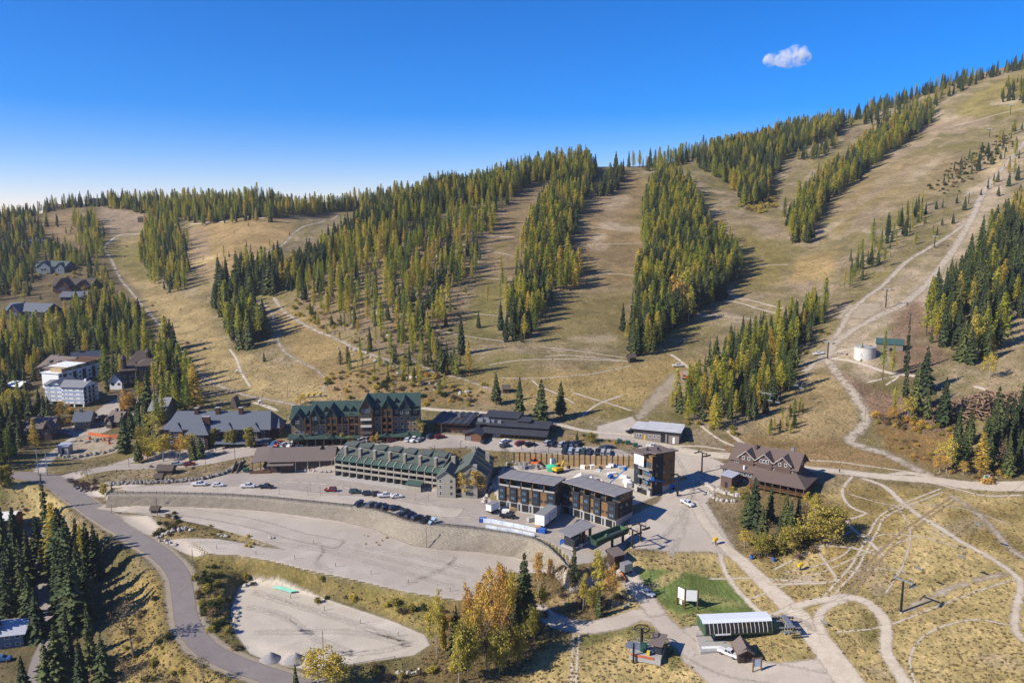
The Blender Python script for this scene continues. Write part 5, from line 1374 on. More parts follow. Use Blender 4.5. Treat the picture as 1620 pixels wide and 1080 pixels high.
# ---------------------------------------------------------------- new townhouses
M_GREYROOF = mat_plain("grey_membrane_roof", (.235, .225, .225), .75, var=.08, scale=.4)
M_OSB = mat_plain("raw_sheathing", (.42, .30, .16), .8, var=.15)
def town_row(name, label, A, B, z, units, style):
 h = House(name, label, "townhouses", A, B, z=z)
 h.r.scale.z = .88
 W = h.W; D = 10.5; uw = W / units
 h.part("concrete_base", MB().box(0, W, 0, D, -1.5, 3.0), M_CONC)
 h.part("wood_wall", MB().box(.05, W - .05, .06, D, 3.0, 9.0), M_WOOD)
 h.part("side_wall", MB().box(W - .02, W + .05, 1.2, D - .5, 3.0, 9.0), M_CHAR)
 h.part("terrace_floor", MB().box(-.05, W + .05, -.15, D + .1, 9.0, 9.2), M_CHAR)
 h.part("top_storey", MB().box(.1, W - .1, 2.6, D, 9.2, 12.0), M_WOOD)
 for i in range(units):
  x = uw * i
  bx0, bx1 = (x + .05, x + uw * .62) if i < units - 1 else (x + uw * .3, x + uw - .02)
  h.part("dark_bay", MB().box(bx0, bx1, -.45, .2, 3.02, 8.98), M_CHAR)
  m = (bx0 + bx1) / 2
  for z_ in (4.6, 7.3): h.win(m, -.45, z_, min(2.0, (bx1 - bx0) * .6), 1.5, 'F', M_BLACKST, M_GLASSB, 1)
  h.win(bx1 + (uw * .19 if i < units - 1 else -uw * .83), .06, 5.0, .8, 1.0, 'F', M_BLACKST, M_GLASS)
  gx0, gx1 = x + uw * .1, x + uw * .68
  if style == 'A': h.part("garage_opening", box(gx0, gx1, -.06, .1, -.6, 2.3), M_DARK)
  else: h.part("garage_door", box(gx0, gx1, -.06, .1, -.6, 2.3), M_BLACKST)
  h.part("entry_door", box(x + uw * .78, x + uw * .93, -.05, .1, -.6, 2.2), M_GLASS)
  h.part("party_wall", MB().box(x - .1, x + .12, .3, 2.8, 9.21, 11.6), M_WOOD)
  h.win(x + uw * .55, 2.6, 10.5, uw * .62, 2.1, 'F', M_BLACKST, M_GLASSB, 2)
  if style == 'A': h.part("parapet", MB().box(x + .25, x + uw - .25, -.2, -.08, 9.21, 9.9), M_CONC)
  else: h.part("parapet", MB().box(bx0, bx1, -.5, -.38, 9.21, 10.1), M_CHAR)
  h.part("roof_slab", MB().slab([(x + .05, -.6, 12.9), (x + uw - .05, -.6, 12.9), (x + uw - .05, D + .8, 11.9), (x + .05, D + .8, 11.9)], .3), M_GREYROOF)
  rb = MB(); rb.box(x + .1, x + uw - .1, -.4, 2.6, 12.35, 12.55); h.part("soffit", rb, M_WOOD)
  for q in (.2, .8): h.part("roof_strut", MB().tube([(x + uw * q, 2.6, 10.9), (x + uw * q, -.2, 12.4)], .1, 4), M_BLACKST)
 for y in (3.0, 6.5):
  for z_ in (4.6, 7.3): h.win(W + .05, y, z_, 1.4, 1.4, 'R', M_BLACKST, M_GLASS)
 h.part("top_side_wall", MB().box(W - .09, W - .03, 2.7, D - .3, 9.21, 12.0), M_WOOD)
 h.wins([4.4, 7.5], W - .03, [10.6], 1.5, 1.6, 'R', fr=M_BLACKST)
 return h
town_row("townhouse_row", "townhouse row under construction with open garages and five roof slabs", (789, 800), (878, 815), 12.8, 5, 'A')
town_row("townhouse_row", "finished townhouse row with dark garage doors beside the grassless slope", (890, 808), (974, 834), 12.4, 5, 'B')
def tall_house():
 h = House("unfinished_townhouse", "tall unfinished townhouse with white wrap patch and sloping grey roof", "townhouse", (1003, 777), (1028, 787), z=14.0)
 W = h.W; D = 13.0
 h.part("concrete_base", MB().box(0, W, 0, D, -1.5, 3.4), M_CONC)
 h.part("dark_wall", MB().box(.02, W * .36, -.3, D, 3.4, 13.8), M_CHAR)
 h.part("wood_wall", MB().box(W * .36, W - .02, .8, D, 3.4, 15.6), M_WOOD)
 h.part("side_wall", MB().box(W, W + .06, 1, D * .5, .5, 15.4), M_CHAR); h.part("side_cladding", MB().box(W, W + .07, D * .52, D - .2, 3, 15.4), M_WOOD)
 h.part("house_wrap", MB().box(-.02, W * .6, -.36, -.31, 11.2, 15.2), M_WHITE)
 h.part("wrapped_wall", MB().box(.02, W * .6, -.3, D, 13.8, 15.4), M_OSB)
 for z in (3.5, 7.0, 10.4):
  b = h.part("balcony", MB().box(W * .36, W + .3, -1.2, .9, z, z + .25), M_CONC)
  MB().box(W * .36, W + .3, -1.22, -1.1, z + .26, z + .9).build("balcony_rail", M_STEEL, b)
  h.win(W * .68, .8, z + 1.7, W * .5, 2.0, 'F', M_BLACKST, M_GLASSB, 2)
  h.win(W * .18, -.3, z + 1.6, 1.2, 1.4, 'F', M_BLACKST, M_GLASS, 0)
 h.part("garage_opening", box(W * .2, W * .8, -.08, .05, -.8, 2.4), M_DARK)
 h.part("roof", MB().slab([(-.8, -1.6, 16.4), (W * .72, -1.6, 16.4), (W * .72, D + .8, 15.6), (-.8, D + .8, 15.6)], .35), M_BRNROOF)
 h.part("roof", MB().slab([(W * .7, 1.4, 16.9), (W + 1.0, 1.4, 16.9), (W + 1.0, D + .8, 16.1), (W * .7, D + .8, 16.1)], .35), M_BRNROOF)
 for x, y in ((.3, 4), (.5, 8), (.85, 6)): h.part("roof_vent", box(W * x - .3, W * x + .3, y - .3, y + .3, 15.8, 16.9), M_BLACKST)
 h.wins([3, 7, 10.5], W + .07, [5, 8.4, 11.8], 1.4, 1.6, 'R', fr=M_BLACKST)
 h.part("foundation_block", MB().box(-4, -.05, 2, D - 2, -1.5, 1.4), M_CONC)
tall_house()
def ticket_shelter():
 h = House("ticket_shelter", "open-sided shelter with flat grey roof on the paved court", "shelter", (908, 866), (936, 852), z=12.2)
 W = max(h.W, 9.5); D = 4.6
 h.part("roof", MB().slab([(-2.2, -.4, 4.4), (W + 1.5, -.4, 4.4), (W + 1.5, D + .6, 5.0), (-2.2, D + .6, 5.0)], .25), M_GREYROOF)
 h.part("booth", MB().box(.3, W * .42, .3, D - .3, -.5, 4.1), M_CHAR)
 h.win(W * .2, .3, 2.2, 2.4, 1.4, 'F', M_BLACKST, M_GLASS, 1)
 for x, y in ((W * .62, .6), (W * .98, .6), (W * .62, D - .5), (W * .98, D - .5)): h.part("post", box(x - .35, x + .35, y - .35, y + .35, -.5, 4.35), M_TIMBER)
 h.part("counter", MB().box(W * .5, W * .95, 1.4, D - 1.4, -.5, 1.1), M_CONC); h.part("plinth", MB().box(-.6, W + .8, -.3, D + .3, -.8, -.1), M_CONC)
ticket_shelter()
def grey_shop():
 h = House("flat_roofed_workshop", "low grey block workshop with pale flat roof at the slope's foot", "workshop", (1003, 693), (1074, 700), z=20.8)
 W = h.W; D = 11.5
 M_BLOCK = mat_boards("taupe_block_wall", (.215, .185, .160), .4, 'Z', .06, .25)
 M_PALER = mat_plain("pale_roofing", (.47, .47, .48), .7, var=.12, scale=.3)
 h.part("wall", MB().box(0, W, 0, D, -2, 4.2), M_BLOCK)
 h.part("roof", MB().box(-1.0, W + .9, -1.0, D + .6, 4.2, 4.6), M_PALER); h.part("fascia", MB().box(-1.05, W + .95, -1.06, -.95, 3.9, 4.55), M_BLACKST)
 h.part("roof", MB().box(4, W + .5, D + .55, D + 3, 4.1, 4.5), M_PALER); h.part("rear_wall", MB().box(4.5, W, D, D + 2.8, -2, 4.1), M_BLOCK)
 h.part("recess", box(W * .6, W * .7, -.08, .02, -1, 3.2), M_DARK); h.part("wall_pier", MB().box(W * .7, W * .74, -.5, 0, -2, 4.1), M_BLOCK)
 h.part("white_door", box(W * .86, W * .91, -.08, .02, -.6, 2.1), M_WHITE)
 h.part("yellow_door", box(W * .22, W * .26, -.08, .02, -.6, 2.1), mat_plain("yellow_paint", (.55, .38, .06), .5))
 h.wins([W * q for q in (.08, .14, .36, .46, .54)], 0, [1.6], 1.1, 1.1, fr=M_WHITE)
 h.wins([3, 6.5, 9.5], W, [1.8], 1.2, 1.1, 'R', fr=M_WHITE)
grey_shop()
# ---------------------------------------------------------------- brown hotel with three gables
M_HROOF = mat_rough("red_brown_shingle", (.122, .088, .076), (.155, .115, .100), 2.2, .2, .02)
M_HWALL = mat_boards("red_brown_hotel_siding", (.112, .072, .060), .2, 'Z', .12)
def hotel():
 h = House("gabled_hotel", "red-brown hotel with three front gables, white windows and veranda", "hotel", (1142, 757), (1257, 780), z=16.6)
 h.r.scale.z = .92
 W = h.W; D = 13.0; w, r = MB(), MB()
 h.part("lower_wall", MB().box(0, W, 0, D, -2, 5.2), M_HWALL)
 w.box(2, W - .5, 3, D, 5.0, 8.4)
 gable_x(w, r, 2, W - .5, 3, D + 4, 8.4, 8.6, 13.6, .7)
 h.part("upper_wall", w, M_HWALL)
 for x in (.30, .55, .80):
  g = MB(); cx = W * x; gable_y(g, r, cx - 2.9, cx + 2.9, 2.4, 11, 5.4, 10.2, 12.9, .5, .2)
  p = h.part("gable_wall", g, M_HWALL)
  t = MB(); t.tube([(cx - 3.4, 1.92, 9.85), (cx, 1.88, 13.1), (cx + 3.4, 1.92, 9.85)], .13, 4); t.build("bargeboard", M_TRIMW, p)
  for q in ((-1.1, 1.1) if x != .55 else (-1.2, 0, 1.2)): h.win(cx + q, 2.4, 10.0, .95, 1.5, 'F', M_WHITE)
 s = MB()
 s.slab([(-.8, -.8, 5.0), (W * .62, -.8, 5.0), (W * .62, 3.2, 7.4), (2, 3.2, 7.4)], .2)
 s.slab([(-.8, -.8, 5.0), (2, 3.2, 7.4), (2, D + 3, 7.4), (-.8, D + 4, 5.0)], .2)
 s.slab([(W * .46, -4.6, 4.1), (W + 5.0, -4.6, 4.1), (W - .4, 3.2, 7.0), (W * .46, 3.2, 7.0)], .2)
 s.slab([(W + 5.0, -4.6, 4.1), (W + 5.0, D, 4.1), (W - .4, D, 7.0), (W - .4, 3.2, 7.0)], .2)
 h.part("skirt_roof", s, M_HROOF); h.part("roof", r, M_HROOF)
 for q in (.16, .23, .31, .37, .46, .53, .58, .67, .75, .8, .9): h.win(W * q, 2.98, 7.7, 1.5 if q in (.16, .9) else .85, 1.25, 'F', M_WHITE, bars=1 if q in (.16, .9) else 0)
 h.win(W * .06, 0, 3.8, 3.2, 1.2, 'F', M_WHITE, bars=3); h.win(W * .17, 0, 3.8, 2.4, 1.2, 'F', M_WHITE, bars=2)
 h.wins([W * .25, W * .32, W * .39], 0, [3.8], 1.3, 1.2, fr=M_WHITE); h.wins([W * .16, W * .24, W * .33], 0, [1.0], 1.2, 1.0, fr=M_WHITE)
 h.part("veranda_deck", MB().box(W * .44, W + 4.4, -4.2, -.02, .9, 1.3), M_TIMBER); h.part("veranda_deck", MB().box(W + .02, W + 4.4, 0, D - 1, .9, 1.3), M_TIMBER)
 for i in range(8):
  x = W * .45 + (W * .55 + 4.2) * i / 7; h.part("veranda_post", box(x - .15, x + .15, -4.1, -3.8, -2, 4.1), M_TIMBER)
 for i in range(1, 5): y = -4 + i * 3.4; h.part("veranda_post", box(W + 4.0, W + 4.3, y - .15, y + .15, -2, 4.1), M_TIMBER)
 rail(h, [(W * .45, -4.1), (W + 4.2, -4.1), (W + 4.2, D - 1)], 1.3, 1.0, M_TIMBER, "veranda_railing")
 h.part("veranda_glazing", box(W * .47, W - .2, -.1, -.02, 1.35, 4.0), M_DARK)
 h.part("chimney", box(W * .36 - .5, W * .36 + .5, 8, 9, 11, 14.6), M_HWALL); h.part("steel_vent", box(W * .82 - .6, W * .82 + .6, 12, 13.2, 10, 14.4), M_STEEL)
 h.part("white_vent", MB().cyl(W * .3, .6, 5.4, 7.4, .35, 8), M_WHITE)
 h.win(W - .5, 6.5, 9.5, 1.2, 1.5, 'R', M_WHITE); h.win(W - .5, 10, 9.5, 1.2, 1.5, 'R', M_WHITE); h.win(W - .5, 10, 11.6, 1.2, 1.3, 'R', M_WHITE)
 h.part("stair", MB().hexa([(W * .4, -5.4, -1.5), (W * .45, -5.4, -1.5), (W * .45, -1, 1.0), (W * .4, -1, 1.0)], [(W * .4, -5.4, -1.2), (W * .45, -5.4, -1.2), (W * .45, -1, 1.3), (W * .4, -1, 1.3)]), M_TIMBER)
hotel()
def small_shed(name, label, A, B, z, D, he, roofm, wallm, kind='mono', cat="shed", zr=None, door=True):
 h = House(name, label, cat, A, B, z=z); W = h.W
 if kind == 'mono':
  h.part("wall", MB().hexa([(0, 0, -1.5), (W, 0, -1.5), (W, D, -1.5), (0, D, -1.5)], [(0, 0, he), (W, 0, he), (W, D, he + .5), (0, D, he + .5)]), wallm)
  h.part("roof", MB().slab([(-.4, -.5, he + .15), (W + .4, -.5, he + .15), (W + .4, D + .4, he + .75), (-.4, D + .4, he + .75)], .15), roofm)
 else:
  w, r = MB(), MB()
  (gable_x if kind == 'gx' else gable_y)(w, r, 0, W, 0, D, -1.5, he, zr or he + 1.6, .5, .15)
  h.part("wall", w, wallm); h.part("roof", r, roofm)
 if door: h.part("door", box(W * .4, W * .62, -.08, .02, -.4, min(2.1, he - .3)), M_DARK)
 return h
M_SILVER = mat_plain("silver_metal_roof", (.45, .46, .50), .5, .3, .1)
small_shed("hotel_shed", "small brown shed with silver roof beside the gabled hotel", (1140, 768), (1157, 773), 16.2, 5.0, 4.4, M_SILVER, M_HWALL)
# ---------------------------------------------------------------- left village
M_LROOF = mat_rough("light_grey_shingle", (.205, .205, .215), (.255, .255, .265), 2, .2, .02)
M_BLUEW = mat_boards("pale_blue_siding", (.34, .41, .52), .3, 'Z', .06, .15)
M_DKBRN = mat_boards("dark_brown_log_wall", (.058, .038, .028), .35, 'Z', .25)
M_DKBROOF = mat_rough("dark_brown_shingle", (.085, .064, .054), (.12, .092, .078), 2, .2, .02)
def white_condos():
 h = House("white_condo_block", "white and pale blue four-storey condo block on stilts", "apartment block", (73, 640), (113, 641), z=15.5)
 h.r.scale = (.86, .86, .78)
 W = h.W; r = MB()
 def bands(x0, x1, y0, y1, n, nm="wall"):
  for i in range(n):
   z = 2.6 + i * 2.9
   h.part("storey_wall", MB().box(x0, x1, y0, y1, z, z + 1.55), M_WHITE)
   h.part("storey_band", MB().box(x0 + .02, x1 - .02, y0 + .03, y1 - .03, z + 1.55, z + 2.9), M_BLUEW)
 bands(0, W, 0, 14, 4)
 g = MB(); gable_y(g, r, W * .2, W * .75, -.1, 16, 14.2, 14.4, 17.0, .8); h.part("gable", g, M_WHITE)
 gable_x(g, r, 0, W, 0, 14, 14.2, 14.3, 16.0, .6, walls=False)
 h.part("stilt_wall", MB().box(.3, W * .3, .2, 13, -2, 2.6), M_CONC); h.part("stilt_wall", MB().box(W * .55, W - .3, 4, 13, -2, 2.6), M_DARK)
 x0, x1 = W + .05, W * 2.0
 bands(x0, x1, -5, 10, 4)
 gable_x(g, r, x0, x1, -5, 10, 14.1, 14.2, 17.2, .8, walls=False)
 g2 = MB().prism([(-5, 14.2), (10, 14.2), (2.5, 17.0)], x1 - .4, x1, 'X'); h.part("gable", g2, M_WHITE)
 h.part("roof", r, M_LROOF)
 for x in (x0 + .5, (x0 + x1) / 2, x1 - 1.2): h.part("stilt", box(x, x + .8, -4.8, -4.0, -2, 2.6), M_WHITE)
 h.part("carport", MB().box(x0, x1, 0, 9, -2, 2.6), M_DARK)
 for i in range(4):
  z = 3.6 + i * 2.9
  for q in (.15, .22, .48, .53, .82, .88): h.win(W * q, 0, z, .7, .9, 'F', M_WHITE)
  for q in (.12, .3, .55, .62, .85, .92): h.win(lerp(x0, x1, q), -5, z, .9, .8, 'F', M_WHITE)
  for y in (-3, 1, 5): b = h.part("balcony", MB().box(x1, x1 + 1.6, y - 1.5, y + 1.5, z - 1, z - .8), M_STEEL); MB().box(x1 + 1.5, x1 + 1.62, y - 1.5, y + 1.5, z - .79, z + .1).build("balustrade", M_STEEL, b)
  for y in (-3, 1, 5): h.part("balcony_door", box(x1, x1 + .06, y - 1, y + 1, z - .75, z + 1.2), M_DARK)
 h.part("chimney", box(x1 - 3, x1 - 1.8, 1, 2.2, 15.5, 18.6), M_WHITE)
white_condos()
def stepped_condos():
 h = House("stepped_condo_row", "white modern condo row with stepped roofs and tan sheathed tops", "apartment block", (94, 613), (160, 596), z=19.5)
 h.r.scale.z = .84
 W = h.W; n = 5
 for i in range(n):
  x = W * i / n; x1 = W * (i + 1) / n
  h.part("unit_wall", MB().box(x, x1 - .05, -i * .8, 12, -2, 9.5 + i * .5), M_WHITE)
  h.part("dark_recess", box(x1 - W / n * .45, x1 - .3, -i * .8 - .06, -i * .8 + .05, -1, 8.6 + i * .5), M_CHAR)
  h.part("sheathed_top", MB().box(x + W / n * .4, x1 - .1, -i * .8 - .02, 8, 9.52 + i * .5, 12.2 + i * .5), M_OSB)
  h.part("unit_roof", MB().box(x - .4, x1 + .1, -i * .8 - .6, 12.6, 12.2 + i * .5, 12.5 + i * .5) if i else MB().box(-.6, x1, -.6, 12.6, 9.52, 9.8), M_WHITE if i < 3 else M_TIMBER)
  for z in (2, 4.8, 7.6): h.win(x + W / n * .25, -i * .8, z, 1.4, 1.3, 'F', M_BLACKST)
stepped_condos()
def chalet(name, label, A, B, z, D, he, zr, wallm, roofm, cat="house", axis='x', wing=None, wins=(2, 2), fr=None, chim=True, ov=1.0):
 h = House(name, label, cat, A, B, z=z); W = h.W; w, r = MB(), MB()
 (gable_x if axis == 'x' else gable_y)(w, r, 0, W, 0, D, -2, he, zr, ov)
 h.part("wall", w, wallm)
 if wing:
  for (x0, x1, yf, he2, zr2) in wing:
   g = MB(); gable_y(g, r, W * x0, W * x1, yf, D * .5, -2, he2, zr2, ov * .7); h.part("gable_wing", g, wallm)
   h.win(W * (x0 + x1) / 2, yf, he2 * .62, W * (x1 - x0) * .5, he2 * .4, 'F', fr, bars=1)
 h.part("roof", r, roofm)
 nx, nz = wins
 for j in range(nz):
  for i in range(nx): h.win(W * (i + .5) / nx, 0, he * (j + .5) / nz, min(1.6, W / nx * .5), he / nz * .45, 'F', fr)
 for j in range(nz): h.wins([D * .3, D * .7], W, [he * (j + .5) / nz], 1.3, he / nz * .45, 'R', fr=fr)
 if chim: h.part("chimney", box(W * .3 - .6, W * .3 + .6, D * .5 - .6, D * .5 + .6, zr - 1.5, zr + 1.4), M_STONE)
 return h
M_TAUPE = mat_boards("taupe_siding", (.20, .165, .13), .3, 'Z', .1)
h = chalet("brown_roofed_lodge", "wide taupe lodge with brown roof against the larch wood", (62, 596), (100, 600), 20.5, 20, 6, 11.5, M_TAUPE, M_BRNROOF, "lodge", 'x', None, (4, 2))
for x in (.25, .6): h.part("dormer", box(h.W * x - 1, h.W * x + 1, 3, 6, 7.5, 9.8), M_TAUPE)
chalet("blue_roofed_building", "dark blue-roofed building behind the stepped white condos", (118, 583), (160, 579), 22, 14, 5, 9, M_DKBRN, mat_rough("navy_shingle", (.05, .06, .09), (.07, .085, .12), 2), "building", 'x')
h = House("timber_lodge", "dark timber lodge with stacked roofs and turrets among conifers", "lodge", (192, 612), (252, 608), z=20.5)
W = h.W; r = MB(); w = MB()
w.box(0, W * .5, 2, 16, -2, 9); w.box(W * .45, W, 0, 14, -2, 11.5); w.box(W * .2, W * .8, 12, 24, -2, 12)
h.part("wall", w, M_DKBRN); hip(r, 0, W * .5, 2, 16, 9, 12.4, 1, 4); hip(r, W * .45, W, 0, 14, 11.5, 14.6, 1.2, 6); hip(r, W * .2, W * .8, 12, 24, 12, 17.5, 1, 5)
h.part("roof", r, M_DKBROOF)
for x, y, z in ((W * .08, 4, 15.5), (W * .72, 9, 17.8)):
 p = h.part("turret", MB().cyl(x, y, 8, z, 1.5, 8), M_DKBRN); MB().cyl(x, y, z, z + 2.8, 2.0, 8, .1).build("turret_roof", M_DKBROOF, p)
for z in (2.5, 5.5, 8.8):
 b = h.part("balcony", MB().box(W * .5, W * .9, -1.6, 0, z - 1.2, z - 1.0), M_TIMBER); MB().box(W * .5, W * .9, -1.65, -1.5, z - .99, z - .1).build("balustrade", M_TIMBER, b)
 h.wins([W * q for q in (.1, .25, .4)], 2, [z], 1.4, 1.4) if z < 8 else None
 h.wins([W * q for q in (.55, .7, .85)], 0, [z + .6], 1.6, 1.5)
chalet("chapel_cabin", "steep grey gabled cabin with white front beside the timber lodge", (174, 612), (193, 612), 20.5, 9, 3.4, 7.4, M_WHITE, mat_rough("blue_grey_shingle", (.14, .165, .205), (.18, .205, .245), 2), "cabin", 'y', None, (2, 1), chim=False)
chalet("grey_gabled_house", "grey-roofed house half hidden by tall conifers", (238, 664), (262, 664), 18.5, 14, 5, 9.5, M_TAUPE, M_LROOF, "house", 'x', None, (3, 2))
chalet("dark_roofed_house", "dark-roofed house behind the orange drive trees", (190, 648), (214, 646), 17.5, 11, 4.5, 8.4, M_DKBRN, M_DKBROOF, "house", 'x', [(.2, .6, -1.5, 4, 7.6)], (3, 2))
chalet("slate_cottage", "slate-roofed cottage downhill of the white condo block", (118, 676), (142, 675), 14.0, 9, 3.4, 6.8, M_TAUPE, M_SLATE, "cottage", 'x', None, (3, 1))
chalet("small_log_cabin", "small grey-roofed log cabin beside parked cars", (170, 672), (188, 674), 14.6, 9, 2.8, 6.2, M_DKBRN, M_BRNROOF, "cabin", 'x', [(.1, .6, -1.5, 2.4, 4.6)], (2, 1))
chalet("brown_gabled_house", "brown gabled house beside the rubble pit", (46, 692), (84, 690), 12.4, 12, 4.6, 8.2, M_HWALL, M_BRNROOF, "house", 'x', [(.66, .98, -1, 4.4, 7.6)], (4, 1), M_WHITE)
chalet("green_cottage", "dark green cottage in the shade of spruces by the junction", (24, 690), (46, 692), 12.4, 10, 3.8, 6.6, M_GRNWALL, M_DKBROOF, "cottage", 'x', None, (2, 1), chim=False)
small_shed("site_shed", "tiny flat-roofed hut on the rubble building plot", (92, 716), (108, 716), 10.6, 4, 3.0, M_SILVER, M_CONC)
small_shed("white_roofed_barn", "barn with bright white metal roof at the wood's edge", (11, 618), (32, 620), 17.6, 8, 3.2, M_WHITE, M_DKBRN, 'gx', "barn", 5.2)
M_TIP = mat_boards("shake_siding", (.16, .125, .095), .25, 'Z', .2)
h = House("a_frame_hut", "steep wooden lift hut behind the slate-roofed lodge", "hut", (362, 650), (376, 650), z=19.5)
h.part("roof", MB().prism([(-.5, -1), (h.W + .5, -1), (h.W * .62, 7), (h.W * .45, 7)], 0, 6), M_TIP)
h.part("door", box(h.W * .42, h.W * .6, -.08, .02, -.5, 1.8), M_DARK); h.part("side_shed", MB().box(h.W + .4, h.W + 4.4, 1, 5, -1, 2.6), M_DKBRN)
M_FGRN = mat_rough("dull_green_roofing", (.075, .105, .095), (.10, .13, .12), 1.5)
M_FBLU = mat_boards("blue_grey_siding", (.13, .165, .19), .4, 'Z', .1)
M_FRED = mat_boards("oxblood_siding", (.10, .038, .030), .4, 'Z', .15)
M_NAVY = mat_boards("navy_siding", (.030, .042, .065), .4, 'Z', .1)
chalet("green_roofed_house", "blue-grey hillside house with dull green gabled roof", (58, 433), (104, 431), None, 14, 7, 11, M_FBLU, M_FGRN, "house", 'x', [(.1, .55, -3, 6.5, 11.2), (.7, 1.0, -2, 6, 10)], (5, 2))
chalet("oxblood_chalet", "oxblood red chalet with steep gables above the larch wood", (84, 462), (146, 458), None, 16, 5.5, 10.5, M_FRED, M_DKBROOF, "chalet", 'x', [(.12, .48, -5, 5, 11.5), (.6, .95, -2, 5, 9.5)], (5, 2), M_TIMBER)
chalet("slate_roofed_house", "big dark house with slate roof at the larch wood's upper edge", (8, 503), (72, 502), None, 16, 6, 11, M_CHAR, M_SLATE, "house", 'x', [(.15, .45, -3, 5.5, 11)], (6, 2), M_TRIMW)
chalet("low_slate_house", "low slate-roofed house peeping over the larch wood", (96, 476), (134, 474), None, 12, 3.5, 7, M_CHAR, M_SLATE, "house", 'x', None, (3, 1))
chalet("navy_house", "navy hillside house with shed roof among pines", (47, 391), (73, 391), None, 12, 6, 9, M_NAVY, M_NAVY, "house", 'x', None, (4, 2))
chalet("ridge_house", "reddish gabled house on the far ridge crest", (76, 322), (118, 321), None, 14, 5, 8.5, M_FRED, M_DKBROOF, "house", 'x', [(.5, .8, -3, 5, 9)], (5, 1))
chalet("ridge_lodge", "flat dark lodge on the far ridge beside the strip of larches", (142, 322), (180, 322), None, 14, 8, 9.2, M_GRNWALL, M_CHAR, "house", 'x', None, (4, 2), chim=False)
small_shed("upper_lift_hut", "small hut at the top of the far ski road", (218, 352), (234, 352), None, 6, 5, M_DKBROOF, M_DKBRN, 'gx')
h = chalet("blue_roofed_house", "house with blue-grey metal roof at the shaded drive", (-30, 1030), (38, 1022), -8.4, 9, 4.6, 6.6, M_FBLU, M_SILVER, "house", 'x', None, (4, 2), M_WHITE, chim=False)
small_shed("cream_roofed_house", "dark house with bright cream roof beside the grassy bank", (-14, 838), (20, 836), 1.5, 9, 3.6, mat_plain("cream_metal", (.62, .60, .55), .6), M_FRED, 'gx', "house", 5.0)
h = House("pump_house", "tan pump house with green metal roof behind the water tank", "pump house", (1386, 556), (1428, 556), z=None)
W = h.W; w, r = MB(), MB(); gable_x(w, r, 0, W, 0, 7, -1.5, 4.4, 6.6, .5)
h.part("wall", w, M_TAUPE); h.part("roof", r, mat_boards("teal_metal_roof", (.045, .092, .086), .5, 'X', .08, .2, .5))
h.part("gable_end", MB().prism([(0.3, -1.5), (6.7, -1.5), (6.7, 4.3), (3.5, 6.3), (.3, 4.3)], -.06, 0, 'X'), M_OSB); h.part("door", box(W * .5, W * .62, -.08, .02, -.5, 2.4), M_DARK)
p = G(1373, 569); h = thing("water_tank", "round white concrete water tank below the tan pump house", "water tank", (p.x, p.y, p.z))
hh = 5.9; rr = 5.2
MB().cyl(0, 4, -1.5, hh, rr, 40).build("tank_wall", mat_rough("stained_white_concrete", (.50, .48, .44), (.60, .58, .54), .5, .1, .02), h, smooth_=False)
MB().tube([(0, 4, hh), (0, 4, hh + .25), (0, 4, hh + .5)], [rr + .15, rr + .12, rr * .4], 40).build("tank_roof", M_CONC, h)
MB().box(1.5, 2.7, 2.5, 3.7, hh + .2, hh + 1).build("hatch", M_STEEL, h)
small_shed("slope_hut", "small dark hut at the foot of the big tree island", (996, 574), (1006, 573), None, 3.5, 3.2, M_DKBROOF, M_DKBRN, 'gx')
small_shed("trail_hut", "small dark hut above the solitary spruces", (795, 622), (805, 622), None, 4, 2.4, M_DKBROOF, M_DKBRN, 'gx')
small_shed("bus_shelter", "dark-roofed bus shelter on the street bank", (249, 752), (272, 752), 11.4, 4.2, 2.4, M_DKBROOF, M_HWALL, 'gx', "shelter", 4.0)
small_shed("parking_booth", "little brown booth below the street bank", (245, 763), (256, 763), 11.0, 2.6, 2.2, M_DKBROOF, M_HWALL, 'gx', "booth", 3.4)
small_shed("roadside_hut", "small brown hut with a pole at the gravel access road", (239, 815), (250, 815), 6.8, 2.4, 2.3, M_DKBROOF, M_DKBRN, 'gx', "hut", 3.3)
# ---------------------------------------------------------------- retaining wall and fences
def mat_stonewall():
 t = NT("stacked_stone_wall"); p = t.pos()
 v = t.n("TexVoronoi"); v.inputs["Scale"].default_value = 2.5; t.l(p, v.inputs["Vector"])
 v2 = t.n("TexVoronoi", feature='DISTANCE_TO_EDGE'); v2.inputs["Scale"].default_value = 2.5; t.l(p, v2.inputs["Vector"])
 sp = t.n("SeparateColor"); t.l(v.outputs["Color"], sp.inputs[0])
 c = t.mix(sp.outputs[0], (.345, .295, .225), (.425, .372, .292))
 e = t.maprange(v2.outputs["Distance"], .0, .10, 0, 1)
 c = t.mix(e, (.20, .165, .12), c)
 c = t.mix(t.maprange(t.noise(.15, 4, .6, p), .45, .7, 0, .4), c, (.28, .24, .19))
 t.color(c); t.bump(e, .8, .25); return t.m
M_SWALL = mat_stonewall()
def resample(pts, n):
 p = np.array(pts, float); d = np.concatenate([[0], np.cumsum(np.hypot(*np.diff(p, axis=0).T))])
 return np.stack([np.interp(np.linspace(0, d[-1], n), d, p[:, i]) for i in range(2)], -1)
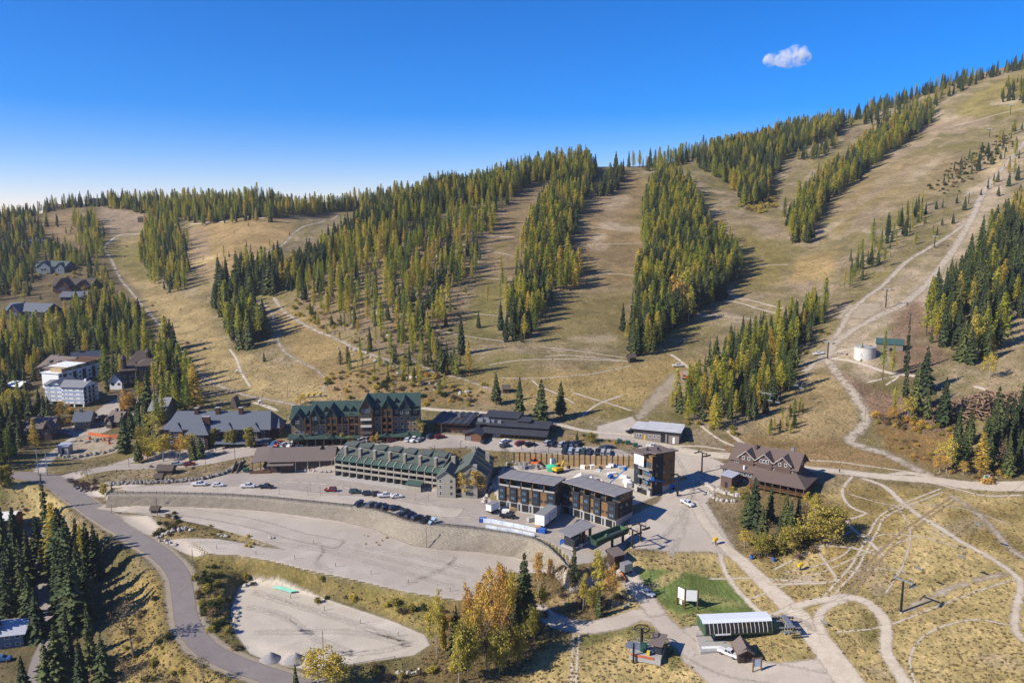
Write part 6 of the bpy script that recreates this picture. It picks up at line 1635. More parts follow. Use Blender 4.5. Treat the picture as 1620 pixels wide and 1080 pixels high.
def ribbon_wall(name, label, cat, top, ztop, base, zbase, mat, n=160, rough=.12, thick=.5):
 T, B = resample(top, n), resample(base, n); rows = 7; V = []; rg = np.random.default_rng(3)
 for j in range(rows):
  t = j / (rows - 1); P = lerp(B, T, t); z = lerp(np.array([zbase(*q) for q in B]) - .4, np.array([ztop(*q) for q in T]) + .15, t)
  j_ = rg.normal(0, rough, P.shape) * (0 < j < rows - 1)
  V.append(np.concatenate([P + j_, z[:, None]], 1))
 V.append(np.concatenate([T + np.array([0, thick]), (V[-1][:, 2])[:, None]], 1))
 V.append(np.concatenate([T + np.array([0, thick]), (V[0][:, 2])[:, None]], 1))
 V = np.concatenate(V); k = rows + 2; idx = np.arange(k * n).reshape(k, n)
 F = np.stack([idx[:-1, :-1], idx[:-1, 1:], idx[1:, 1:], idx[1:, :-1]], -1).reshape(-1, 4)
 o = link(name, raw_mesh(name, V, F), mat); return tag(o, label, cat)
ribbon_wall("retaining_wall", "long curved stone retaining wall between upper and middle car parks", "retaining wall", WALL_TOP, terr_z, WALL_BASE + [at_plane(900, 915, mid_z)], lambda x, y: float(gz(x, y)), M_SWALL, thick=3.4)
def post_fence(name, label, pts_w, zf, h, spacing, mat, rails=(.5, 1.0), r=.05, cat="fence"):
 n = max(2, int(sum(math.hypot(b[0] - a[0], b[1] - a[1]) for a, b in zip(pts_w[:-1], pts_w[1:])) / spacing) + 1)
 P = resample(pts_w, n); o = thing(name, label, cat, (P[0][0], P[0][1], zf(*P[0])))
 me = MB().box(-r, r, -r, r, -.3, h).mesh("fence_post"); me.materials.append(mat)
 z0 = zf(*P[0])
 L = [Vector((p[0] - P[0][0], p[1] - P[0][1], float(zf(*p)) - z0)) for p in P]
 for q in L: link("post", me, None, o, q)
 for f in rails: MB().tube([q + Vector((0, 0, h * f)) for q in L], r * .7, 4).build("rail", mat, o)
 return o
M_FENCE = mat_plain("dark_fence_steel", (.035, .033, .033), .6, .3)
M_POSTW = mat_plain("grey_weathered_wood", (.17, .135, .105), .85)
inner = [(x, y + .8) for x, y in WALL_TOP]
post_fence("guard_fence", "dark guard fence along the stone wall's rim", inner, lambda x, y: float(terr_z(x, y)) + .1, 1.3, 3.0, M_FENCE, (.35, .68, 1.0))
def boulder_mesh(seed):
 bm = bmesh.new(); bmesh.ops.create_icosphere(bm, subdivisions=2, radius=1)
 rg = np.random.default_rng(seed); sx = rg.uniform(.75, 1.2, 3); sx[2] *= .75; ph = rg.uniform(0, 6, 9)
 for v in bm.verts:
  c = v.co; d = 1 + .16 * math.sin(3.1 * c.x + ph[0]) + .14 * math.sin(3.7 * c.y + ph[1]) + .12 * math.sin(4.3 * c.z + ph[2])
  v.co = Vector((round(c.x * d * 2.6) / 2.6 * .5 + c.x * d * .5, c.y * d, c.z * d)); v.co.x *= sx[0]; v.co.y *= sx[1]; v.co.z *= sx[2]
 me = bpy.data.meshes.new("boulder"); bm.to_mesh(me); bm.free(); return me
M_ROCK = mat_rough("pale_granite", (.33, .30, .255), (.52, .48, .42), 1.5, .5, .1)
M_ROCKD = mat_rough("grey_fieldstone", (.17, .155, .135), (.32, .295, .26), 1.5, .5, .1)
BM = [boulder_mesh(i) for i in range(5)]; BMD = [b.copy() for b in BM]
for b in BM: b.materials.append(M_ROCK)
for b in BMD: b.materials.append(M_ROCKD)
def boulders(px_pts, n, size, label, group, jitter=.6, dark=False, rows=1, z_add=0.0, bank=None):
 P = resample(GL2(px_pts), n); root = None
 if bank: root = thing(bank, label, "rock bank", (P[0][0], P[0][1], float(gz(*P[0]))))
 for i, (x, y) in enumerate(P):
  for k in range(rows):
   s = random.uniform(*size); xx = x + random.uniform(-jitter, jitter); yy = y + random.uniform(-jitter, jitter) + k * size[1] * .9
   v = Vector((xx, yy, float(gz(xx, yy)) + s * .35 + z_add))
   o = link("stone" if bank else "boulder", random.choice(BMD if dark else BM), None, root, v - root.location if root else v, random.uniform(0, 6.28))
   o.scale = (s, s * random.uniform(.8, 1.1), s)
   if not bank: tag(o, label, "boulder", group)
boulders([(252,850),(258,846),(266,842),(275,839),(284,838),(292,837),(303,838)], 14, (.55, .95), "pale boulder in the curved row at the middle lot's edge", "boulder row at the middle lot")
boulders([(255,855),(262,857),(270,860),(278,862)], 7, (.5, .9), "pale boulder lying beside the main road bend", "boulders by the main road")
boulders([(345,845),(352,847),(360,848)], 4, (.5, .8), "pale boulder on the middle lot's grass strip", "boulders on the grass strip")
boulders([(366,995),(371,985),(376,975),(372,968)], 8, (.6, 1.0), "large pale boulder beside the lower lot's west end", "boulders at the lower lot")
boulders([(388,928),(396,923),(406,921)], 6, (.5, .9), "pale boulder at the lower lot's upper corner", "boulders at the lower lot corner")
boulders([(428,850),(434,852)], 3, (.5, .7), "pale boulder by the gravel access track", "boulders by the access track")
boulders([(172,768),(190,766),(212,765),(240,764),(270,763),(300,761),(325,757),(345,752),(362,746),(374,738),(383,732)], 66, (.6, .95), "grey rock bank holding up the village street", "", .5, True, 2, .2, "rock_bank")
boulders([(122,772),(130,777),(140,776),(152,774),(160,770)], 12, (.5, .9), "grey stone on the road junction's island", "stones on the junction island", .7, True)
boulders([(765,795),(772,782),(780,768),(788,754),(796,742),(803,733)], 24, (.7, 1.0), "pale rock line edging the townhouse site", "", .3, bank="rock_line")
boulders([(1104,758),(1118,768),(1132,776),(1150,782),(1170,786)], 26, (.7, 1.1), "tan rock bank stepping down from the gabled hotel", "", .5, False, 2, bank="rock_bank")
boulders([(1118,778),(1130,788),(1142,792),(1160,792)], 12, (.6, 1.0), "tan stone at the foot of the hotel bank", "rocks at the hotel bank's foot", .6)
boulders([(440,742),(470,744),(500,745),(526,747)], 26, (.35, .6), "low rock edging along the brown hall's front", "", .4, bank="rock_edging")
boulders([(95,722),(120,724),(145,720),(165,716),(185,708)], 26, (.6, 1.2), "rough rock edging around the rubble plot", "", 1.2, True, bank="rock_edging")
boulders([(130,700),(150,697),(170,695),(195,690)], 22, (.5, 1.0), "loose rock heap inside the rubble plot", "", 2.0, True, bank="rock_heap")
boulders([(880,962),(892,955),(986,955),(992,963),(998,957)], 9, (.5, .9), "stone set around the roadside planting bed", "stones by the planting bed", .4, True)
boulders([(628,1064),(640,1062),(652,1064),(662,1060)], 8, (.4, .7), "pale rock by the lower gate", "rocks by the lower gate", .5)
boulders([(550,520),(600,470),(660,420),(700,370),(640,520),(690,470),(740,390)], 40, (.9, 2.0), "pale outcrop boulder on the rocky middle hillside", "outcrops on the middle hillside", 14)
boulders([(540,548),(560,556),(590,566),(620,580),(680,610),(730,625)], 30, (.6, 1.5), "pale rock in the slide above the green-roofed lodge", "rocks of the slide", 3)
boulders([(660,758),(668,760),(676,762),(672,766)], 14, (.4, .8), "dark rock heap beside the condo entrance", "", 1.0, True, bank="rock_heap")
def shoring():
 a, b = Vector((*at_z(813, 736, 14.4), 14.4)), Vector((*at_z(1003, 741, 14.4), 14.4))
 L = (b - a).length; ang = math.atan2(b.y - a.y, b.x - a.x)
 o = thing("shoring_wall", "tan timber shoring wall with steel posts behind the building site", "shoring wall", a, ang)
 n = 22; w = L / n; M_LAG = mat_boards("tan_lagging_boards", (.40, .270, .135), .3, 'Z', .22, .5)
 pm = MB().box(.12, w - .12, -.1, .12, -.5, 5.3).mesh("panel"); pm.materials.append(M_LAG)
 sm = MB().box(-.13, .13, -.22, .2, -.5, 5.9).mesh("post"); sm.materials.append(M_RUSTST)
 for i in range(n + 1):
  link("steel_post", sm, None, o, (w * i, 0, 0))
  if i < n: link("timber_panel", pm, None, o, (w * i, 0, random.uniform(-.25, .15)))
 MB().tube([(0, .3, 6.6), (L, .3, 6.6)], .05, 4).build("guard_rail", M_FENCE, o)
 o2 = thing("concrete_corner", "dark concrete block at the shoring wall's end", "wall", b, ang); MB().box(.2, 4, -1, 1.2, -.5, 6.2).build("block", mat_plain("dark_concrete", (.09, .085, .085), .8), o2)
 MB().box(.0, 4.2, -1.2, 1.4, 6.21, 6.45).build("coping", M_CONC, o2)
shoring()
# ---------------------------------------------------------------- vehicles
def paint(name, c): return mat_plain("car_paint_" + name, c, .28, .15, .03, spec=.5)
PAINT = {'white': paint('white', (.70, .70, .70)), 'black': paint('black', (.012, .012, .014)), 'navy': paint('navy', (.018, .028, .055)), 'grey': paint('grey', (.10, .105, .11)),
         'red': paint('red', (.20, .012, .014)), 'silver': paint('silver', (.36, .37, .38)), 'blue': paint('blue', (.05, .14, .34)), 'lightblue': paint('lightblue', (.28, .37, .46)), 'green': paint('green', (.03, .07, .06)), 'orange': paint('orange', (.55, .14, .03))}
M_TYRE = mat_plain("tyre_rubber", (.014, .014, .014), .9); M_RIM = mat_plain("wheel_rim", (.28, .28, .29), .4, .7)
M_LAMP = mat_plain("lamp_lens", (.75, .72, .66), .2, spec=.5); M_TAIL = mat_plain("tail_lens", (.25, .01, .01), .3)
_cm = {}
def car_parts(kind):
 if kind in _cm: return _cm[kind]
 L, Wd, prof, cab = {
  'suv': (4.7, .95, [(-2.35, .42), (2.35, .42), (2.35, .85), (2.2, 1.02), (1.05, 1.12), (-2.3, 1.12), (-2.38, .8)], [(1.0, 1.1), (.35, 1.66), (-1.95, 1.7), (-2.25, 1.1)]),
  'sedan': (4.6, .91, [(-2.3, .36), (2.3, .36), (2.3, .72), (2.1, .86), (.95, .96), (-1.55, .98), (-2.25, .9), (-2.32, .6)], [(.95, .95), (.3, 1.42), (-1.0, 1.42), (-1.7, .97)]),
  'pickup': (5.7, 1.0, [(-2.85, .5), (2.85, .5), (2.85, .95), (2.7, 1.12), (1.5, 1.2), (-.75, 1.2), (-2.85, 1.18)], [(1.45, 1.18), (.95, 1.82), (-.55, 1.84), (-.8, 1.18)]),
  'van': (5.6, 1.0, [(-2.8, .4), (2.8, .4), (2.8, 1.0), (2.3, 1.35), (-2.8, 1.35)], [(2.2, 1.33), (1.5, 2.2), (-2.75, 2.3), (-2.8, 1.33)])}[kind]
 def shell(prof, w, inset, z0=None):
  n = len(prof); vs = []
  for s in (-1, 1):
   for x, z in prof: vs.append((x, s * (w - inset(z)), z))
  bm = MB(); bm.add(vs, [tuple(range(n)), tuple(range(n, 2 * n))[::-1]] + [(i, (i + 1) % n, n + (i + 1) % n, n + i) for i in range(n)]); return bm
 body = shell(prof, Wd, lambda z: .05 if z < .6 else 0.03)
 if kind == 'pickup':
  body.box(-2.7, -.9, -.82, .82, 1.0, 1.02)
 bm_ = bmesh.new(); me0 = body.mesh("body"); bm_.from_mesh(me0)
 bmesh.ops.bevel(bm_, geom=[e for e in bm_.edges if e.calc_face_angle(0) > .5], offset=.06, segments=1, affect='EDGES'); bm_.to_mesh(me0); bm_.free()
 zt = max(z for _, z in cab)
 glass = shell(cab, Wd - .06, lambda z: .18 * (z - cab[0][1]) / (zt - cab[0][1] + 1e-6))
 gm = glass.mesh("glass"); gm.materials.append(M_GLASS)
 xs = [x for x, z in cab if z > zt - .12]
 roof = MB(); roof.box(min(xs) + .02, max(xs) - .02, -(Wd - .24), Wd - .24, zt - .03, zt + .04)
 pil = MB()
 for s in (-1, 1):
  for i, j in ((0, 1), (2, 3)): pil.tube([(cab[i][0], s * (Wd - .07), cab[i][1]), (cab[j][0], s * (Wd - .22), cab[j][1])], .05, 4)
  xm = (cab[1][0] + cab[2][0]) / 2; pil.tube([(xm, s * (Wd - .05), cab[0][1]), (xm, s * (Wd - .22), zt)], .05, 4)
 roof.v, roof.f = roof.v, roof.f
 n = len(roof.v); roof.v += pil.v; roof.f += [tuple(i + n for i in f) for f in pil.f]
 rm = roof.mesh("roof")
 r = .36 if kind in ('suv', 'pickup', 'van') else .32
 t = MB(); t.tube([(0, -.11, 0), (0, .11, 0)], r, 14); tm = t.mesh("tyre"); tm.materials.append(M_TYRE)
 q = MB(); q.tube([(0, -.125, 0), (0, .125, 0)], r * .6, 10); qm = q.mesh("rim"); qm.materials.append(M_RIM)
 hl = MB().box(-.05, .05, -.18, .18, -.08, .08).mesh("headlight"); hl.materials.append(M_LAMP)
 tl = hl.copy(); tl.materials.clear(); tl.materials.append(M_TAIL)
 _cm[kind] = (me0, gm, rm, tm, qm, r, L, Wd, hl, tl, prof); return _cm[kind]
_pm = {}
def car(kind, colr, px, py, deg, label, group=None, wpos=None):
 me0, gm, rm, tm, qm, r, L, Wd, hl, tl, prof = car_parts(kind)
 if (kind, colr) not in _pm:
  a, b = me0.copy(), rm.copy(); a.materials.append(PAINT[colr]); b.materials.append(PAINT[colr]); _pm[(kind, colr)] = (a, b)
 a, b = _pm[(kind, colr)]
 p = G(px, py) if wpos is None else Vector(wpos)
 nm = {'suv': "sport_utility_car", 'sedan': "sedan_car", 'pickup': "pickup_truck", 'van': "van"}[kind]
 o = thing(nm, label, {'suv': "car", 'sedan': "car", 'pickup': "pickup", 'van': "van"}[kind], p + Vector((0, 0, .06)), R(deg), group)
 d = Vector((math.cos(R(deg)), math.sin(R(deg)))); z1 = float(gz(p.x + d.x * 2, p.y + d.y * 2)); z0 = float(gz(p.x - d.x * 2, p.y - d.y * 2))
 o.rotation_euler = (0, -math.atan2(z1 - z0, 4), R(deg))
 body = link("body", a, None, o); link("window_glass", gm, None, o); link("roof", b, None, o)
 for sx in (-1, 1):
  for sy in (-1, 1):
   w = link("wheel", tm, None, o, (sx * L * .31, sy * (Wd - .1), r)); link("rim", qm, None, w)
 zl = .68 if kind != 'pickup' else .85
 for sy in (-1, 1): link("headlight", hl, None, o, (L / 2 - .02, sy * (Wd - .25), zl)); link("tail_light", tl, None, o, (-L / 2 + .02, sy * (Wd - .25), zl + .08))
 return o
UP = "vehicles on the upper car park"
for a in [('pickup', 'white', 315, 768, 2, "white pickup parked farthest west on the upper lot"), ('sedan', 'white', 345, 769, 4, "white car just east of the westernmost white pickup"), ('pickup', 'white', 392, 771, 2, "white pickup parked beside a black pickup on the upper lot"),
          ('pickup', 'black', 421, 772, -4, "black pickup parked alone by the upper lot's open middle"), ('suv', 'red', 523, 777, 178, "dark red car alone in the upper lot's middle"), ('suv', 'green', 562, 780, 2, "dark green car right of the dark red car"),
          ('suv', 'navy', 583, 783, 4, "navy car at the head of the short middle row"), ('suv', 'black', 597, 784, 4, "black car touching the navy one in the short row"), ('pickup', 'white', 609, 786, 8, "white pickup in the short row below the condos"), ('sedan', 'white', 627, 787, 12, "white sedan at the end of the short row"),
          ('suv', 'navy', 568, 799, 62, "navy car first in the slanted rim row"), ('suv', 'grey', 588, 800, 60, "grey car second in the slanted rim row"), ('suv', 'navy', 603, 802, 30, "navy car third in the slanted rim row"), ('suv', 'black', 614, 805, 30, "black car fourth in the slanted rim row"), ('suv', 'navy', 625, 806, 35, "navy car fifth in the slanted rim row"),
          ('pickup', 'navy', 638, 813, 50, "navy pickup at the wall rim with a loaded bed"), ('suv', 'black', 650, 818, 48, "black car between the navy pickup and a dark pair"), ('suv', 'navy', 660, 821, 46, "navy car beyond the black one at the wall rim"), ('suv', 'black', 674, 825, 55, "black car next to the pale blue one"), ('sedan', 'lightblue', 684, 828, 50, "pale blue car last in the rim row"),
          ('suv', 'navy', 652, 768, 50, "dark car parked by the condo entry canopy")]:
 car(*a, UP)
ST = "vehicles parked along the village street"
cols = ['navy', 'lightblue', 'silver', 'green', 'navy', 'black', 'silver', 'silver']
nth = ["first", "second", "third", "fourth", "fifth", "sixth", "seventh", "eighth"]
for i, (x, y) in enumerate([(893,714),(903,714.5),(914,715),(923,715.5),(932,716),(945,716.5),(954,717),(963,717.5)]):
 car('suv', cols[i], x, y, 75, f"{cols[i]} car, {nth[i]} from the west above the shoring wall".replace("lightblue", "pale blue"), ST)
for i, (x, y, c) in enumerate([(866,702,'silver'),(875,703,'black'),(889,704,'silver'),(898,704.5,'black'),(907,704,'navy'),(915,704.5,'black')]):
 car('suv', c, x, y, 60, f"{c} car, {nth[i]} east of the dark day lodge", ST)
for a in [('suv', 'black', 767, 699, 60, "black car by the day lodge entrance porch"), ('suv', 'white', 799, 700, 40, "white car in front of the day lodge clerestory"), ('suv', 'navy', 799, 707, 5, "navy car driving past the white one on the street"), ('suv', 'red', 823, 703, 30, "dark red car in front of the day lodge"), ('suv', 'black', 839, 705, 15, "black car right of the dark red street car"),
          ('suv', 'navy', 682, 692, 50, "navy car at the day lodge terrace wall"), ('suv', 'red', 696, 693, 20, "maroon car at the day lodge terrace wall"), ('van', 'white', 575, 699, 40, "white van at the green lodge porch"), ('sedan', 'white', 564, 698, 30, "white sedan at the green lodge porch"), ('van', 'silver', 585, 696, 60, "silver box van at the lodge tower"),
          ('suv', 'white', 646, 697, 70, "white car below the lodge's yellow tree"), ('pickup', 'white', 655, 697, 70, "white pickup below the lodge's yellow tree"), ('sedan', 'silver', 664, 697, 60, "silver sedan below the lodge's yellow tree"), ('suv', 'red', 620, 698, 30, "dark red car behind the condo pavilion"),
          ('pickup', 'red', 442, 704, 70, "bright red pickup behind the brown hall"), ('suv', 'silver', 451, 705, 60, "silver car beside the bright red pickup"), ('pickup', 'white', 461, 705, 75, "white pickup behind the brown hall"), ('suv', 'black', 474, 706, 75, "black car behind the brown hall's middle"), ('suv', 'black', 481, 706, 75, "black car next to the tall dark pickup"), ('pickup', 'black', 489, 705, 75, "tall black pickup behind the brown hall's east half"),
          ('pickup', 'blue', 433, 705, 75, "blue pickup behind the brown hall's lean-to"),
          ('suv', 'silver', 281, 736, 8, "silver car under the street trees"), ('suv', 'red', 300, 736, 8, "maroon car under the street trees"), ('suv', 'black', 158, 666, 15, "black car by the small log cabin"), ('suv', 'black', 162, 674, 5, "black car on grass near the rubble plot"), ('pickup', 'blue', 101, 684, 35, "bright blue pickup by the brown gabled house"), ('suv', 'black', 164, 661, 40, "dark car behind the log cabin's pair"),
          ('sedan', 'grey', 954, 709, 40, "grey car parked across from the street row"), ('suv', 'navy', 963, 710, 30, "navy car parked across from the street row"), ('pickup', 'black', 1000, 684, 20, "black pickup beside the flat-roofed workshop"), ('pickup', 'white', 1032, 708, -12, "white pickup on the gravel behind the tall townhouse")]:
 car(*a, None)
for a in [('pickup', 'black', 803, 819, -12, "black pickup below the townhouses under construction"), ('sedan', 'grey', 919, 828, 30, "grey car on the court by the finished townhouses"), ('pickup', 'white', 1087, 798, -60, "white pickup with red load on the base gravel"), ('pickup', 'white', 1295, 561, -8, "white pickup on the dirt road below the tank"),
          ('pickup', 'white', 1152, 1036, -42, "white flatbed pickup beside the brown lift shed"), ('sedan', 'white', 1024, 940, -42, "white car on the lane beside the lawn"), ('pickup', 'white', 1072, 580, 0, "white pickup at the excavated slope"), ('suv', 'blue', 4, 1045, 10, "blue car on the shaded drive"), ('suv', 'silver', 62, 391, 0, "pale car at the navy hillside house")]:
 car(*a, None)
# ---------------------------------------------------------------- ski lifts
def lift_tower(px, py, py_top, deg, label, mat=M_BLACKST, arm=5.0, group="lift towers", sm=M_STEEL):
 p = G(px, py); h = height_at(p, py_top); o = thing("lift_tower", label, "lift tower", p, R(deg), group)
 MB().tube([(0, 0, -.5), (0, 0, h)], [.36, .26], 10).build("post", mat, o)
 MB().box(-.5, .5, -.5, .5, -.6, .25).build("footing", M_CONC, o)
 MB().box(-.15, .15, -arm / 2, arm / 2, h - .1, h + .25).build("crossarm", sm, o)
 for s in (-1, 1):
  t = MB(); y = s * arm / 2; t.box(-1.9, 1.9, y - .06, y + .06, h - .45, h - .2)
  tr = t.build("sheave_beam", sm, o)
  wm = MB()
  for i in range(6): wm.tube([(-1.7 + .68 * i, y - .08, h - .5), (-1.7 + .68 * i, y + .08, h - .5)], .26, 8)
  wm.build("sheave_wheel_row", M_BLACKST, tr)
  lf = MB(); lf.tube([(0, y, h + .2), (0, y, h + 1.3), (0, y - s * 1.0, h + 1.3)], .07, 4); lf.build("lifting_frame", sm, o)
 cw = MB(); cw.box(-.7, .7, -arm / 2, -arm / 2 + .05, h + .6, h + .66); cw.box(-1.6, 1.6, -arm / 2 - .7, -arm / 2 - .1, h - .6, h - .55); cw.build("catwalk", sm, o)
 return o, p, h
T1, P1, H1 = lift_tower(1425, 968, 918, 38, "grey lift tower standing alone in the golden meadow")
lift_tower(1110, 748, 716, 30, "dark brown lift tower beside the gabled hotel", M_RUSTST, sm=M_RUSTST)
lift_tower(1072, 785, 752, 30, "dark lift tower beside the tall unfinished townhouse", M_BLACKST, sm=M_BLACKST)
lift_tower(1210, 656, 622, 50, "black lift tower at the young tree strip")
lift_tower(1309, 568, 541, 50, "lift tower beside the white pickup on the dirt road")
lift_tower(1401, 488, 457, 50, "lift tower on the bare knoll above the water tank")
lift_tower(1478, 393, 374, 50, "lift tower where two lift-line roads split"); lift_tower(1532, 324, 305, 50, "lift tower by the scattered pines of the upper line")
lift_tower(1589, 252, 233, 50, "highest lift tower beside the pale upper road"); lift_tower(1598, 183, 166, 50, "lift tower on the summit trail"); lift_tower(1565, 218, 204, 50, "lift tower among small pines near the summit")
lift_tower(1000, 866, 838, 38, "black lift tower at the open green terminal's far end", M_RUSTST, 4.5, sm=M_RUSTST); lift_tower(1013, 856, 830, 38, "second black lift tower behind the open green terminal", M_RUSTST, 4.5, sm=M_RUSTST)
def lift_chair(x, y, z, deg, label, drop=3.2, group="lift chairs"):
 o = thing("lift_chair", label, "lift chair", (x, y, z), R(deg), group)
 MB().tube([(0, 0, 0), (0, .15, -drop * .4), (-.5, .1, -drop * .75), (-.45, 0, -drop)], .05, 5).build("hanger", M_STEEL, o)
 s = MB(); s.box(-.5, .12, -1.05, 1.05, -drop - .06, -drop + .02); s.build("seat", M_BLACKST, o)
 s = MB(); s.hexa([(-.5, -1.05, -drop), (-.44, -1.05, -drop), (-.44, 1.05, -drop), (-.5, 1.05, -drop)], [(-.7, -1.05, -drop + .7), (-.64, -1.05, -drop + .7), (-.64, 1.05, -drop + .7), (-.7, 1.05, -drop + .7)]); s.build("backrest", M_STEEL, o)
 for y_ in (-1.05, 1.05): MB().tube([(-.5, y_, -drop), (-.6, y_, -drop + .9), (.1, y_, -drop + .75)], .035, 4).build("side_rail", M_STEEL, o)
 return o
term = House("lift_terminal", "green chairlift terminal with white roof and row of dark panes", "lift terminal", (1114, 1019), (1222, 1014), z=3.6)
TW = term.W; M_TGRN = mat_plain("terminal_green", (.072, .125, .070), .5, .1, .08)
prof = [(.2, 2.3), (0, 2.9), (.35, 4.0), (1.3, 5.3), (2.3, 5.75), (5.3, 5.75), (6.3, 5.2), (7.0, 3.8), (7.1, 2.9), (6.8, 2.3)]
term.part("body", MB().prism(prof, 0, TW, 'X'), M_TGRN)
n = 16
for i in range(n):
 a, b = .35 + (TW - .7) * i / n, .35 + (TW - .7) * (i + 1) / n
 term.part("pane", MB().prism([(-.03, 2.95), (.31, 4.03), (1.22, 5.29), (1.34, 5.2), (.42, 3.97), (.08, 2.93)], a + .1, b - .02, 'X'), M_DARK)
 if i: term.part("pane_rib", MB().prism([(-.08, 2.93), (.27, 4.06), (1.18, 5.34), (1.34, 5.2), (.42, 3.97), (.08, 2.91)], a - .03, a + .09, 'X'), M_TRIMW)
M_TROOF = mat_plain("white_terminal_roof", (.60, .63, .68), .55, var=.05)
term.part("roof", MB().prism([(1.15, 5.42), (2.2, 5.95), (5.4, 5.95), (6.5, 5.35), (6.4, 5.2), (5.3, 5.77), (2.3, 5.77), (1.25, 5.25)], -.15, TW + .15, 'X'), M_TROOF)
term.part("white_panel", MB().box(TW * .16, TW * .38, -.12, -.02, 2.5, 2.95), M_WHITE)
for i in range(3): term.part("end_panel", MB().box(-.06, -.01, 1.0 + 1.8 * i, 2.5 + 1.8 * i, 2.7, 4.6), mat_plain("terminal_green_dark", (.05, .09, .055), .5))
for x in (.22, .78):
 term.part("mast", MB().tube([(TW * x, 3.4, -1), (TW * x, 3.4, 2.4)], .7, 12), M_STEEL)
 term.part("brace", MB().tube([(TW * x + 1.2, 3.4, -.8), (TW * x + 2.2, 3.4, 2.4)], .25, 8), M_STEEL)
term.part("machine_box", MB().box(TW * .2, TW * .34, 1.5, 5, .4, 2.35), M_BLACKST)
term.part("loading_deck", MB().hexa([(-2.2, -3.6, -.8), (TW * .36, -3.4, -.8), (TW * .42, 6.5, -.8), (-.5, 6.5, -.8)], [(-2.2, -3.6, .12), (TW * .36, -3.4, .12), (TW * .42, 6.5, .12), (-.5, 6.5, .12)]), M_CONC)
term.part("white_ramp", MB().box(-1.2, TW * .22, -2.3, -1.2, .13, .2), M_WHITE)
for y in (.6, 6.2): term.part("guide_bar", MB().tube([(-2.2, y, 2.3), (.2, y, 2.3)], .1, 5), M_BLACKST)
h = House("portal_mast", "grey two-legged sheave mast just beyond the green lift terminal", "lift tower", (1243, 1010), (1250, 1010), z=4.6)
h.part("post", MB().tube([(-.4, 0, -1), (.2, 1, 4.6)], .28, 8), M_STEEL); h.part("post", MB().tube([(1.2, 0, -1), (.6, 1, 4.6)], .28, 8), M_STEEL)
h.part("crossarm", MB().box(-.2, 1.2, -2.2, 4.2, 4.5, 4.9), M_STEEL)
for y in (-1.9, 3.9):
 p = h.part("sheave_beam", MB().box(-2.6, 3.2, y - .1, y + .1, 4.1, 4.5), M_STEEL); wm = MB()
 for i in range(8): wm.tube([(-2.3 + .75 * i, y - .12, 4.0), (-2.3 + .75 * i, y + .12, 4.0)], .3, 8)
 wm.build("sheave_wheel_row", M_BLACKST, p); h.part("catwalk", MB().box(-2.4, 3.0, y - 1.0, y - .3, 3.5, 3.56), M_STEEL)
cv = Matrix.Rotation(term.rz, 4, 'Z'); tb = term.a
end1 = tb + cv @ Vector((TW, 1.2, 3.0)); end2 = tb + cv @ Vector((TW, 5.8, 3.0))
tdir = Matrix.Rotation(R(38), 4, 'Z'); ta = P1 + tdir @ Vector((0, -2.5, H1 - .25)); tb2 = P1 + tdir @ Vector((0, 2.5, H1 - .25))
fa = ta + Vector((95, 62, 26)); fb = tb2 + Vector((95, 62, 26))
def sag(a, b, s, n=18): return [a.lerp(b, i / n) - Vector((0, 0, s * 4 * (i / n) * (1 - i / n))) for i in range(n + 1)]
cab1 = sag(end1, ta, .6) + sag(ta, fa, 2.2)[1:]; cab2 = sag(end2, tb2, .6) + sag(tb2, fb, 2.2)[1:]
for c, lb in ((cab1, "near strand of the haul cable over the golden meadow"), (cab2, "far strand of the haul cable over the golden meadow")): tag(MB().tube(c, .035, 4).build("haul_cable", M_BLACKST), lb, "cable")
for c, i, lb in [(cab1, 22, "grey lift chair just past the meadow tower"), (cab1, 28, "grey lift chair halfway to the meadow's edge"), (cab2, 20, "grey lift chair beside the meadow tower's far arm"), (cab2, 25, "grey lift chair above the meadow's rocky strip"), (cab2, 31, "grey lift chair nearest the straight dirt lane"), (cab1, 7, "grey lift chair above the oval grass patch")]:
 lift_chair(c[i].x, c[i].y, c[i].z, 33, lb, 2.6)
for px, py, dz, lb in [(1258, 640, 9, "white lift chair above the dark road shadow"), (1267, 645, 9, "white lift chair paired above the dark road shadow"), (1217, 665, 9, "white lift chair nearest the black tower"), (1229, 668, 9, "white lift chair beside the black tower's chair")]:
 q = G(px, py); lift_chair(q.x, q.y, q.z + dz + 3, 50, lb, 3.0)
h = House("open_lift_terminal", "boat-shaped green lift terminal with its cover off", "lift terminal", (944, 879), (996, 858), z=11.6)
W = h.W; M_BOAT = mat_plain("deep_green_panel", (.030, .058, .036), .5); M_BOATI = mat_plain("mid_green_liner", (.06, .12, .055), .6)
def boat(w, d0, d1, z0, z1, inset):
 q = [(0 + inset, d0 * .55), (1.2 + inset, d0 + inset), (w - inset, d0 + inset), (w - inset, d1 - inset), (1.2 + inset, d1 - inset), (0 + inset, lerp(d0, d1, .6))]
 return q
out = boat(W, 0, 4.6, 0, 0, 0); inn = boat(W, 0, 4.6, 0, 0, .45); nn = len(out)
lo = [(x * .96 + .3, lerp(y, 2.3, .25), 3.0) for x, y in out]; hi = [(x, y, 4.9) for x, y in out]; hin = [(x, y, 4.9) for x, y in inn]; lin = [(x, lerp(y, 2.3, .1), 3.5) for x, y in inn]
sh = MB(); sh.add(lo + hi + hin, [tuple(range(nn))[::-1]] + [(i, (i + 1) % nn, nn + (i + 1) % nn, nn + i) for i in range(nn)] + [(nn + i, nn + (i + 1) % nn, 2 * nn + (i + 1) % nn, 2 * nn + i) for i in range(nn)])
h.part("hull", sh, M_BOAT)
li = MB(); li.add(hin + lin, [tuple(range(nn, 2 * nn))] + [(i, (i + 1) % nn, nn + (i + 1) % nn, nn + i) for i in range(nn)]); h.part("liner", li, M_BOATI)
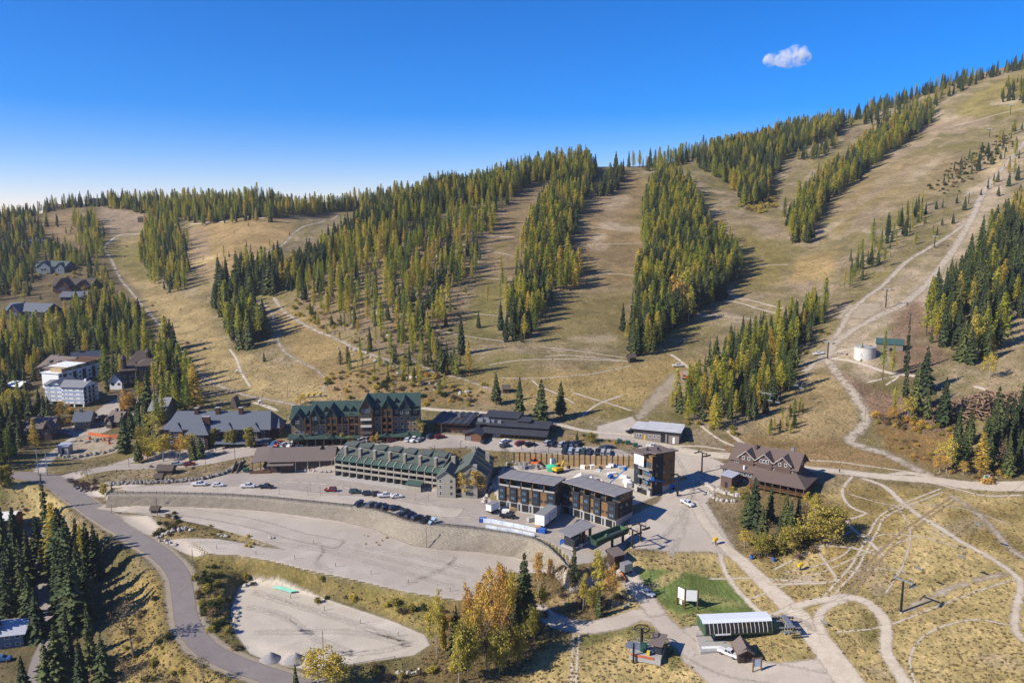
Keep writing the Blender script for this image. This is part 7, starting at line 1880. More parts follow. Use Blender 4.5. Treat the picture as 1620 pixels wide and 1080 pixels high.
for x in (W * .62, W * .95): h.part("mast", MB().tube([(x, 2.3, -1), (x, 2.3, 3.1)], .45, 10), M_RUSTST)
h.part("gear_housing", MB().tube([(W * .4, 2.3, 3.6), (W * .46, 2.3, 4.6)], [.7, .4], 8), M_TGRN); h.part("shaft", MB().tube([(W * .48, 2.3, 4.0), (W * .95, 2.3, 4.0)], .2, 6), M_STEEL)
h = House("bullwheel_station", "fixed-grip lift loading station with spoked bullwheel and brown hut roof", "lift station", (995, 1036), (1045, 1046), z=2.8)
W = h.W
h.part("platform", MB().box(0, W, 0, 6.5, -1.2, .7), M_CONC); h.part("orange_edge", MB().box(.5, W * .8, -.12, -.02, .1, .75), mat_plain("orange_edge", (.45, .12, .05), .6))
h.part("post", MB().tube([(W * .3, 4, 0), (W * .3, 4, 6.0)], .4, 10), M_BLACKST); h.part("post", MB().tube([(W * .16, -.6, -1.5), (W * .16, -.6, 4.0)], .25, 8), M_BLACKST)
bw = MB(); k = 28
bw.tube([(W * .3 + 2.0 * math.cos(6.2832 * i / k), 4 + 2.0 * math.sin(6.2832 * i / k), 6.1) for i in range(k + 1)], .16, 5)
b = h.part("bullwheel", bw, M_BLACKST)
for i in range(6): MB().tube([(W * .3, 4, 6.1), (W * .3 + 2 * math.cos(math.pi / 3 * i), 4 + 2 * math.sin(math.pi / 3 * i), 6.1)], .1, 4).build("spoke", M_BLACKST, b)
h.part("drive_box", MB().box(W * .32, W * .5, 1.6, 3.4, .7, 2.6), mat_plain("dark_teal_box", (.02, .075, .06), .5)); h.part("yellow_box", MB().box(W * .55, W * .64, .4, 1.2, .7, 1.9), mat_plain("safety_yellow", (.62, .42, .02), .5)); h.part("blue_barrel", MB().cyl(W * .66, 1.6, .7, 1.7, .4, 10), mat_plain("barrel_blue", (.02, .09, .35), .5))
h.part("hut_wall", MB().box(W * .72, W * .98, 2, 6, .5, 3.2), M_CHAR); h.part("hut_roof", MB().slab([(W * .6, 1.2, 3.5), (W * 1.02, 1.2, 3.5), (W * 1.06, 7, 4.1), (W * .6, 7, 4.1)], .2), M_BRNROOF)
rail(h, [(0, 6.4), (0, .2), (W * .2, .1)], .7, 1.1, M_STEEL); rail(h, [(W * .05, 6.3), (W * .6, 6.3)], .7, 1.1, M_STEEL)
h.part("walkway_deck", MB().box(-1.6, 2.5, 2, 5.6, .7, .9), M_STEEL)
h = small_shed("lift_shed", "brown gabled lift shed in front of the green terminal", (1168, 1047), (1190, 1047), 3.3, 5.4, 2.7, M_BRNROOF, M_DKBRN, 'gy', "shed", 4.4)
h.part("porch_roof", MB().slab([(-.3, -1.2, 2.9), (h.W * .5, -1.2, 4.0), (h.W * .5, .1, 4.0), (-.3, .1, 2.9)], .12), M_BRNROOF); h.part("porch_roof", MB().slab([(h.W + .3, -1.2, 2.9), (h.W * .5, -1.2, 4.0), (h.W * .5, .1, 4.0), (h.W + .3, .1, 2.9)], .12), M_BRNROOF)
def barrel(px, py, mat, lb, r=.35, hh=1.0):
 p = G(px, py); o = thing("barrel", lb, "barrel", p); MB().tube([(0, 0, 0), (0, 0, hh * .5), (0, 0, hh)], [r * .92, r, r * .92], 12).build("drum", mat, o); MB().cyl(0, 0, hh + .005, hh + .06, r * .95, 12).build("lid", M_BLACKST, o); return o
M_BLUEB = mat_plain("barrel_blue", (.02, .09, .35), .5)
barrel(1185, 1045, M_BLUEB, "blue barrel at the lift shed's front", .45, 1.2); barrel(1188, 1046, M_BLUEB, "blue barrel next to the trail map frame", .45, 1.2)
barrel(1189, 884, M_BLUEB, "blue barrel at the willow clump's lower edge", .5, 1.4); barrel(1224, 887, M_BLUEB, "blue barrel in the willow clump's shade", .5, 1.4)
for i, (x, y, lb) in enumerate([(165,697,"orange barrel deepest in the rubble plot"),(173,696,"orange barrel in the rubble plot's middle"),(173,702,"orange barrel nearest the plot's front"),(186,696,"orange barrel at the plot's east side"),(188,703,"orange barrel by the plot's boulders"),(142,695,"orange barrel at the plot's west side")]): barrel(x, y, mat_plain("safety_orange", (.62, .14, .03), .6), lb, .6, 1.3)
h = House("trail_map_frame", "timber-framed trail map board in front of the lift shed", "sign", (1191, 1060), (1204, 1059), z=3.2)
for x in (0, h.W): h.part("post", box(x - .14, x + .14, -.14, .14, -.8, 3.6), M_WOOD)
h.part("board", MB().box(.25, h.W - .25, -.06, .06, 1.0, 3.2), mat_plain("map_print", (.42, .47, .55), .5, var=.3, scale=2.5)); h.part("crossbar", box(-.2, h.W + .2, -.1, .1, 3.25, 3.45), M_WOOD)
h = House("double_billboard", "pair of white billboards set in a V on the lawn", "billboard", (1071, 955), (1083, 961), z=5.0)
W = h.W; a0 = Vector((0, 0, 0)); a1 = Vector((W, 0, 0)); a2 = a1 + Vector((2.6, 2.6, 0))
for q in (a0, a1, a2): h.part("post", box(q.x - .17, q.x + .17, q.y - .17, q.y + .17, -1, 6.0), M_TIMBER)
for s, e, nm in ((a0, a1, "board"), (a1, a2, "board")):
 d = (e - s).normalized(); nrm = Vector((d.y, -d.x, 0)) * .08; s2, e2 = s + d * .25, e - d * .25
 h.part(nm, MB().hexa([(s2 + nrm)[:2] + (2.3,), (e2 + nrm)[:2] + (2.3,), (e2 - nrm)[:2] + (2.3,), (s2 - nrm)[:2] + (2.3,)], [(s2 + nrm)[:2] + (5.6,), (e2 + nrm)[:2] + (5.6,), (e2 - nrm)[:2] + (5.6,), (s2 - nrm)[:2] + (5.6,)]), M_WHITE)
h.part("small_sign", box(W * .3, W * .6, .1, .2, .5, 1.9), M_WHITE)
h = House("trail_sign", "green and white trail sign at the right-hand road", "sign", (1556, 762), (1565, 762), z=21)
for x in (.2, h.W - .2): h.part("post", box(x - .1, x + .1, -.1, .1, -1, 1.2), M_TIMBER)
h.part("white_panel", box(0, h.W, -.08, .08, 1.2, 2.6), M_WHITE); h.part("green_panel", box(.15, h.W * .7, -.12, -.085, 1.5, 2.5), mat_plain("sign_green", (.03, .22, .12), .5))
M_GUNY = mat_plain("snow_gun_yellow", (.62, .40, .02), .45)
def snow_gun(px, py, lb, m=M_GUNY, s=1.0, deg=30):
 p = G(px, py); o = thing("snow_gun", lb, "snow gun", p, R(deg), "snow guns")
 for a in (0, 2.1, 4.2): MB().tube([(0, 0, 1.1 * s), (1.1 * s * math.cos(a), 1.1 * s * math.sin(a), 0)], .08 * s, 5).build("leg", M_BLACKST, o)
 MB().tube([(-.7 * s, 0, 1.7 * s), (.2 * s, 0, 1.85 * s), (.9 * s, 0, 2.0 * s)], [.5 * s, .62 * s, .55 * s], 14).build("fan_drum", m, o); MB().tube([(.88 * s, 0, 2.0 * s), (.96 * s, 0, 2.02 * s)], .45 * s, 14).build("nozzle_ring", M_BLACKST, o)
 MB().box(-.4 * s, .4 * s, -.3 * s, .3 * s, .7 * s, 1.25 * s).build("yoke", M_STEEL, o); return o
for x, y, l in [(479,630,"yellow snow gun, first of four behind the green lodge"),(488,629,"yellow snow gun, second of four behind the green lodge"),(497,628.5,"yellow snow gun, third of four behind the green lodge"),(507,627.5,"yellow snow gun, last of four behind the green lodge"),(1131,861,"yellow snow gun on the bare base gravel"),(1265,902,"yellow-topped snow gun in the trail-crossed meadow")]: snow_gun(x, y, l, s=1.0)
snow_gun(411, 640, "white snow gun by the left ski road", M_WHITE); snow_gun(375, 591, "white snow gun on the left run's footpath", M_WHITE, .9)
def pole(px, py, py_top, lb, mat=M_POSTW, r=.12, lamp=False, arm=False, name="wooden_pole", cat="pole", group=None):
 p = G(px, py); h = height_at(p, py_top); o = thing(name, lb, cat, p, 0, group)
 MB().tube([(0, 0, -.5), (0, 0, h)], [r, r * .75], 7).build("shaft", mat, o)
 if lamp: MB().box(-.15, .7, -.12, .12, h - .05, h + .12).build("lamp_head", M_BLACKST, o)
 if arm: MB().box(-1.1, 1.1, -.07, .07, h - .7, h - .5).build("crossarm", mat, o)
 return o
for a in [(512,1042,997,"tall wooden pole at the lower lot's near edge"),(305,889,869,"wooden pole beside the road bend"),(249,815,787,"tall pole beside the roadside hut"),(118,772,767,"stub pole at the junction island"),(675,866,833,"tall pole set against the stone wall"),(177,812,796,"pole at the gravel road's entry"),(185,757,743,"pole on the street bank"),
          (204,738,722,"pole by the blue spruce at the street"),(326,746,728,"pole beside the street trees' lot"),(1308,0,0,"") ,(1478,752,718,"pole at the right-hand road junction"),(1368,668,625,"pole at the clearing's edge"),(455,628,608,"pole on the golden slope above the slate lodge"),(336,615,590,"pole by the left ski road"),(636,1074,1048,"gate post near the boulders"),(648,1070,1050,"gate post beside the bin")]:
 if a[2]: pole(*a)
for i, (x, y, t, lb) in enumerate([(442,782,765,"thin post near the black pickup"),(487,783,770,"thin post pair at the lot's middle"),(491,779,760,"tall thin post at the lot's middle"),(507,784,768,"thin post west of the red car"),(535,784,772,"thin post east of the red car"),(503,759,750,"thin post near the condo patio"),(555,783,768,"thin post by the dark green car"),(589,786,772,"thin post behind the navy car"),(616,788,775,"thin post behind the white pickup"),(636,789,777,"thin post beside the white sedan"),(657,791,779,"thin post at the lot's east half"),(678,793,781,"easternmost thin post on the lot")]): pole(x, y, t, lb, M_POSTW, .07, name="lot_post", cat="post", group="posts on the upper lot")
for x, y, lb in [(343,868,"first marker post along the middle lot's rim"),(405,877,"second marker post along the middle lot's rim"),(466,884,"third marker post along the middle lot's rim"),(531,896,"fourth marker post along the middle lot's rim"),(587,908,"fifth marker post along the middle lot's rim"),(646,922,"sixth marker post along the middle lot's rim"),(712,935,"last marker post along the middle lot's rim"),(496,860,"marker post at the middle lot's centre"),(460,946,"first marker post on the lower lot"),(513,965,"second marker post on the lower lot"),(570,986,"third marker post on the lower lot"),(630,1006,"last marker post on the lower lot")]:
 p = G(x, y); o = thing("marker_post", lb, "post", p, 0, "marker posts on the gravel lots"); MB().tube([(0, 0, -.3), (0, 0, 1.9)], .09, 6).build("shaft", M_WOOD, o); MB().cyl(0, 0, 1.5, 1.92, .12, 6).build("white_cap", M_WHITE, o)
for x, y, t, lb in [(925,712,700,"dark bollard pole above the shoring"),(846,717,706,"lamp pole above the shoring's west part"),(825,711,700,"lamp pole at the shoring's west end"),(868,717,707,"lamp pole above the shoring's middle"),(729,709,698,"street lamp on the grassy street verge"),(372,728,700,"lamp post before the slate lodge")]: pole(x, y, t, lb, M_BLACKST, .11, True, name="lamp_post", cat="lamp post", group="street lamps")
for x, y, t, lb in [(61,752,710,"tall grey transmission pole at the junction"),(75,752,712,"second grey transmission pole at the junction")]: pole(x, y, t, lb, M_STEEL, .22, False, True)
p0, p1 = G(560, 1055), G(625, 1044)
post_fence("bar_gate", "long horizontal bar gate at the lower lot's exit", [(p0.x, p0.y), (p1.x, p1.y)], lambda x, y: float(gz(x, y)), 1.2, 6, M_POSTW, (.95,), .1, "gate")
# ---------------------------------------------------------------- building site
M_EXO = mat_plain("excavator_orange", (.55, .12, .03), .5); M_EXY = mat_plain("excavator_yellow", (.58, .38, .03), .5)
def excavator(px, py, deg, mat, label, s=1.0):
 p = G(px, py); o = thing("excavator", label, "excavator", p + Vector((0, 0, .08)), R(deg))
 for y in (-1, 1):
  MB().prism([(-1.7 * s, .15 * s), (-1.4 * s, 0), (1.4 * s, 0), (1.7 * s, .15 * s), (1.7 * s, .6 * s), (1.4 * s, .8 * s), (-1.4 * s, .8 * s), (-1.7 * s, .6 * s)], y * 1.0 * s - .28 * s, y * 1.0 * s + .28 * s).build("track", M_BLACKST, o)
 MB().box(-1.9 * s, 1.1 * s, -1.15 * s, 1.15 * s, .95 * s, 1.9 * s).build("body", mat, o)
 c = MB().prism([(-.2 * s, 1.9 * s), (1.2 * s, 1.0 * s), (1.35 * s, 1.9 * s), (1.0 * s, 2.85 * s), (-.2 * s, 2.85 * s)], .1 * s, 1.1 * s).build("cab", M_GLASS, o); MB().box(-.25 * s, 1.05 * s, .05 * s, 1.15 * s, 2.86 * s, 2.98 * s).build("cab_roof", mat, c)
 MB().tube([(.9 * s, -.3 * s, 1.5 * s), (2.4 * s, -.3 * s, 3.9 * s), (4.3 * s, -.3 * s, 3.5 * s)], [.3 * s, .28 * s, .2 * s], 5).build("boom", mat, o)
 MB().tube([(4.2 * s, -.3 * s, 3.7 * s), (4.9 * s, -.3 * s, 1.5 * s)], [.22 * s, .15 * s], 5).build("arm", mat, o)
 MB().prism([(4.6 * s, 1.6 * s), (5.2 * s, 1.5 * s), (5.3 * s, .7 * s), (4.8 * s, .35 * s), (4.3 * s, .6 * s)], -.75 * s, .15 * s).build("bucket", M_BLACKST, o); return o
excavator(846, 737, 150, M_EXO, "orange excavator on the building site's far side", 1.15)
excavator(883, 747, 40, M_EXY, "yellow excavator beside the bright green tarp", 1.15)
excavator(1084, 600, 160, M_EXO, "red-orange excavator on the excavated slope", .85)
def boom_lift(px, py, deg, px2, py2, ztop, label):
 p = G(px, py); o = thing("boom_lift", label, "boom lift", p + Vector((0, 0, .05)), R(deg)); M = mat_plain("boom_blue", (.02, .13, .42), .45)
 MB().box(-1.6, 1.6, -1.1, 1.1, .4, 1.4).build("chassis", M, o)
 for x in (-1.2, 1.2):
  for y in (-1.05, 1.05): MB().tube([(x, y - .2, .5), (x, y + .2, .5)], .5, 12).build("wheel", M_TYRE, o)
 MB().cyl(0, 0, 1.4, 2.1, .9, 12).build("turntable", M, o)
 rx, yr, zr = ray(px2, py2); t = (p.z + ztop - CAM_H) / zr; e = Matrix.Rotation(-R(deg), 4, 'Z') @ (Vector((rx * t, yr * t, p.z + ztop)) - p)
 MB().tube([(-.6, 0, 2.2), tuple(e)], [.28, .16], 5).build("boom", M, o); MB().box(e.x - .6, e.x + .6, e.y - .5, e.y + .5, e.z - .2, e.z + .9).build("basket", M, o); return o
boom_lift(961, 777, 30, 989, 743, 11, "blue boom lift raised beside the white pyramid canopies")
boom_lift(1060, 772, 0, 1032, 759, 7, "blue boom lift in the tall townhouse's shadow")
def trailer(px, py, px2, py2, z, w, h_, label, name="white_trailer", mat=None, wins=True):
 h = House(name, label, "trailer", (px, py), (px2, py2), z=z); W = h.W
 h.part("body", MB().box(0, W, 0, w, .7, h_), mat or M_WHITE); h.part("roof", MB().box(-.05, W + .05, -.05, w + .05, h_ + .005, h_ + .12), M_LROOF)
 for x in (W * .25, W * .8):
  for y in (.15, w - .15): h.part("wheel", MB().tube([(x, y - .12, .42), (x, y + .12, .42)], .4, 10), M_TYRE)
 h.part("hitch", MB().tube([(-1.2, w / 2, .6), (.1, w / 2, .8)], .1, 5), M_BLACKST)
 if wins:
  h.wins([W * q for q in (.2, .6, .8)], 0, [(h_ + .8) / 2 + .3], 1.0, .8, fr=M_WHITE); h.part("door", box(W * .38, W * .46, -.05, .01, .9, h_ - .4), M_STEEL)
 h.part("skirt", MB().box(.3, W - .3, .3, w - .3, .05, .7), M_BLACKST); return h
trailer(861, 835, 881, 819, 12.2, 3.6, 4.4, "long white site trailer on the paved court")
trailer(777, 812, 790, 806, 12.4, 2.4, 3.0, "short white cargo trailer below the unfinished townhouses", "cargo_trailer", None, False)
trailer(872, 738, 897, 734, 14.6, 3.0, 3.4, "white site container before the timber shoring", "site_container", None, False)
trailer(923, 762, 939, 761, 14.6, 2.4, 1.9, "low white skip in the site's middle", "white_skip", None, False)
trailer(988, 909, 1001, 905, 8.8, 2.4, 3.0, "silver caravan trailer by the brown booth", "caravan", M_STEEL, False)
h = House("green_tarp", "bright green tarp stretched over stacked material", "tarp", (866, 746), (886, 745), z=14.5); W = h.W
h.part("sheet", MB().add([(0, 0, 1.3), (W, 0, 1.2), (W * .95, 4.5, 1.7), (W * .05, 4.5, 1.6), (W * .5, 2.2, 2.1), (0, -.3, .2), (W, -.3, .2)], [(0, 1, 4), (1, 2, 4), (2, 3, 4), (3, 0, 4), (5, 6, 1, 0)]), mat_plain("tarp_green", (.05, .50, .27), .6)); h.part("stack", MB().box(.4, W - .4, .3, 4.2, 0, 1.15), M_POSTW)
for i in range(4):
 x0 = 905 + i * 16.5; y0 = 771 + i * 6
 h = House("pyramid_canopy", f"white pyramid canopy, {nth[i]} from the west behind the finished townhouses", "canopy", (x0, y0), (x0 + 15, y0 + 5.6), z=14.5, group="pyramid canopies"); W = h.W; D = 4.4
 h.part("canvas", MB().add([(-.2, -.2, 3.6), (W + .2, -.2, 3.6), (W + .2, D, 3.6), (-.2, D, 3.6), (W / 2, D / 2, 6.4)], [(0, 1, 4), (1, 2, 4), (2, 3, 4), (3, 0, 4)]), mat_plain("canvas_white", (.62, .57, .50), .8, var=.06))
 for x in (0, W):
  for y in (0, D - .2): h.part("leg", MB().tube([(x, y, 0), (x, y, 3.6)], .06, 5), M_STEEL)
random.seed(21)
def stack_box(px, py, sx, sy, sz, mat, label, name="crate", cat="crate", deg=None, group="site materials"):
 p = G(px, py); o = thing(name, label, cat, p, R(deg if deg is not None else random.uniform(-30, 30)), group)
 MB().box(-sx, sx, -sy, sy, .12, sz).build("load", mat, o)
 for y in (-sy * .8, 0, sy * .8): MB().box(-sx, sx, y - .06, y + .06, 0, .12).build("bearer", M_POSTW, o)
 return o
mats_ = [(M_WHITE, "white"), (M_OSB, "tan"), (M_CONC, "grey"), (M_BLUEB, "blue"), (mat_plain("wrap_pale", (.5, .52, .55), .5), "pale")]
spots = ["before the shoring's west end", "before the shoring's third bay", "near the green tarp", "behind the yellow excavator", "beside the white container", "in the row before the shoring", "at the row's middle", "at the row's east part", "near the boom lift basket", "beside the corner block", "behind the canopies", "at the site's bare middle"]
for i, (x, y, sx, sy, sz, m) in enumerate([(826,741,1.5,1,1.2,2),(836,739,1.2,1,1.0,2),(906,736,1.6,1.0,1.8,2),(914,736,1.2,1,1.6,2),(922,741,1.0,.9,1.5,0),(930,741,1.0,.9,1.5,1),(937,741,1.0,.9,1.6,0),(944,742,.9,.9,1.4,1),(951,739,1.6,.9,1.2,1),(960,739,1.8,.9,1.0,0),(966,737,1.6,.9,1.4,4),(976,738,1.8,.7,.8,3),(984,740,1.6,.8,1.0,4),(958,748,2.2,.8,.7,2),(968,750,1.8,.8,.8,0),(946,746,1.0,1,1.0,4),(986,756,1.4,1,1.2,0),(992,764,1.4,1.2,1.6,0),(966,756,.9,.8,1.4,3),(994,771,1.2,1.0,2.2,0)]):
 stack_box(x, y, sx, sy, sz, mats_[m][0], f"{mats_[m][1]} material stack {spots[i % 12]}" + (", lower one" if i >= 12 else ""))
for i, (x, y, m, lb) in enumerate([(798,806,2,"grey rubble skip below the open garages"),(812,808,1,"heap-filled tan skip below the open garages"),(858,842,3,"blue tank on the court's edge"),(849,838,1,"tan crate beside the blue tank"),(764,825,3,"blue bin by the banner fence"),(893,861,3,"blue drum cover by the shelter"),(840,824,2,"grey generator at the site trailer's nose"),(800,812,0,"white sacks below the open garages")]):
 stack_box(x, y, 1.3, .9, 1.5, mats_[m][0], lb, "material_skip", "skip", None, None)
for i, (x, y) in enumerate([(838,735),(830,737),(850,739),(822,733)]):
 p = G(x, y); o = thing("rubble_heap", f"grey rubble heap at the site's west corner, {nth[i]} from the excavator", "rubble heap", p, i)
 bm = bmesh.new(); bmesh.ops.create_icosphere(bm, subdivisions=3, radius=1)
 for v in bm.verts: q = v.co.copy(); f = 1 + .3 * math.sin(q.x * 5 + i) * math.cos(q.y * 6) + .1 * math.sin(q.z * 13 + q.x * 9); v.co = Vector((q.x * 3.0 * f, q.y * 2.2 * f, max(-.2, q.z * 1.7 * f)))
 me = bpy.data.meshes.new("heap"); bm.to_mesh(me); bm.free(); link("heap", me, M_ROCKD, o)
M_BANW = mat_plain("banner_white", (.55, .60, .66), .6, var=.25, scale=.5); M_BANR = mat_plain("banner_red_white", (.55, .42, .38), .6, var=.35, scale=.8); M_ORFENCE = mat_plain("orange_mesh", (.50, .13, .04), .7)
def banner(name, label, px_pts, h, mat, spacing=4.0, cat="banner fence"):
 P = GL2(px_pts); n = max(2, int(sum(math.hypot(b[0] - a[0], b[1] - a[1]) for a, b in zip(P[:-1], P[1:])) / spacing) + 1); Q = resample(P, n)
 o = thing(name, label, cat, (Q[0][0], Q[0][1], 0))
 for i in range(n):
  x, y = Q[i] - Q[0]; z = float(gz(*Q[i])); MB().tube([(x, y, z - .2), (x, y, z + h + .1)], .05, 5).build("post", M_BLACKST, o)
  if i < n - 1:
   x2, y2 = Q[i + 1] - Q[0]; z2 = float(gz(*Q[i + 1])); MB().hexa([(x, y - .03, z + .1), (x2, y2 - .03, z2 + .1), (x2, y2 + .03, z2 + .1), (x, y + .03, z + .1)], [(x, y - .03, z + h), (x2, y2 - .03, z2 + h), (x2, y2 + .03, z2 + h), (x, y + .03, z + h)]).build("panel", mat, o)
 return o
banner("site_banner_fence", "pale blue and white banner fence in front of the site trailer", [(758,826),(780,828),(800,832),(822,836),(848,842)], 1.7, M_BANW)
banner("rim_banner", "white printed banners on the wall rim fence", [(768,835),(785,838),(812,842),(846,849)], 1.3, M_BANW)
banner("red_white_barrier", "red and white padded barrier beside the flat-roofed shelter", [(899,864),(912,866),(922,867)], 1.4, M_BANR, 3)
banner("orange_mesh_fence", "orange safety mesh strung along the rubble plot", [(140,688),(155,690),(172,693),(192,692),(206,690)], 1.6, M_ORFENCE, 5)
banner("orange_barrier", "orange mesh barrier beside the silver caravan", [(982,907),(986,915),(990,922)], 1.3, M_ORFENCE, 3)
h = small_shed("ticket_booth", "brown-roofed booth between the yellow tree and open terminal", (972, 893), (988, 889), 10.2, 4, 2.8, M_BRNROOF, M_DKBRN, 'mono', "booth")
for i, (x, y, lb) in enumerate([(428,1042,"grey gravel pile, west of the pair on the lower lot"), (467,1043,"grey gravel pile, east of the pair on the lower lot")]):
 p = G(x, y); o = thing("gravel_pile", lb, "gravel pile", p); bm = bmesh.new(); bmesh.ops.create_uvsphere(bm, u_segments=24, v_segments=14, radius=1)
 for v in bm.verts:
  c = v.co; rr = math.hypot(c.x, c.y); zc = max(-.05, 1 - rr) if c.z > 0 else -.1
  v.co = Vector((c.x * 3.0 + .2 * math.sin(5 * c.y + i), c.y * 2.6, zc * 2.1 + .12 * math.sin(7 * c.x) * (1 - rr)))
 me = bpy.data.meshes.new("pile"); bm.to_mesh(me); bm.free(); link("pile", me, mat_rough("blue_grey_gravel", (.24, .225, .215), (.31, .295, .285), 3, .5, .05), o)
h = House("pipe_bundle", "mint green pipes lying at the lower lot's upper edge", "pipes", (432, 929), (466, 939), z=.3); W = h.W
for k in range(5): h.part("pipe", MB().tube([(k * .4, k * .35, .25), (W - 1.5 + k * .3, k * .35, .25)], .2, 8), mat_plain("mint_pvc", (.22, .52, .40), .5))
random.seed(5)
p = G(1552, 655); o = thing("log_pile", "big tangled heap of brown logs at the wood's edge", "log pile", p, R(-6)); o.scale = (1.2, 1.1, 1.2)
M_LOG = mat_rough("stripped_log", (.19, .120, .075), (.33, .225, .150), 3, .4, .04)
lm = [MB().tube([(-3.2, 0, 0), (0, .12, .05), (3.2, 0, 0)], [r * 1.15, r, r * .75], 6).mesh("log") for r in (.2, .15, .26)]
for m in lm: m.materials.append(M_LOG)
for i in range(290):
 u, v = random.gauss(0, 1), random.gauss(0, 1); x = max(-15, min(15, u * 7.5)); y = max(-4, min(7, 2 + v * 3)); zt = 6.0 * max(.05, (1 - (x / 17) ** 2)) * max(.1, 1 - ((y - 2) / 6.5) ** 2)
 q = link("log", lm[i % 3], None, o, (x, y, random.uniform(.1, 1) ** .6 * zt + float(gz(p.x + x, p.y + y)) - p.z)); q.rotation_euler = (random.uniform(-.3, .3), random.gauss(0, .35), random.uniform(0, 6.28)); s = random.uniform(.5, 1.05); q.scale = (s, 1, 1)
mb = MB(); random.seed(9)
for poly, n in (([(1318,592),(1345,602),(1420,627),(1505,642),(1500,688),(1405,672),(1378,648),(1345,612)], 650), ([(1412,500),(1450,475),(1480,520),(1500,570),(1440,598),(1402,560)], 260), ([(1290,505),(1330,490),(1320,520),(1260,570),(1220,600)], 160), ([(1370,430),(1440,385),(1450,395),(1370,450)], 120), ([(620,560),(720,470),(760,420),(740,520),(690,590)], 200)):
 P = GL2(poly); X, Y, rg = scatter(P, 1.6, 77); sel = rg.permutation(len(X))[:n]
 for i in sel:
  L = rg.uniform(.6, 2.6); a = rg.uniform(0, 3.14); x, y = X[i], Y[i]; dx, dy = L * math.cos(a), L * math.sin(a)
  mb.tube([(x, y, float(gz(x, y)) + .15), (x + dx, y + dy, float(gz(x + dx, y + dy)) + rg.uniform(.1, .7))], [.12, .06], 3)
tag(mb.build("slash_debris", mat_rough("brushwood", (.13, .085, .06), (.26, .185, .13), 2)), "scattered felled branches over the brown clearings", None, None, "stuff")
h = House("bank_stair", "dark wooden stair climbing the rock bank by the brown hall", "stairs", (366, 752), (374, 752), z=12.0)
for i in range(12): h.part("step", MB().box(0, h.W, i * .55, i * .55 + .5, i * .3, i * .3 + .14), M_TIMBER)
for x in (0, h.W): h.part("stringer", MB().hexa([(x - .1, 0, -.4), (x + .1, 0, -.4), (x + .1, 6.6, 3.2), (x - .1, 6.6, 3.2)], [(x - .1, 0, 1.2), (x + .1, 0, 1.2), (x + .1, 6.6, 4.8), (x - .1, 6.6, 4.8)]), M_POSTW)
stack_box(389, 745, 1.1, .8, 1.3, mat_plain("dumpster_green", (.03, .10, .06), .5), "dark green dumpster by the bank stair", "dumpster", "dumpster", 10, None)
for i, (x, y, lb) in enumerate([(980,700,"dark green transformer box on the rocky verge"),(993,702,"dark green cabinet next to the transformer box"),(1005,706,"small green cabinet near the gravel yard")]): stack_box(x, y, 1.0, .7, 1.5, mat_plain("cabinet_green", (.04, .11, .075), .5), lb, "utility_cabinet", "cabinet", 5, None)
def walker(px, py):
 p = G(px, py); o = thing("person", "walker in dark clothes on the road beyond the gabled hotel", "person", p, R(80))
 me = bpy.data.meshes.new("body"); vs = [(0, 0, .95), (0, 0, 1.2), (0, 0, 1.45), (0, 0, 1.55), (0, 0, 1.7), (.1, .1, .9), (.22, .1, .5), (.12, .1, .07), (.24, .1, .04), (-.0, -.1, .9), (-.05, -.1, .5), (-.25, -.1, .08), (-.13, -.1, .03), (0, .2, 1.42), (-.1, .26, 1.15), (.08, .26, .95), (0, -.2, 1.42), (.1, -.26, 1.15), (.28, -.24, .98)]
 es = [(0, 1), (1, 2), (2, 3), (3, 4), (0, 5), (5, 6), (6, 7), (7, 8), (0, 9), (9, 10), (10, 11), (11, 12), (2, 13), (13, 14), (14, 15), (2, 16), (16, 17), (17, 18)]
 me.from_pydata(vs, es, []); ob = link("body", me, mat_plain("dark_clothing", (.03, .035, .05), .9), o)
 sk = ob.modifiers.new("skin", 'SKIN'); rad = [.15, .16, .17, .07, .11, .1, .075, .055, .05, .1, .075, .055, .05, .075, .055, .045, .075, .055, .045]
 for v, r in zip(me.skin_vertices[0].data, rad): v.radius = (r, r)
 me.skin_vertices[0].data[0].use_root = True
 ob.modifiers.new("smooth", 'SUBSURF').levels = 1
walker(1328, 748)
# ---------------------------------------------------------------- single trees and shrubs
random.seed(33)
def T(kind, px, py, top, label, group=None, wid=1.0):
 p = G(px, py); h = max(1.0, height_at(p, top)); return plant(kind, p.x, p.y, p.z - .1, h, label, group, wid)
def Sh(kind, px, py, h, label, group=None, wid=1.0):
 p = G(px, py); return plant(kind, p.x, p.y, p.z - .1, h, label, group, wid)
for a in [(785,640,588,"lone spruce, westernmost of four at the slope's foot"),(822,661,594,"tall lone spruce, second of four at the slope's foot"),(856,668,598,"lone spruce with forked foot, third of four at the slope's foot"),(887,661,601,"slim lone spruce, easternmost of four at the slope's foot")]: T('spruce', *a, "solitary spruces at the slope's foot", 1.15)
for a in [(730,560,498,"tall dark spruce in the gap of the lower middle run"),(698,592,540,"spruce above the green lodge brush"),(719,592,548,"paired spruce above the green lodge brush"),(1198,575,540,"spruce at the stand's upper rim"),(418,572,556,"tiny spruce alone on the golden slope")]: T('spruce', *a, None, 1.0)
G1 = "big conifers on the left bank"
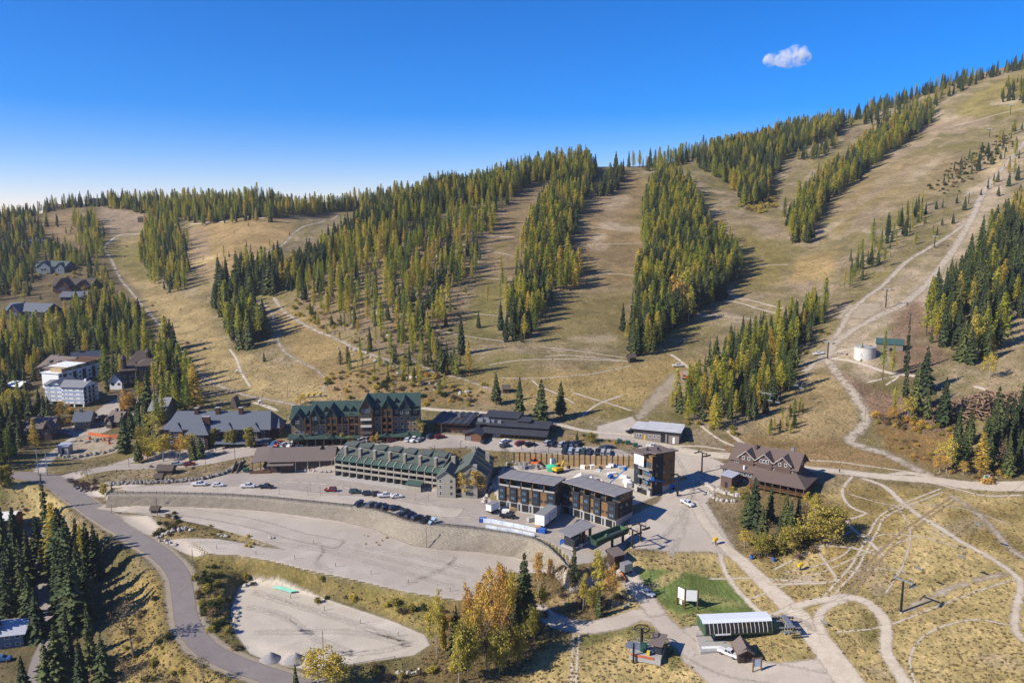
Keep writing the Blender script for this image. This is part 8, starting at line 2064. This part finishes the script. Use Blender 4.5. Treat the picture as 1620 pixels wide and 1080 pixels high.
for i, (x, y, t, w) in enumerate([(72,832,746,.8),(28,905,800,1.1),(8,930,800,1.2),(38,960,850,1.15),(15,985,870,1.2),(50,1000,905,1.0),(-12,960,820,1.2),(-10,1020,900,1.2),(88,905,792,1.0),(100,920,800,1.1),(112,940,815,1.05),(125,900,818,1.0),(140,905,822,.95),(152,900,828,.9),(108,985,860,1.0),(120,1000,875,1.0),(95,960,850,1.0),(128,960,850,.85),(92,1075,985,1.15),(145,1065,950,1.1),(165,1080,1000,1.1),(130,1090,1005,1.0),(75,1085,1010,1.1),(38,1095,1035,1.0),(22,850,800,1.0),(5,880,790,1.1),(160,915,840,.8)]):
 T('spruce', x, y, t, f"dark spruce on the left bank, {['by the shaded drive', 'above the bend', 'in the group beside the road', 'near the bottom edge'][i % 4]}, {nth[i // 4] if i // 4 < 8 else 'last'} of its cluster", G1, w * 1.2)
for x, y, t, lb in [(48,925,835,"tall spruce between drive and bank"),(62,895,815,"spruce at the shaded drive's bend"),(20,960,850,"broad spruce at the left edge of the drive"),(140,985,880,"spruce on the bank's shaded hollow"),(110,1050,960,"spruce above the blue-roofed house"),(60,1010,930,"spruce leaning over the drive")]: T('spruce', x, y, t, lb, G1, 1.25)
T('larch', 90, 910, 795, "olive larch at the left bank's crown", G1); T('larch', 132, 912, 830, "thin larch beside the road bend's shadow", G1, .8)
T('bare', 212, 1040, 945, "half-bare tree with yellow top on the grassy bank"); T('bare', 115, 1000, 935, "pink-brown bare tree on the left bank"); T('bare', 322, 1085, 1035, "thin bare tree at the bottom bank"); T('bare', 200, 1095, 1040, "bare thicket tree at the bottom edge"); T('bare', 225, 1100, 1045, "second bare thicket tree at the bottom edge")
T('spruce', 468, 1085, 1048, "small dark spruce beside the yellow bush", None, 1.2); T('yellow', 505, 1085, 1028, "bright yellow bushy tree at the lower gate", None, 1.5); T('yellow', 530, 1088, 1030, "yellow bushy tree right of the tall pole", None, 1.4)
gg = "autumn grove below the stone wall"
for k, x, y, t, w, lb in [('yellow',692,1040,940,.8,"yellow-green poplar, first at the grove's west side"),('spruce',722,1030,955,.8,"thin young spruce inside the grove"),('orange',752,1050,945,1.0,"orange cottonwood at the grove's west front"),('orange',778,1020,900,1.2,"bright orange cottonwood in the grove's heart"),('orange',795,990,888,1.1,"tall orange cottonwood behind the dark spruce"),('orange',760,990,915,1.1,"orange cottonwood nearest the middle lot"),('yellow',812,1000,905,1.0,"yellow cottonwood left of the tall spruce"),('spruce',829,985,872,1.0,"tall black spruce towering in the grove"),('spruce',820,1010,930,1.0,"shorter black spruce at the tall one's foot"),('orange',852,945,868,.9,"orange-tan cottonwood by the wall's corner"),('orange',872,935,880,1.0,"pale orange cottonwood below the wall's end"),('bare',885,945,895,1.1,"half-bare tree between wall and lane"),('spruce',908,925,852,1.05,"spruce standing alone before the court"),('yellow',922,965,908,1.0,"yellow tree at the solitary spruce's foot"),('yellow',948,955,872,1.25,"broad golden tree beside the brown booth"),('orange',968,960,895,1.1,"orange-gold tree by the planting bed"),('olive',740,1075,990,1.2,"olive willow at the grove's front"),('olive',790,1070,1000,1.3,"olive willow in the grove's front centre"),('yellow',725,1085,1000,1.0,"yellow willow nearest the picture's bottom"),('olive',820,1050,985,1.2,"green-gold willow at the grove's east front"),('orange',735,1040,960,.9,"small orange tree behind the front willows"),('column',700,1030,965,1.2,"slim yellow-green poplar beside the lower lot"),('bare',770,1060,975,1.2,"bare brown tree amid the grove"),('bare',805,1040,960,1.2,"leafless tree left of the dark spruces"),('olive',845,1015,960,1.0,"olive bush-tree right of the dark spruces"),('orange',788,1055,940,1.0,"amber cottonwood in the grove's dense middle"),('orange',742,1010,925,.9,"amber cottonwood on the grove's lot side"),('yellow',860,975,925,.9,"gold tree beside the gravel drive"),('spruce',948,975,925,.7,"slim spruce in the creek shade"),('bare',900,960,905,1.0,"grey leafless tree above the creek"),('olive',935,968,930,1.2,"olive thicket tree on the creek bank")]:
 T(k, x, y, t, lb, gg, w * (.52 if k == 'orange' else .62 if k == 'yellow' else .55 if k != 'spruce' else 1.1))
T('orange', 735, 786, 748, "orange birch in front of the condo wing", None, 1.2); T('orange', 752, 786, 742, "taller orange birch beside the condo wing", None, 1.2)
vg = "street trees of the village"
for k, x, y, t, w, lb in [('spruce',219,732,694,1.4,"blue spruce at the street corner"),('spruce',318,726,688,1.3,"blue spruce before the slate lodge"),('spruce',306,727,690,1.2,"blue spruce paired before the slate lodge"),('spruce',270,706,668,1.2,"spruce at the slate lodge's west gable"),('spruce',279,706,672,1.1,"second spruce at the slate lodge's west gable"),('yellow',245,728,690,1.3,"yellow tree first in the street's leafy row"),('yellow',258,730,688,1.4,"yellow-green tree second in the street's leafy row"),('orange',284,727,690,1.3,"orange tree in the street's leafy row"),('yellow',300,727,686,1.2,"yellow tree beside the blue spruces"),('olive',233,725,695,1.2,"olive tree left of the leafy row"),('column',340,706,676,1.6,"columnar yellow tree before the slate lodge"),('column',362,706,680,1.5,"columnar green tree before the slate lodge"),('column',369,706,677,1.5,"columnar olive tree before the lodge porch"),('column',396,708,674,1.6,"tall columnar tree by the lodge's east end"),('spruce',402,706,682,1.1,"small spruce by the columnar trees"),('spruce',198,716,650,1.0,"tall thin spruce beside the rubble plot"),('spruce',232,690,628,1.1,"tall spruce at the grey house"),('spruce',222,690,632,1.0,"dark spruce left of the grey house"),('larch',226,680,642,1.0,"yellow larch before the grey house"),('spruce',170,622,580,1.0,"dark spruce beside the white condos"),('larch',168,605,545,1.1,"yellow larch behind the stepped condos"),('spruce',218,622,580,1.0,"dark spruce before the timber lodge"),('spruce',187,603,575,1.0,"small spruce by the timber lodge"),('orange',205,655,618,1.3,"orange tree by the white condos' drive"),('orange',230,640,608,1.1,"amber tree by the timber lodge"),('orange',196,655,632,1.2,"brown-orange tree at the drive"),('orange',99,668,632,.9,"orange tree at the white condos' foot"),('yellow',28,655,620,1.3,"yellow tree behind the white barn"),('olive',40,650,618,1.4,"olive tree left of the white condos"),('olive',20,665,630,1.3,"olive tree at the village's west edge"),('spruce',40,625,600,1.2,"spruce by the white barn"),('yellow',14,640,615,1.2,"gold tree near the barn"),('larch',55,705,662,1.1,"larch before the brown gabled house"),('yellow',240,700,655,1.1,"yellow tree at the lodge's shaded side"),('olive',225,700,676,1.2,"olive bush-tree by the rubble plot"),('olive',195,712,690,1.2,"yellow bush-tree at the plot's corner"),('bare',140,760,738,1.5,"bare purple tree on the junction island"),('olive',165,785,765,1.0,"small yellow-green tree at the terrace road"),('spruce',177,780,762,1.0,"small spruce at the terrace road"),('column',5,770,735,1.4,"columnar poplar at the left edge"),('column',11,770,733,1.4,"second columnar poplar at the left edge"),('yellow',664,690,665,1.1,"yellow tree at the green lodge's east corner"),('yellow',493,702,683,1.0,"small yellow tree before the green lodge"),('yellow',541,702,684,1.0,"second small yellow tree before the green lodge"),('yellow',596,702,684,1.0,"third small yellow tree before the green lodge"),('yellow',553,703,689,1.2,"low yellow bush-tree before the green lodge"),('orange',588,702,688,1.2,"amber bush-tree at the lodge tower"),('orange',478,704,690,1.1,"amber bush-tree at the lodge's west end"),('bare',686,745,705,.9,"bare tree on the grassy verge"),('bare',800,745,705,.8,"bare tree beside the rubble heap"),('spruce',913,698,682,1.2,"small spruce beside the street's east row"),('olive',935,700,686,1.6,"round olive shrub-tree beside the street's east row"),('orange',475,640,625,2.0,"amber bush behind the green lodge")]:
 T(k, x, y, t, lb, vg, w)
hg = "grove below the gabled hotel"
for k, x, y, t, w, lb in [('spruce',1192,835,752,1.2,"tallest spruce of the hotel grove"),('spruce',1182,830,775,1.1,"spruce on the hotel grove's west side"),('spruce',1218,825,762,.85,"slim spruce, centre of the hotel grove"),('spruce',1242,840,772,.6,"thin bare-stemmed spruce in the hotel grove"),('spruce',1262,835,780,.8,"spruce on the hotel grove's east side"),('spruce',1205,855,800,1.0,"low spruce at the hotel grove's front"),('spruce',1272,850,815,.9,"small spruce before the hotel willows"),('spruce',1232,855,805,.8,"low slim spruce in the grove's shade"),('spruce',1250,845,790,.8,"dark spruce amid the hotel grove"),('olive',1206,878,848,1.5,"round olive willow at the grove's front"),('olive',1246,872,840,1.5,"second round olive willow at the grove's front"),('yellow',1178,866,838,1.3,"yellow willow at the grove's west front"),('olive',1300,860,812,1.5,"broad willow at the grove's east end"),('yellow',1288,815,782,1.5,"golden willow behind the grove"),('olive',1320,845,808,1.4,"tawny willow farthest east in the grove"),('bare',1270,830,795,1.4,"grey thicket tree inside the hotel grove"),('bare',1225,865,825,1.2,"purple thicket tree under the hotel spruces"),('olive',1262,860,835,1.3,"low willow between the grove's domes"),('yellow',1275,800,778,1.2,"small golden willow near the hotel")]:
 T(k, x, y, t, lb, hg, w * (1.3 if k == 'spruce' else 1))
rgp = "trees around the clearing"
for k, x, y, t, w, lb in [('larch',1396,600,522,.7,"thin larch in front of the water tank"),('larch',1412,590,545,.8,"yellow larch beside the tank"),('spruce',1433,592,492,.5,"tall thin spruce before the pump house"),('spruce',1432,634,560,.8,"spruce below the pump house on the clearing"),('spruce',1448,650,570,.9,"spruce on the brown clearing"),('spruce',1463,620,545,1.1,"broad spruce at the clearing's top"),('spruce',1492,672,595,1.0,"dark spruce left of the log pile"),('spruce',1466,660,612,1.1,"dark round spruce at the clearing's foot"),('larch',1414,660,610,.6,"green-gold sapling larch at the clearing's foot"),('yellow',1436,665,628,1.2,"yellow bush-tree at the clearing's foot"),('orange',1410,668,645,1.5,"amber bush at the clearing's foot"),('spruce',1363,570,540,.7,"thin spruce before the white tank"),('yellow',1498,748,695,1.0,"pale bare-topped tree at the road junction"),('orange',1486,748,718,1.4,"orange thicket tree at the road junction"),('orange',1524,752,730,1.4,"orange dome bush at the wood's corner"),('yellow',1565,600,560,.9,"yellow aspen under the tall wood"),('yellow',1545,560,500,.9,"yellow aspen inside the tall wood"),('bare',1590,752,700,1.0,"pale leafless aspen beside the wood"),('spruce',1508,735,672,.7,"rusty thin spruce at the wood's west end"),('spruce',1600,690,620,1.0,"spruce before the log pile's end"),('yellow',1082,478,425,1.4,"golden aspen in the big island's foot"),('yellow',1090,510,462,1.0,"yellow aspen at the island's lower rim"),('olive',1100,500,490,1.6,"round shrub-tree on the island's edge"),('orange',1072,500,440,1.1,"amber aspen amid the island's spruces")]:
 T(k, x, y, t, lb, rgp, w)
SPTS = {}
def brush(poly, spacing, kinds, hr, where, seed, wid=(1.0, 1.6), prob=1.0):
 X, Y, rg = scatter(GL2(poly), spacing, seed)
 for x, y in zip(X, Y):
  if rg.random() > prob: continue
  k = kinds[rg.integers(len(kinds))]; SPTS.setdefault(where, []).append((k, x, y, float(gz(x, y)) - .1, rg.uniform(*hr), rg.uniform(*wid)))
brush([(318,890),(345,890),(360,925),(355,985),(385,1030),(350,1020),(322,960)], 3.0, ['shrub_olive', 'shrub_dull', 'shrub_green'], (1.0, 2.4), "on the bank between road and lower lot", 1)
brush([(345,888),(430,900),(520,925),(600,945),(700,965),(735,975),(720,1010),(680,1000),(600,962),(500,932),(420,912),(360,905)], 3.4, ['shrub_olive', 'shrub_olive', 'shrub_dull', 'shrub_green', 'shrub_yellow', 'shrub_purple'], (.9, 2.6), "on the grassy bank between the two gravel lots", 2, prob=.8)
brush([(255,828),(275,812),(270,845),(250,848)], 2.2, ['shrub_dull', 'shrub_green'], (1.2, 2.2), "beside the roadside turnout", 3)
brush([(310,825),(380,845),(460,868),(400,865),(330,845)], 4.0, ['shrub_olive', 'shrub_yellow'], (.5, 1.1), "on the strip above the middle lot", 4)
brush([(560,840),(600,845),(640,858),(600,862),(560,852)], 3.0, ['shrub_yellow', 'shrub_orange'], (.4, .8), "at the stone wall's foot", 5, prob=.5)
brush([(690,1000),(760,950),(850,930),(880,960),(860,1010),(830,1060),(760,1085),(640,1085),(620,1060),(680,1040)], 6.5, ['shrub_olive', 'shrub_dull', 'shrub_orange', 'shrub_yellow', 'shrub_purple'], (1.2, 2.8), "under the autumn grove", 6)
brush([(870,940),(920,930),(985,905),(990,940),(960,968),(905,965)], 3.6, ['shrub_dull', 'shrub_olive', 'shrub_purple', 'shrub_purple'], (1.2, 2.6), "on the creek bank by the lane", 7)
brush([(595,1070),(640,1040),(690,1050),(670,1085),(600,1085)], 3.6, ['shrub_dull', 'shrub_olive', 'shrub_purple'], (1.6, 3.0), "behind the lower gate", 8)
brush([(175,990),(230,960),(262,1000),(330,1050),(300,1085),(190,1085)], 4.2, ['shrub_dull', 'shrub_olive', 'shrub_green'], (.8, 2.2), "on the long-grass bank below the road", 9, prob=.6)
brush([(1175,870),(1200,845),(1290,840),(1325,835),(1290,870),(1235,885),(1190,880)], 3.4, ['shrub_olive', 'shrub_dull', 'shrub_purple'], (1.4, 3.2), "in the hotel grove's undergrowth", 10)
brush([(115,762),(150,758),(160,772),(135,778)], 2.6, ['shrub_purple'], (1.4, 2.6), "on the junction island", 11)
brush([(690,716),(760,712),(785,722),(740,738),(700,732)], 4.0, ['shrub_olive', 'shrub_purple', 'shrub_dull'], (.7, 1.6), "on the verge behind the condos", 12, prob=.6)
brush([(520,590),(600,585),(700,600),(770,615),(760,640),(660,640),(560,628),(510,612)], 5.0, ['shrub_olive', 'shrub_dull', 'shrub_orange', 'shrub_yellow', 'shrub_green'], (1.0, 2.8), "on the slope behind the green lodge", 13, prob=.8)
brush([(450,470),(520,495),(600,540),(560,545),(480,505)], 6.0, ['shrub_yellow', 'shrub_olive', 'shrub_dull'], (1.4, 3.0), "along the spur's foot", 14, prob=.8)
brush([(560,540),(650,590),(700,560),(740,470),(760,400),(700,400),(620,470)], 8.5, ['shrub_dull', 'shrub_olive', 'shrub_green'], (.9, 2.2), "on the rocky middle hillside floor", 15, prob=.8)
brush([(1395,655),(1500,672),(1510,690),(1440,690),(1385,672)], 3.4, ['shrub_olive', 'shrub_orange', 'shrub_dull', 'shrub_yellow'], (1.4, 3.2), "at the brown clearing's lower edge", 16)
brush([(1380,690),(1500,700),(1505,745),(1450,730),(1395,710)], 5.5, ['shrub_orange', 'shrub_olive', 'shrub_dull'], (.8, 1.6), "in the russet hollow by the road", 17, prob=.8)
brush([(1500,745),(1620,745),(1620,760),(1510,757)], 3.4, ['shrub_orange', 'shrub_dull'], (1.4, 2.8), "under the right-hand wood", 18)
brush([(1470,300),(1500,265),(1600,205),(1615,225),(1560,265),(1500,310)], 7.0, ['shrub_green', 'shrub_dull'], (1.4, 3.0), "beside the upper lift road", 19, prob=.8)
brush([(1160,325),(1205,320),(1222,300),(1230,330),(1195,340)], 5.0, ['shrub_yellow', 'shrub_dull'], (2, 4), "below the ridge wood", 20)
brush([(1110,572),(1240,570),(1320,505),(1320,520),(1250,600),(1200,672),(1130,690),(1060,660)], 9.0, ['shrub_green', 'shrub_olive'], (1.2, 3), "around the stand above the workshop", 21, prob=.7)
brush([(30,640),(75,640),(150,655),(130,670),(50,670)], 4.6, ['shrub_dull', 'shrub_olive', 'shrub_orange'], (1.4, 3.2), "around the white condos", 22)
brush([(200,690),(245,700),(255,722),(215,722)], 3.8, ['shrub_olive', 'shrub_orange', 'shrub_dull'], (1.4, 2.8), "between the rubble plot and the street", 23)
brush([(235,735),(325,735),(325,742),(240,742)], 3.6, ['shrub_dull', 'shrub_purple'], (1.0, 2.0), "under the street's leafy row", 24)
brush([(0,800),(60,780),(100,820),(60,850),(0,850)], 5, ['shrub_olive', 'shrub_dull'], (.8, 1.8), "on the grassy bank by the cream-roofed house", 25, prob=.6)
brush([(40,415),(120,420),(160,450),(150,470),(60,445),(0,440)], 9, ['shrub_olive', 'shrub_yellow', 'shrub_dull'], (2, 4), "around the hillside houses", 26, prob=.8)
brush([(1020,690),(1050,702),(960,703),(900,698),(930,690)], 4.5, ['shrub_olive', 'shrub_green', 'shrub_dull'], (.6, 1.4), "on the verge by the street's east row", 27, prob=.7)
brush([(1150,765),(1180,775),(1195,782),(1170,790),(1155,780)], 2.6, ['shrub_yellow', 'shrub_olive'], (1.0, 1.8), "before the gabled hotel", 28)
brush([(170,395),(240,380),(300,470),(340,540),(330,590),(260,520)], 26, ['shrub_dull'], (1, 2), "on the left run", 29, prob=.5)
nshow = []
for w_, rows in SPTS.items():
 for q in rows: nshow.append((q[4] * q[5] / q[2], w_, q))
nshow.sort(key=lambda q: -q[0])
restb = {}
CN = {'shrub_olive': "olive shrub", 'shrub_dull': "brown half-bare shrub", 'shrub_yellow': "yellow shrub", 'shrub_orange': "orange shrub", 'shrub_purple': "purple-grey shrub", 'shrub_green': "green shrub"}
for i, (s, w_, q) in enumerate(nshow):
 if i < 300: plant(q[0], q[1], q[2], q[3], q[4], f"{CN[q[0]]} {w_}", f"{CN[q[0]]}s {w_}", q[5])
 else: restb.setdefault(q[0], []).append((0, q[0], q[1], q[2], q[3], q[4], q[5], f"{CN[q[0]]} {w_}", f"{CN[q[0]]}s {w_}"))
print("shrubs", len(nshow))
for k, rows in restb.items():
 if len(rows) >= 3: forest_mass("brush_thicket", f"thin scatter of {CN[k]}s over the far banks and slopes", k, rows)
# ---------------------------------------------------------------- grass tufts, stones (uncountable)
def tuft_mesh(name, mat, seed, n=16):
 rg = np.random.default_rng(seed); V = []; F = []
 for i in range(n):
  a, r = rg.uniform(0, 6.28), rg.uniform(0, .55); x, y = r * math.cos(a), r * math.sin(a); b = rg.uniform(0, 6.28); w = rg.uniform(.12, .3); m = len(V); h = rg.uniform(.35, 1) * (1 - .5 * r)
  V += [(x - w * math.cos(b), y - w * math.sin(b), -.05), (x + w * math.cos(b), y + w * math.sin(b), -.05), (x + rg.normal(0, .2), y + rg.normal(0, .2), h)]; F += [(m, m + 1, m + 2)]
 return tri_mesh(name, V, F, mat)
M_T1 = mat_leaf("straw_grass", [(0, (.26, .20, .095)), (.5, (.36, .28, .14)), (1, (.44, .36, .20))], trans=.25, bright=.15)
M_T2 = mat_leaf("olive_grass", [(0, (.13, .12, .05)), (.5, (.18, .155, .065)), (1, (.23, .18, .085))], trans=.2, bright=.2)
def tuft_field(name, label, kinds, mat, seeds, rows):
 KM[name] = [(tuft_mesh("tuft", mat, s), tuft_mesh("tuft", mat, s + 50, 10)) for s in seeds]
 KINFO[name] = ("grass_tuft", "grass tuft", "blades", "seed_heads")
 for i in range(len(seeds)):
  q = rows[i]; o = plant(name, q[2], q[3], q[4], q[5], f"knee-high {kinds} grass tuft on the open ground, {nth[i]} of its kind", None, q[6], i)
 forest_mass(name, label, name, rows[len(seeds):])
rg = np.random.default_rng(91)
vis = (~EXC) & (GPX > -30) & (GPX < 1650) & (GPY > 90) & (GPY < 1110) & (GY > 150) & (_mask_pad < .5) & (GY < 1300)
jj, ii = np.nonzero(vis)
wgt = (1 / GY[jj, ii]) ** .9; wgt /= wgt.sum()
def pts(n, lo, hi, keep):
 sel = rg.choice(len(jj), n, replace=False, p=wgt); out = []
 for k in sel:
  q = GY[jj[k], ii[k]] * .005; x = GX[jj[k], ii[k]] + rg.uniform(-q, q); y = GY[jj[k], ii[k]] + rg.uniform(-q, q); t = TINT[jj[k], ii[k]]
  if not keep(t, GPX[jj[k], ii[k]], GPY[jj[k], ii[k]]): continue
  out.append((0, '', x, y, float(gz(x, y)), rg.uniform(lo, hi), rg.uniform(.8, 1.6), '', ''))
 return out
tuft_field("straw_grass", "short straw-coloured grass tufts over meadow and slopes", "straw", M_T1, (1, 2, 3), pts(26000, .25, .65, lambda t, u, v: t[0] > .15 and t[0] > t[1]))
tuft_field("olive_grass", "low olive weeds over meadow and slopes", "olive", M_T2, (11, 12, 13), pts(18000, .15, .5, lambda t, u, v: .12 < t[0] < .29 and t[0] > t[1]))
# ---------------------------------------------------------------- cloud
def cloud():
 rx, yr, zr = ray(1243, 93); d = 4200 / yr; c = Vector((rx * d, 4200, CAM_H + zr * d)); bm = bmesh.new(); rg = np.random.default_rng(8)
 for x, z, r in [(-95,-14,26),(-70,-4,36),(-40,2,38),(-10,4,42),(20,14,44),(48,24,46),(70,20,44),(90,4,38),(55,-8,40),(15,-12,40),(-30,-14,34),(80,40,26),(60,46,22)]:
  m = bmesh.ops.create_icosphere(bm, subdivisions=3, radius=r, matrix=Matrix.Translation((x, rg.uniform(-30, 30), z * .95)))
 me = bpy.data.meshes.new("cloud"); bm.to_mesh(me); bm.free(); o = link("cloud", me, None, None, c); tag(o, "small white cloud alone in the blue sky", "cloud")
 rm = o.modifiers.new("fuse", 'REMESH'); rm.mode = 'VOXEL'; rm.voxel_size = 5.0
 t = NT("cloud_vapour"); t.t.nodes.remove(t.b); v = t.n("VolumePrincipled"); v.inputs["Color"].default_value = (1, 1, 1, 1); v.inputs["Anisotropy"].default_value = -.2
 p = t.objc(); n = t.noise(.022, 6, .62, p, .4); sx = t.n("SeparateXYZ"); t.l(p, sx.inputs[0])
 t.l(t.maprange(n, .45, .70, 0, .035), v.inputs["Density"]); t.l(v.outputs[0], t.out.inputs["Volume"]); me.materials.append(t.m)
cloud()
# ---------------------------------------------------------------- air
def haze():
 z0, z1 = float(GZ.min()) - 1.5, max(float(GZ.max()), 130) + 40
 o = MB().box(-3050, 3050, -120, 2460, z0, z1).build("haze", None); o["kind"] = "stuff"; o["label"] = "thin blue autumn haze in the valley air"
 t = NT("thin_haze"); t.t.nodes.remove(t.b); v = t.n("VolumePrincipled"); v.inputs["Color"].default_value = (.80, .88, 1, 1); v.inputs["Density"].default_value = .00006; v.inputs["Anisotropy"].default_value = .2
 t.l(v.outputs[0], t.out.inputs["Volume"]); o.data.materials.append(t.m)
haze()
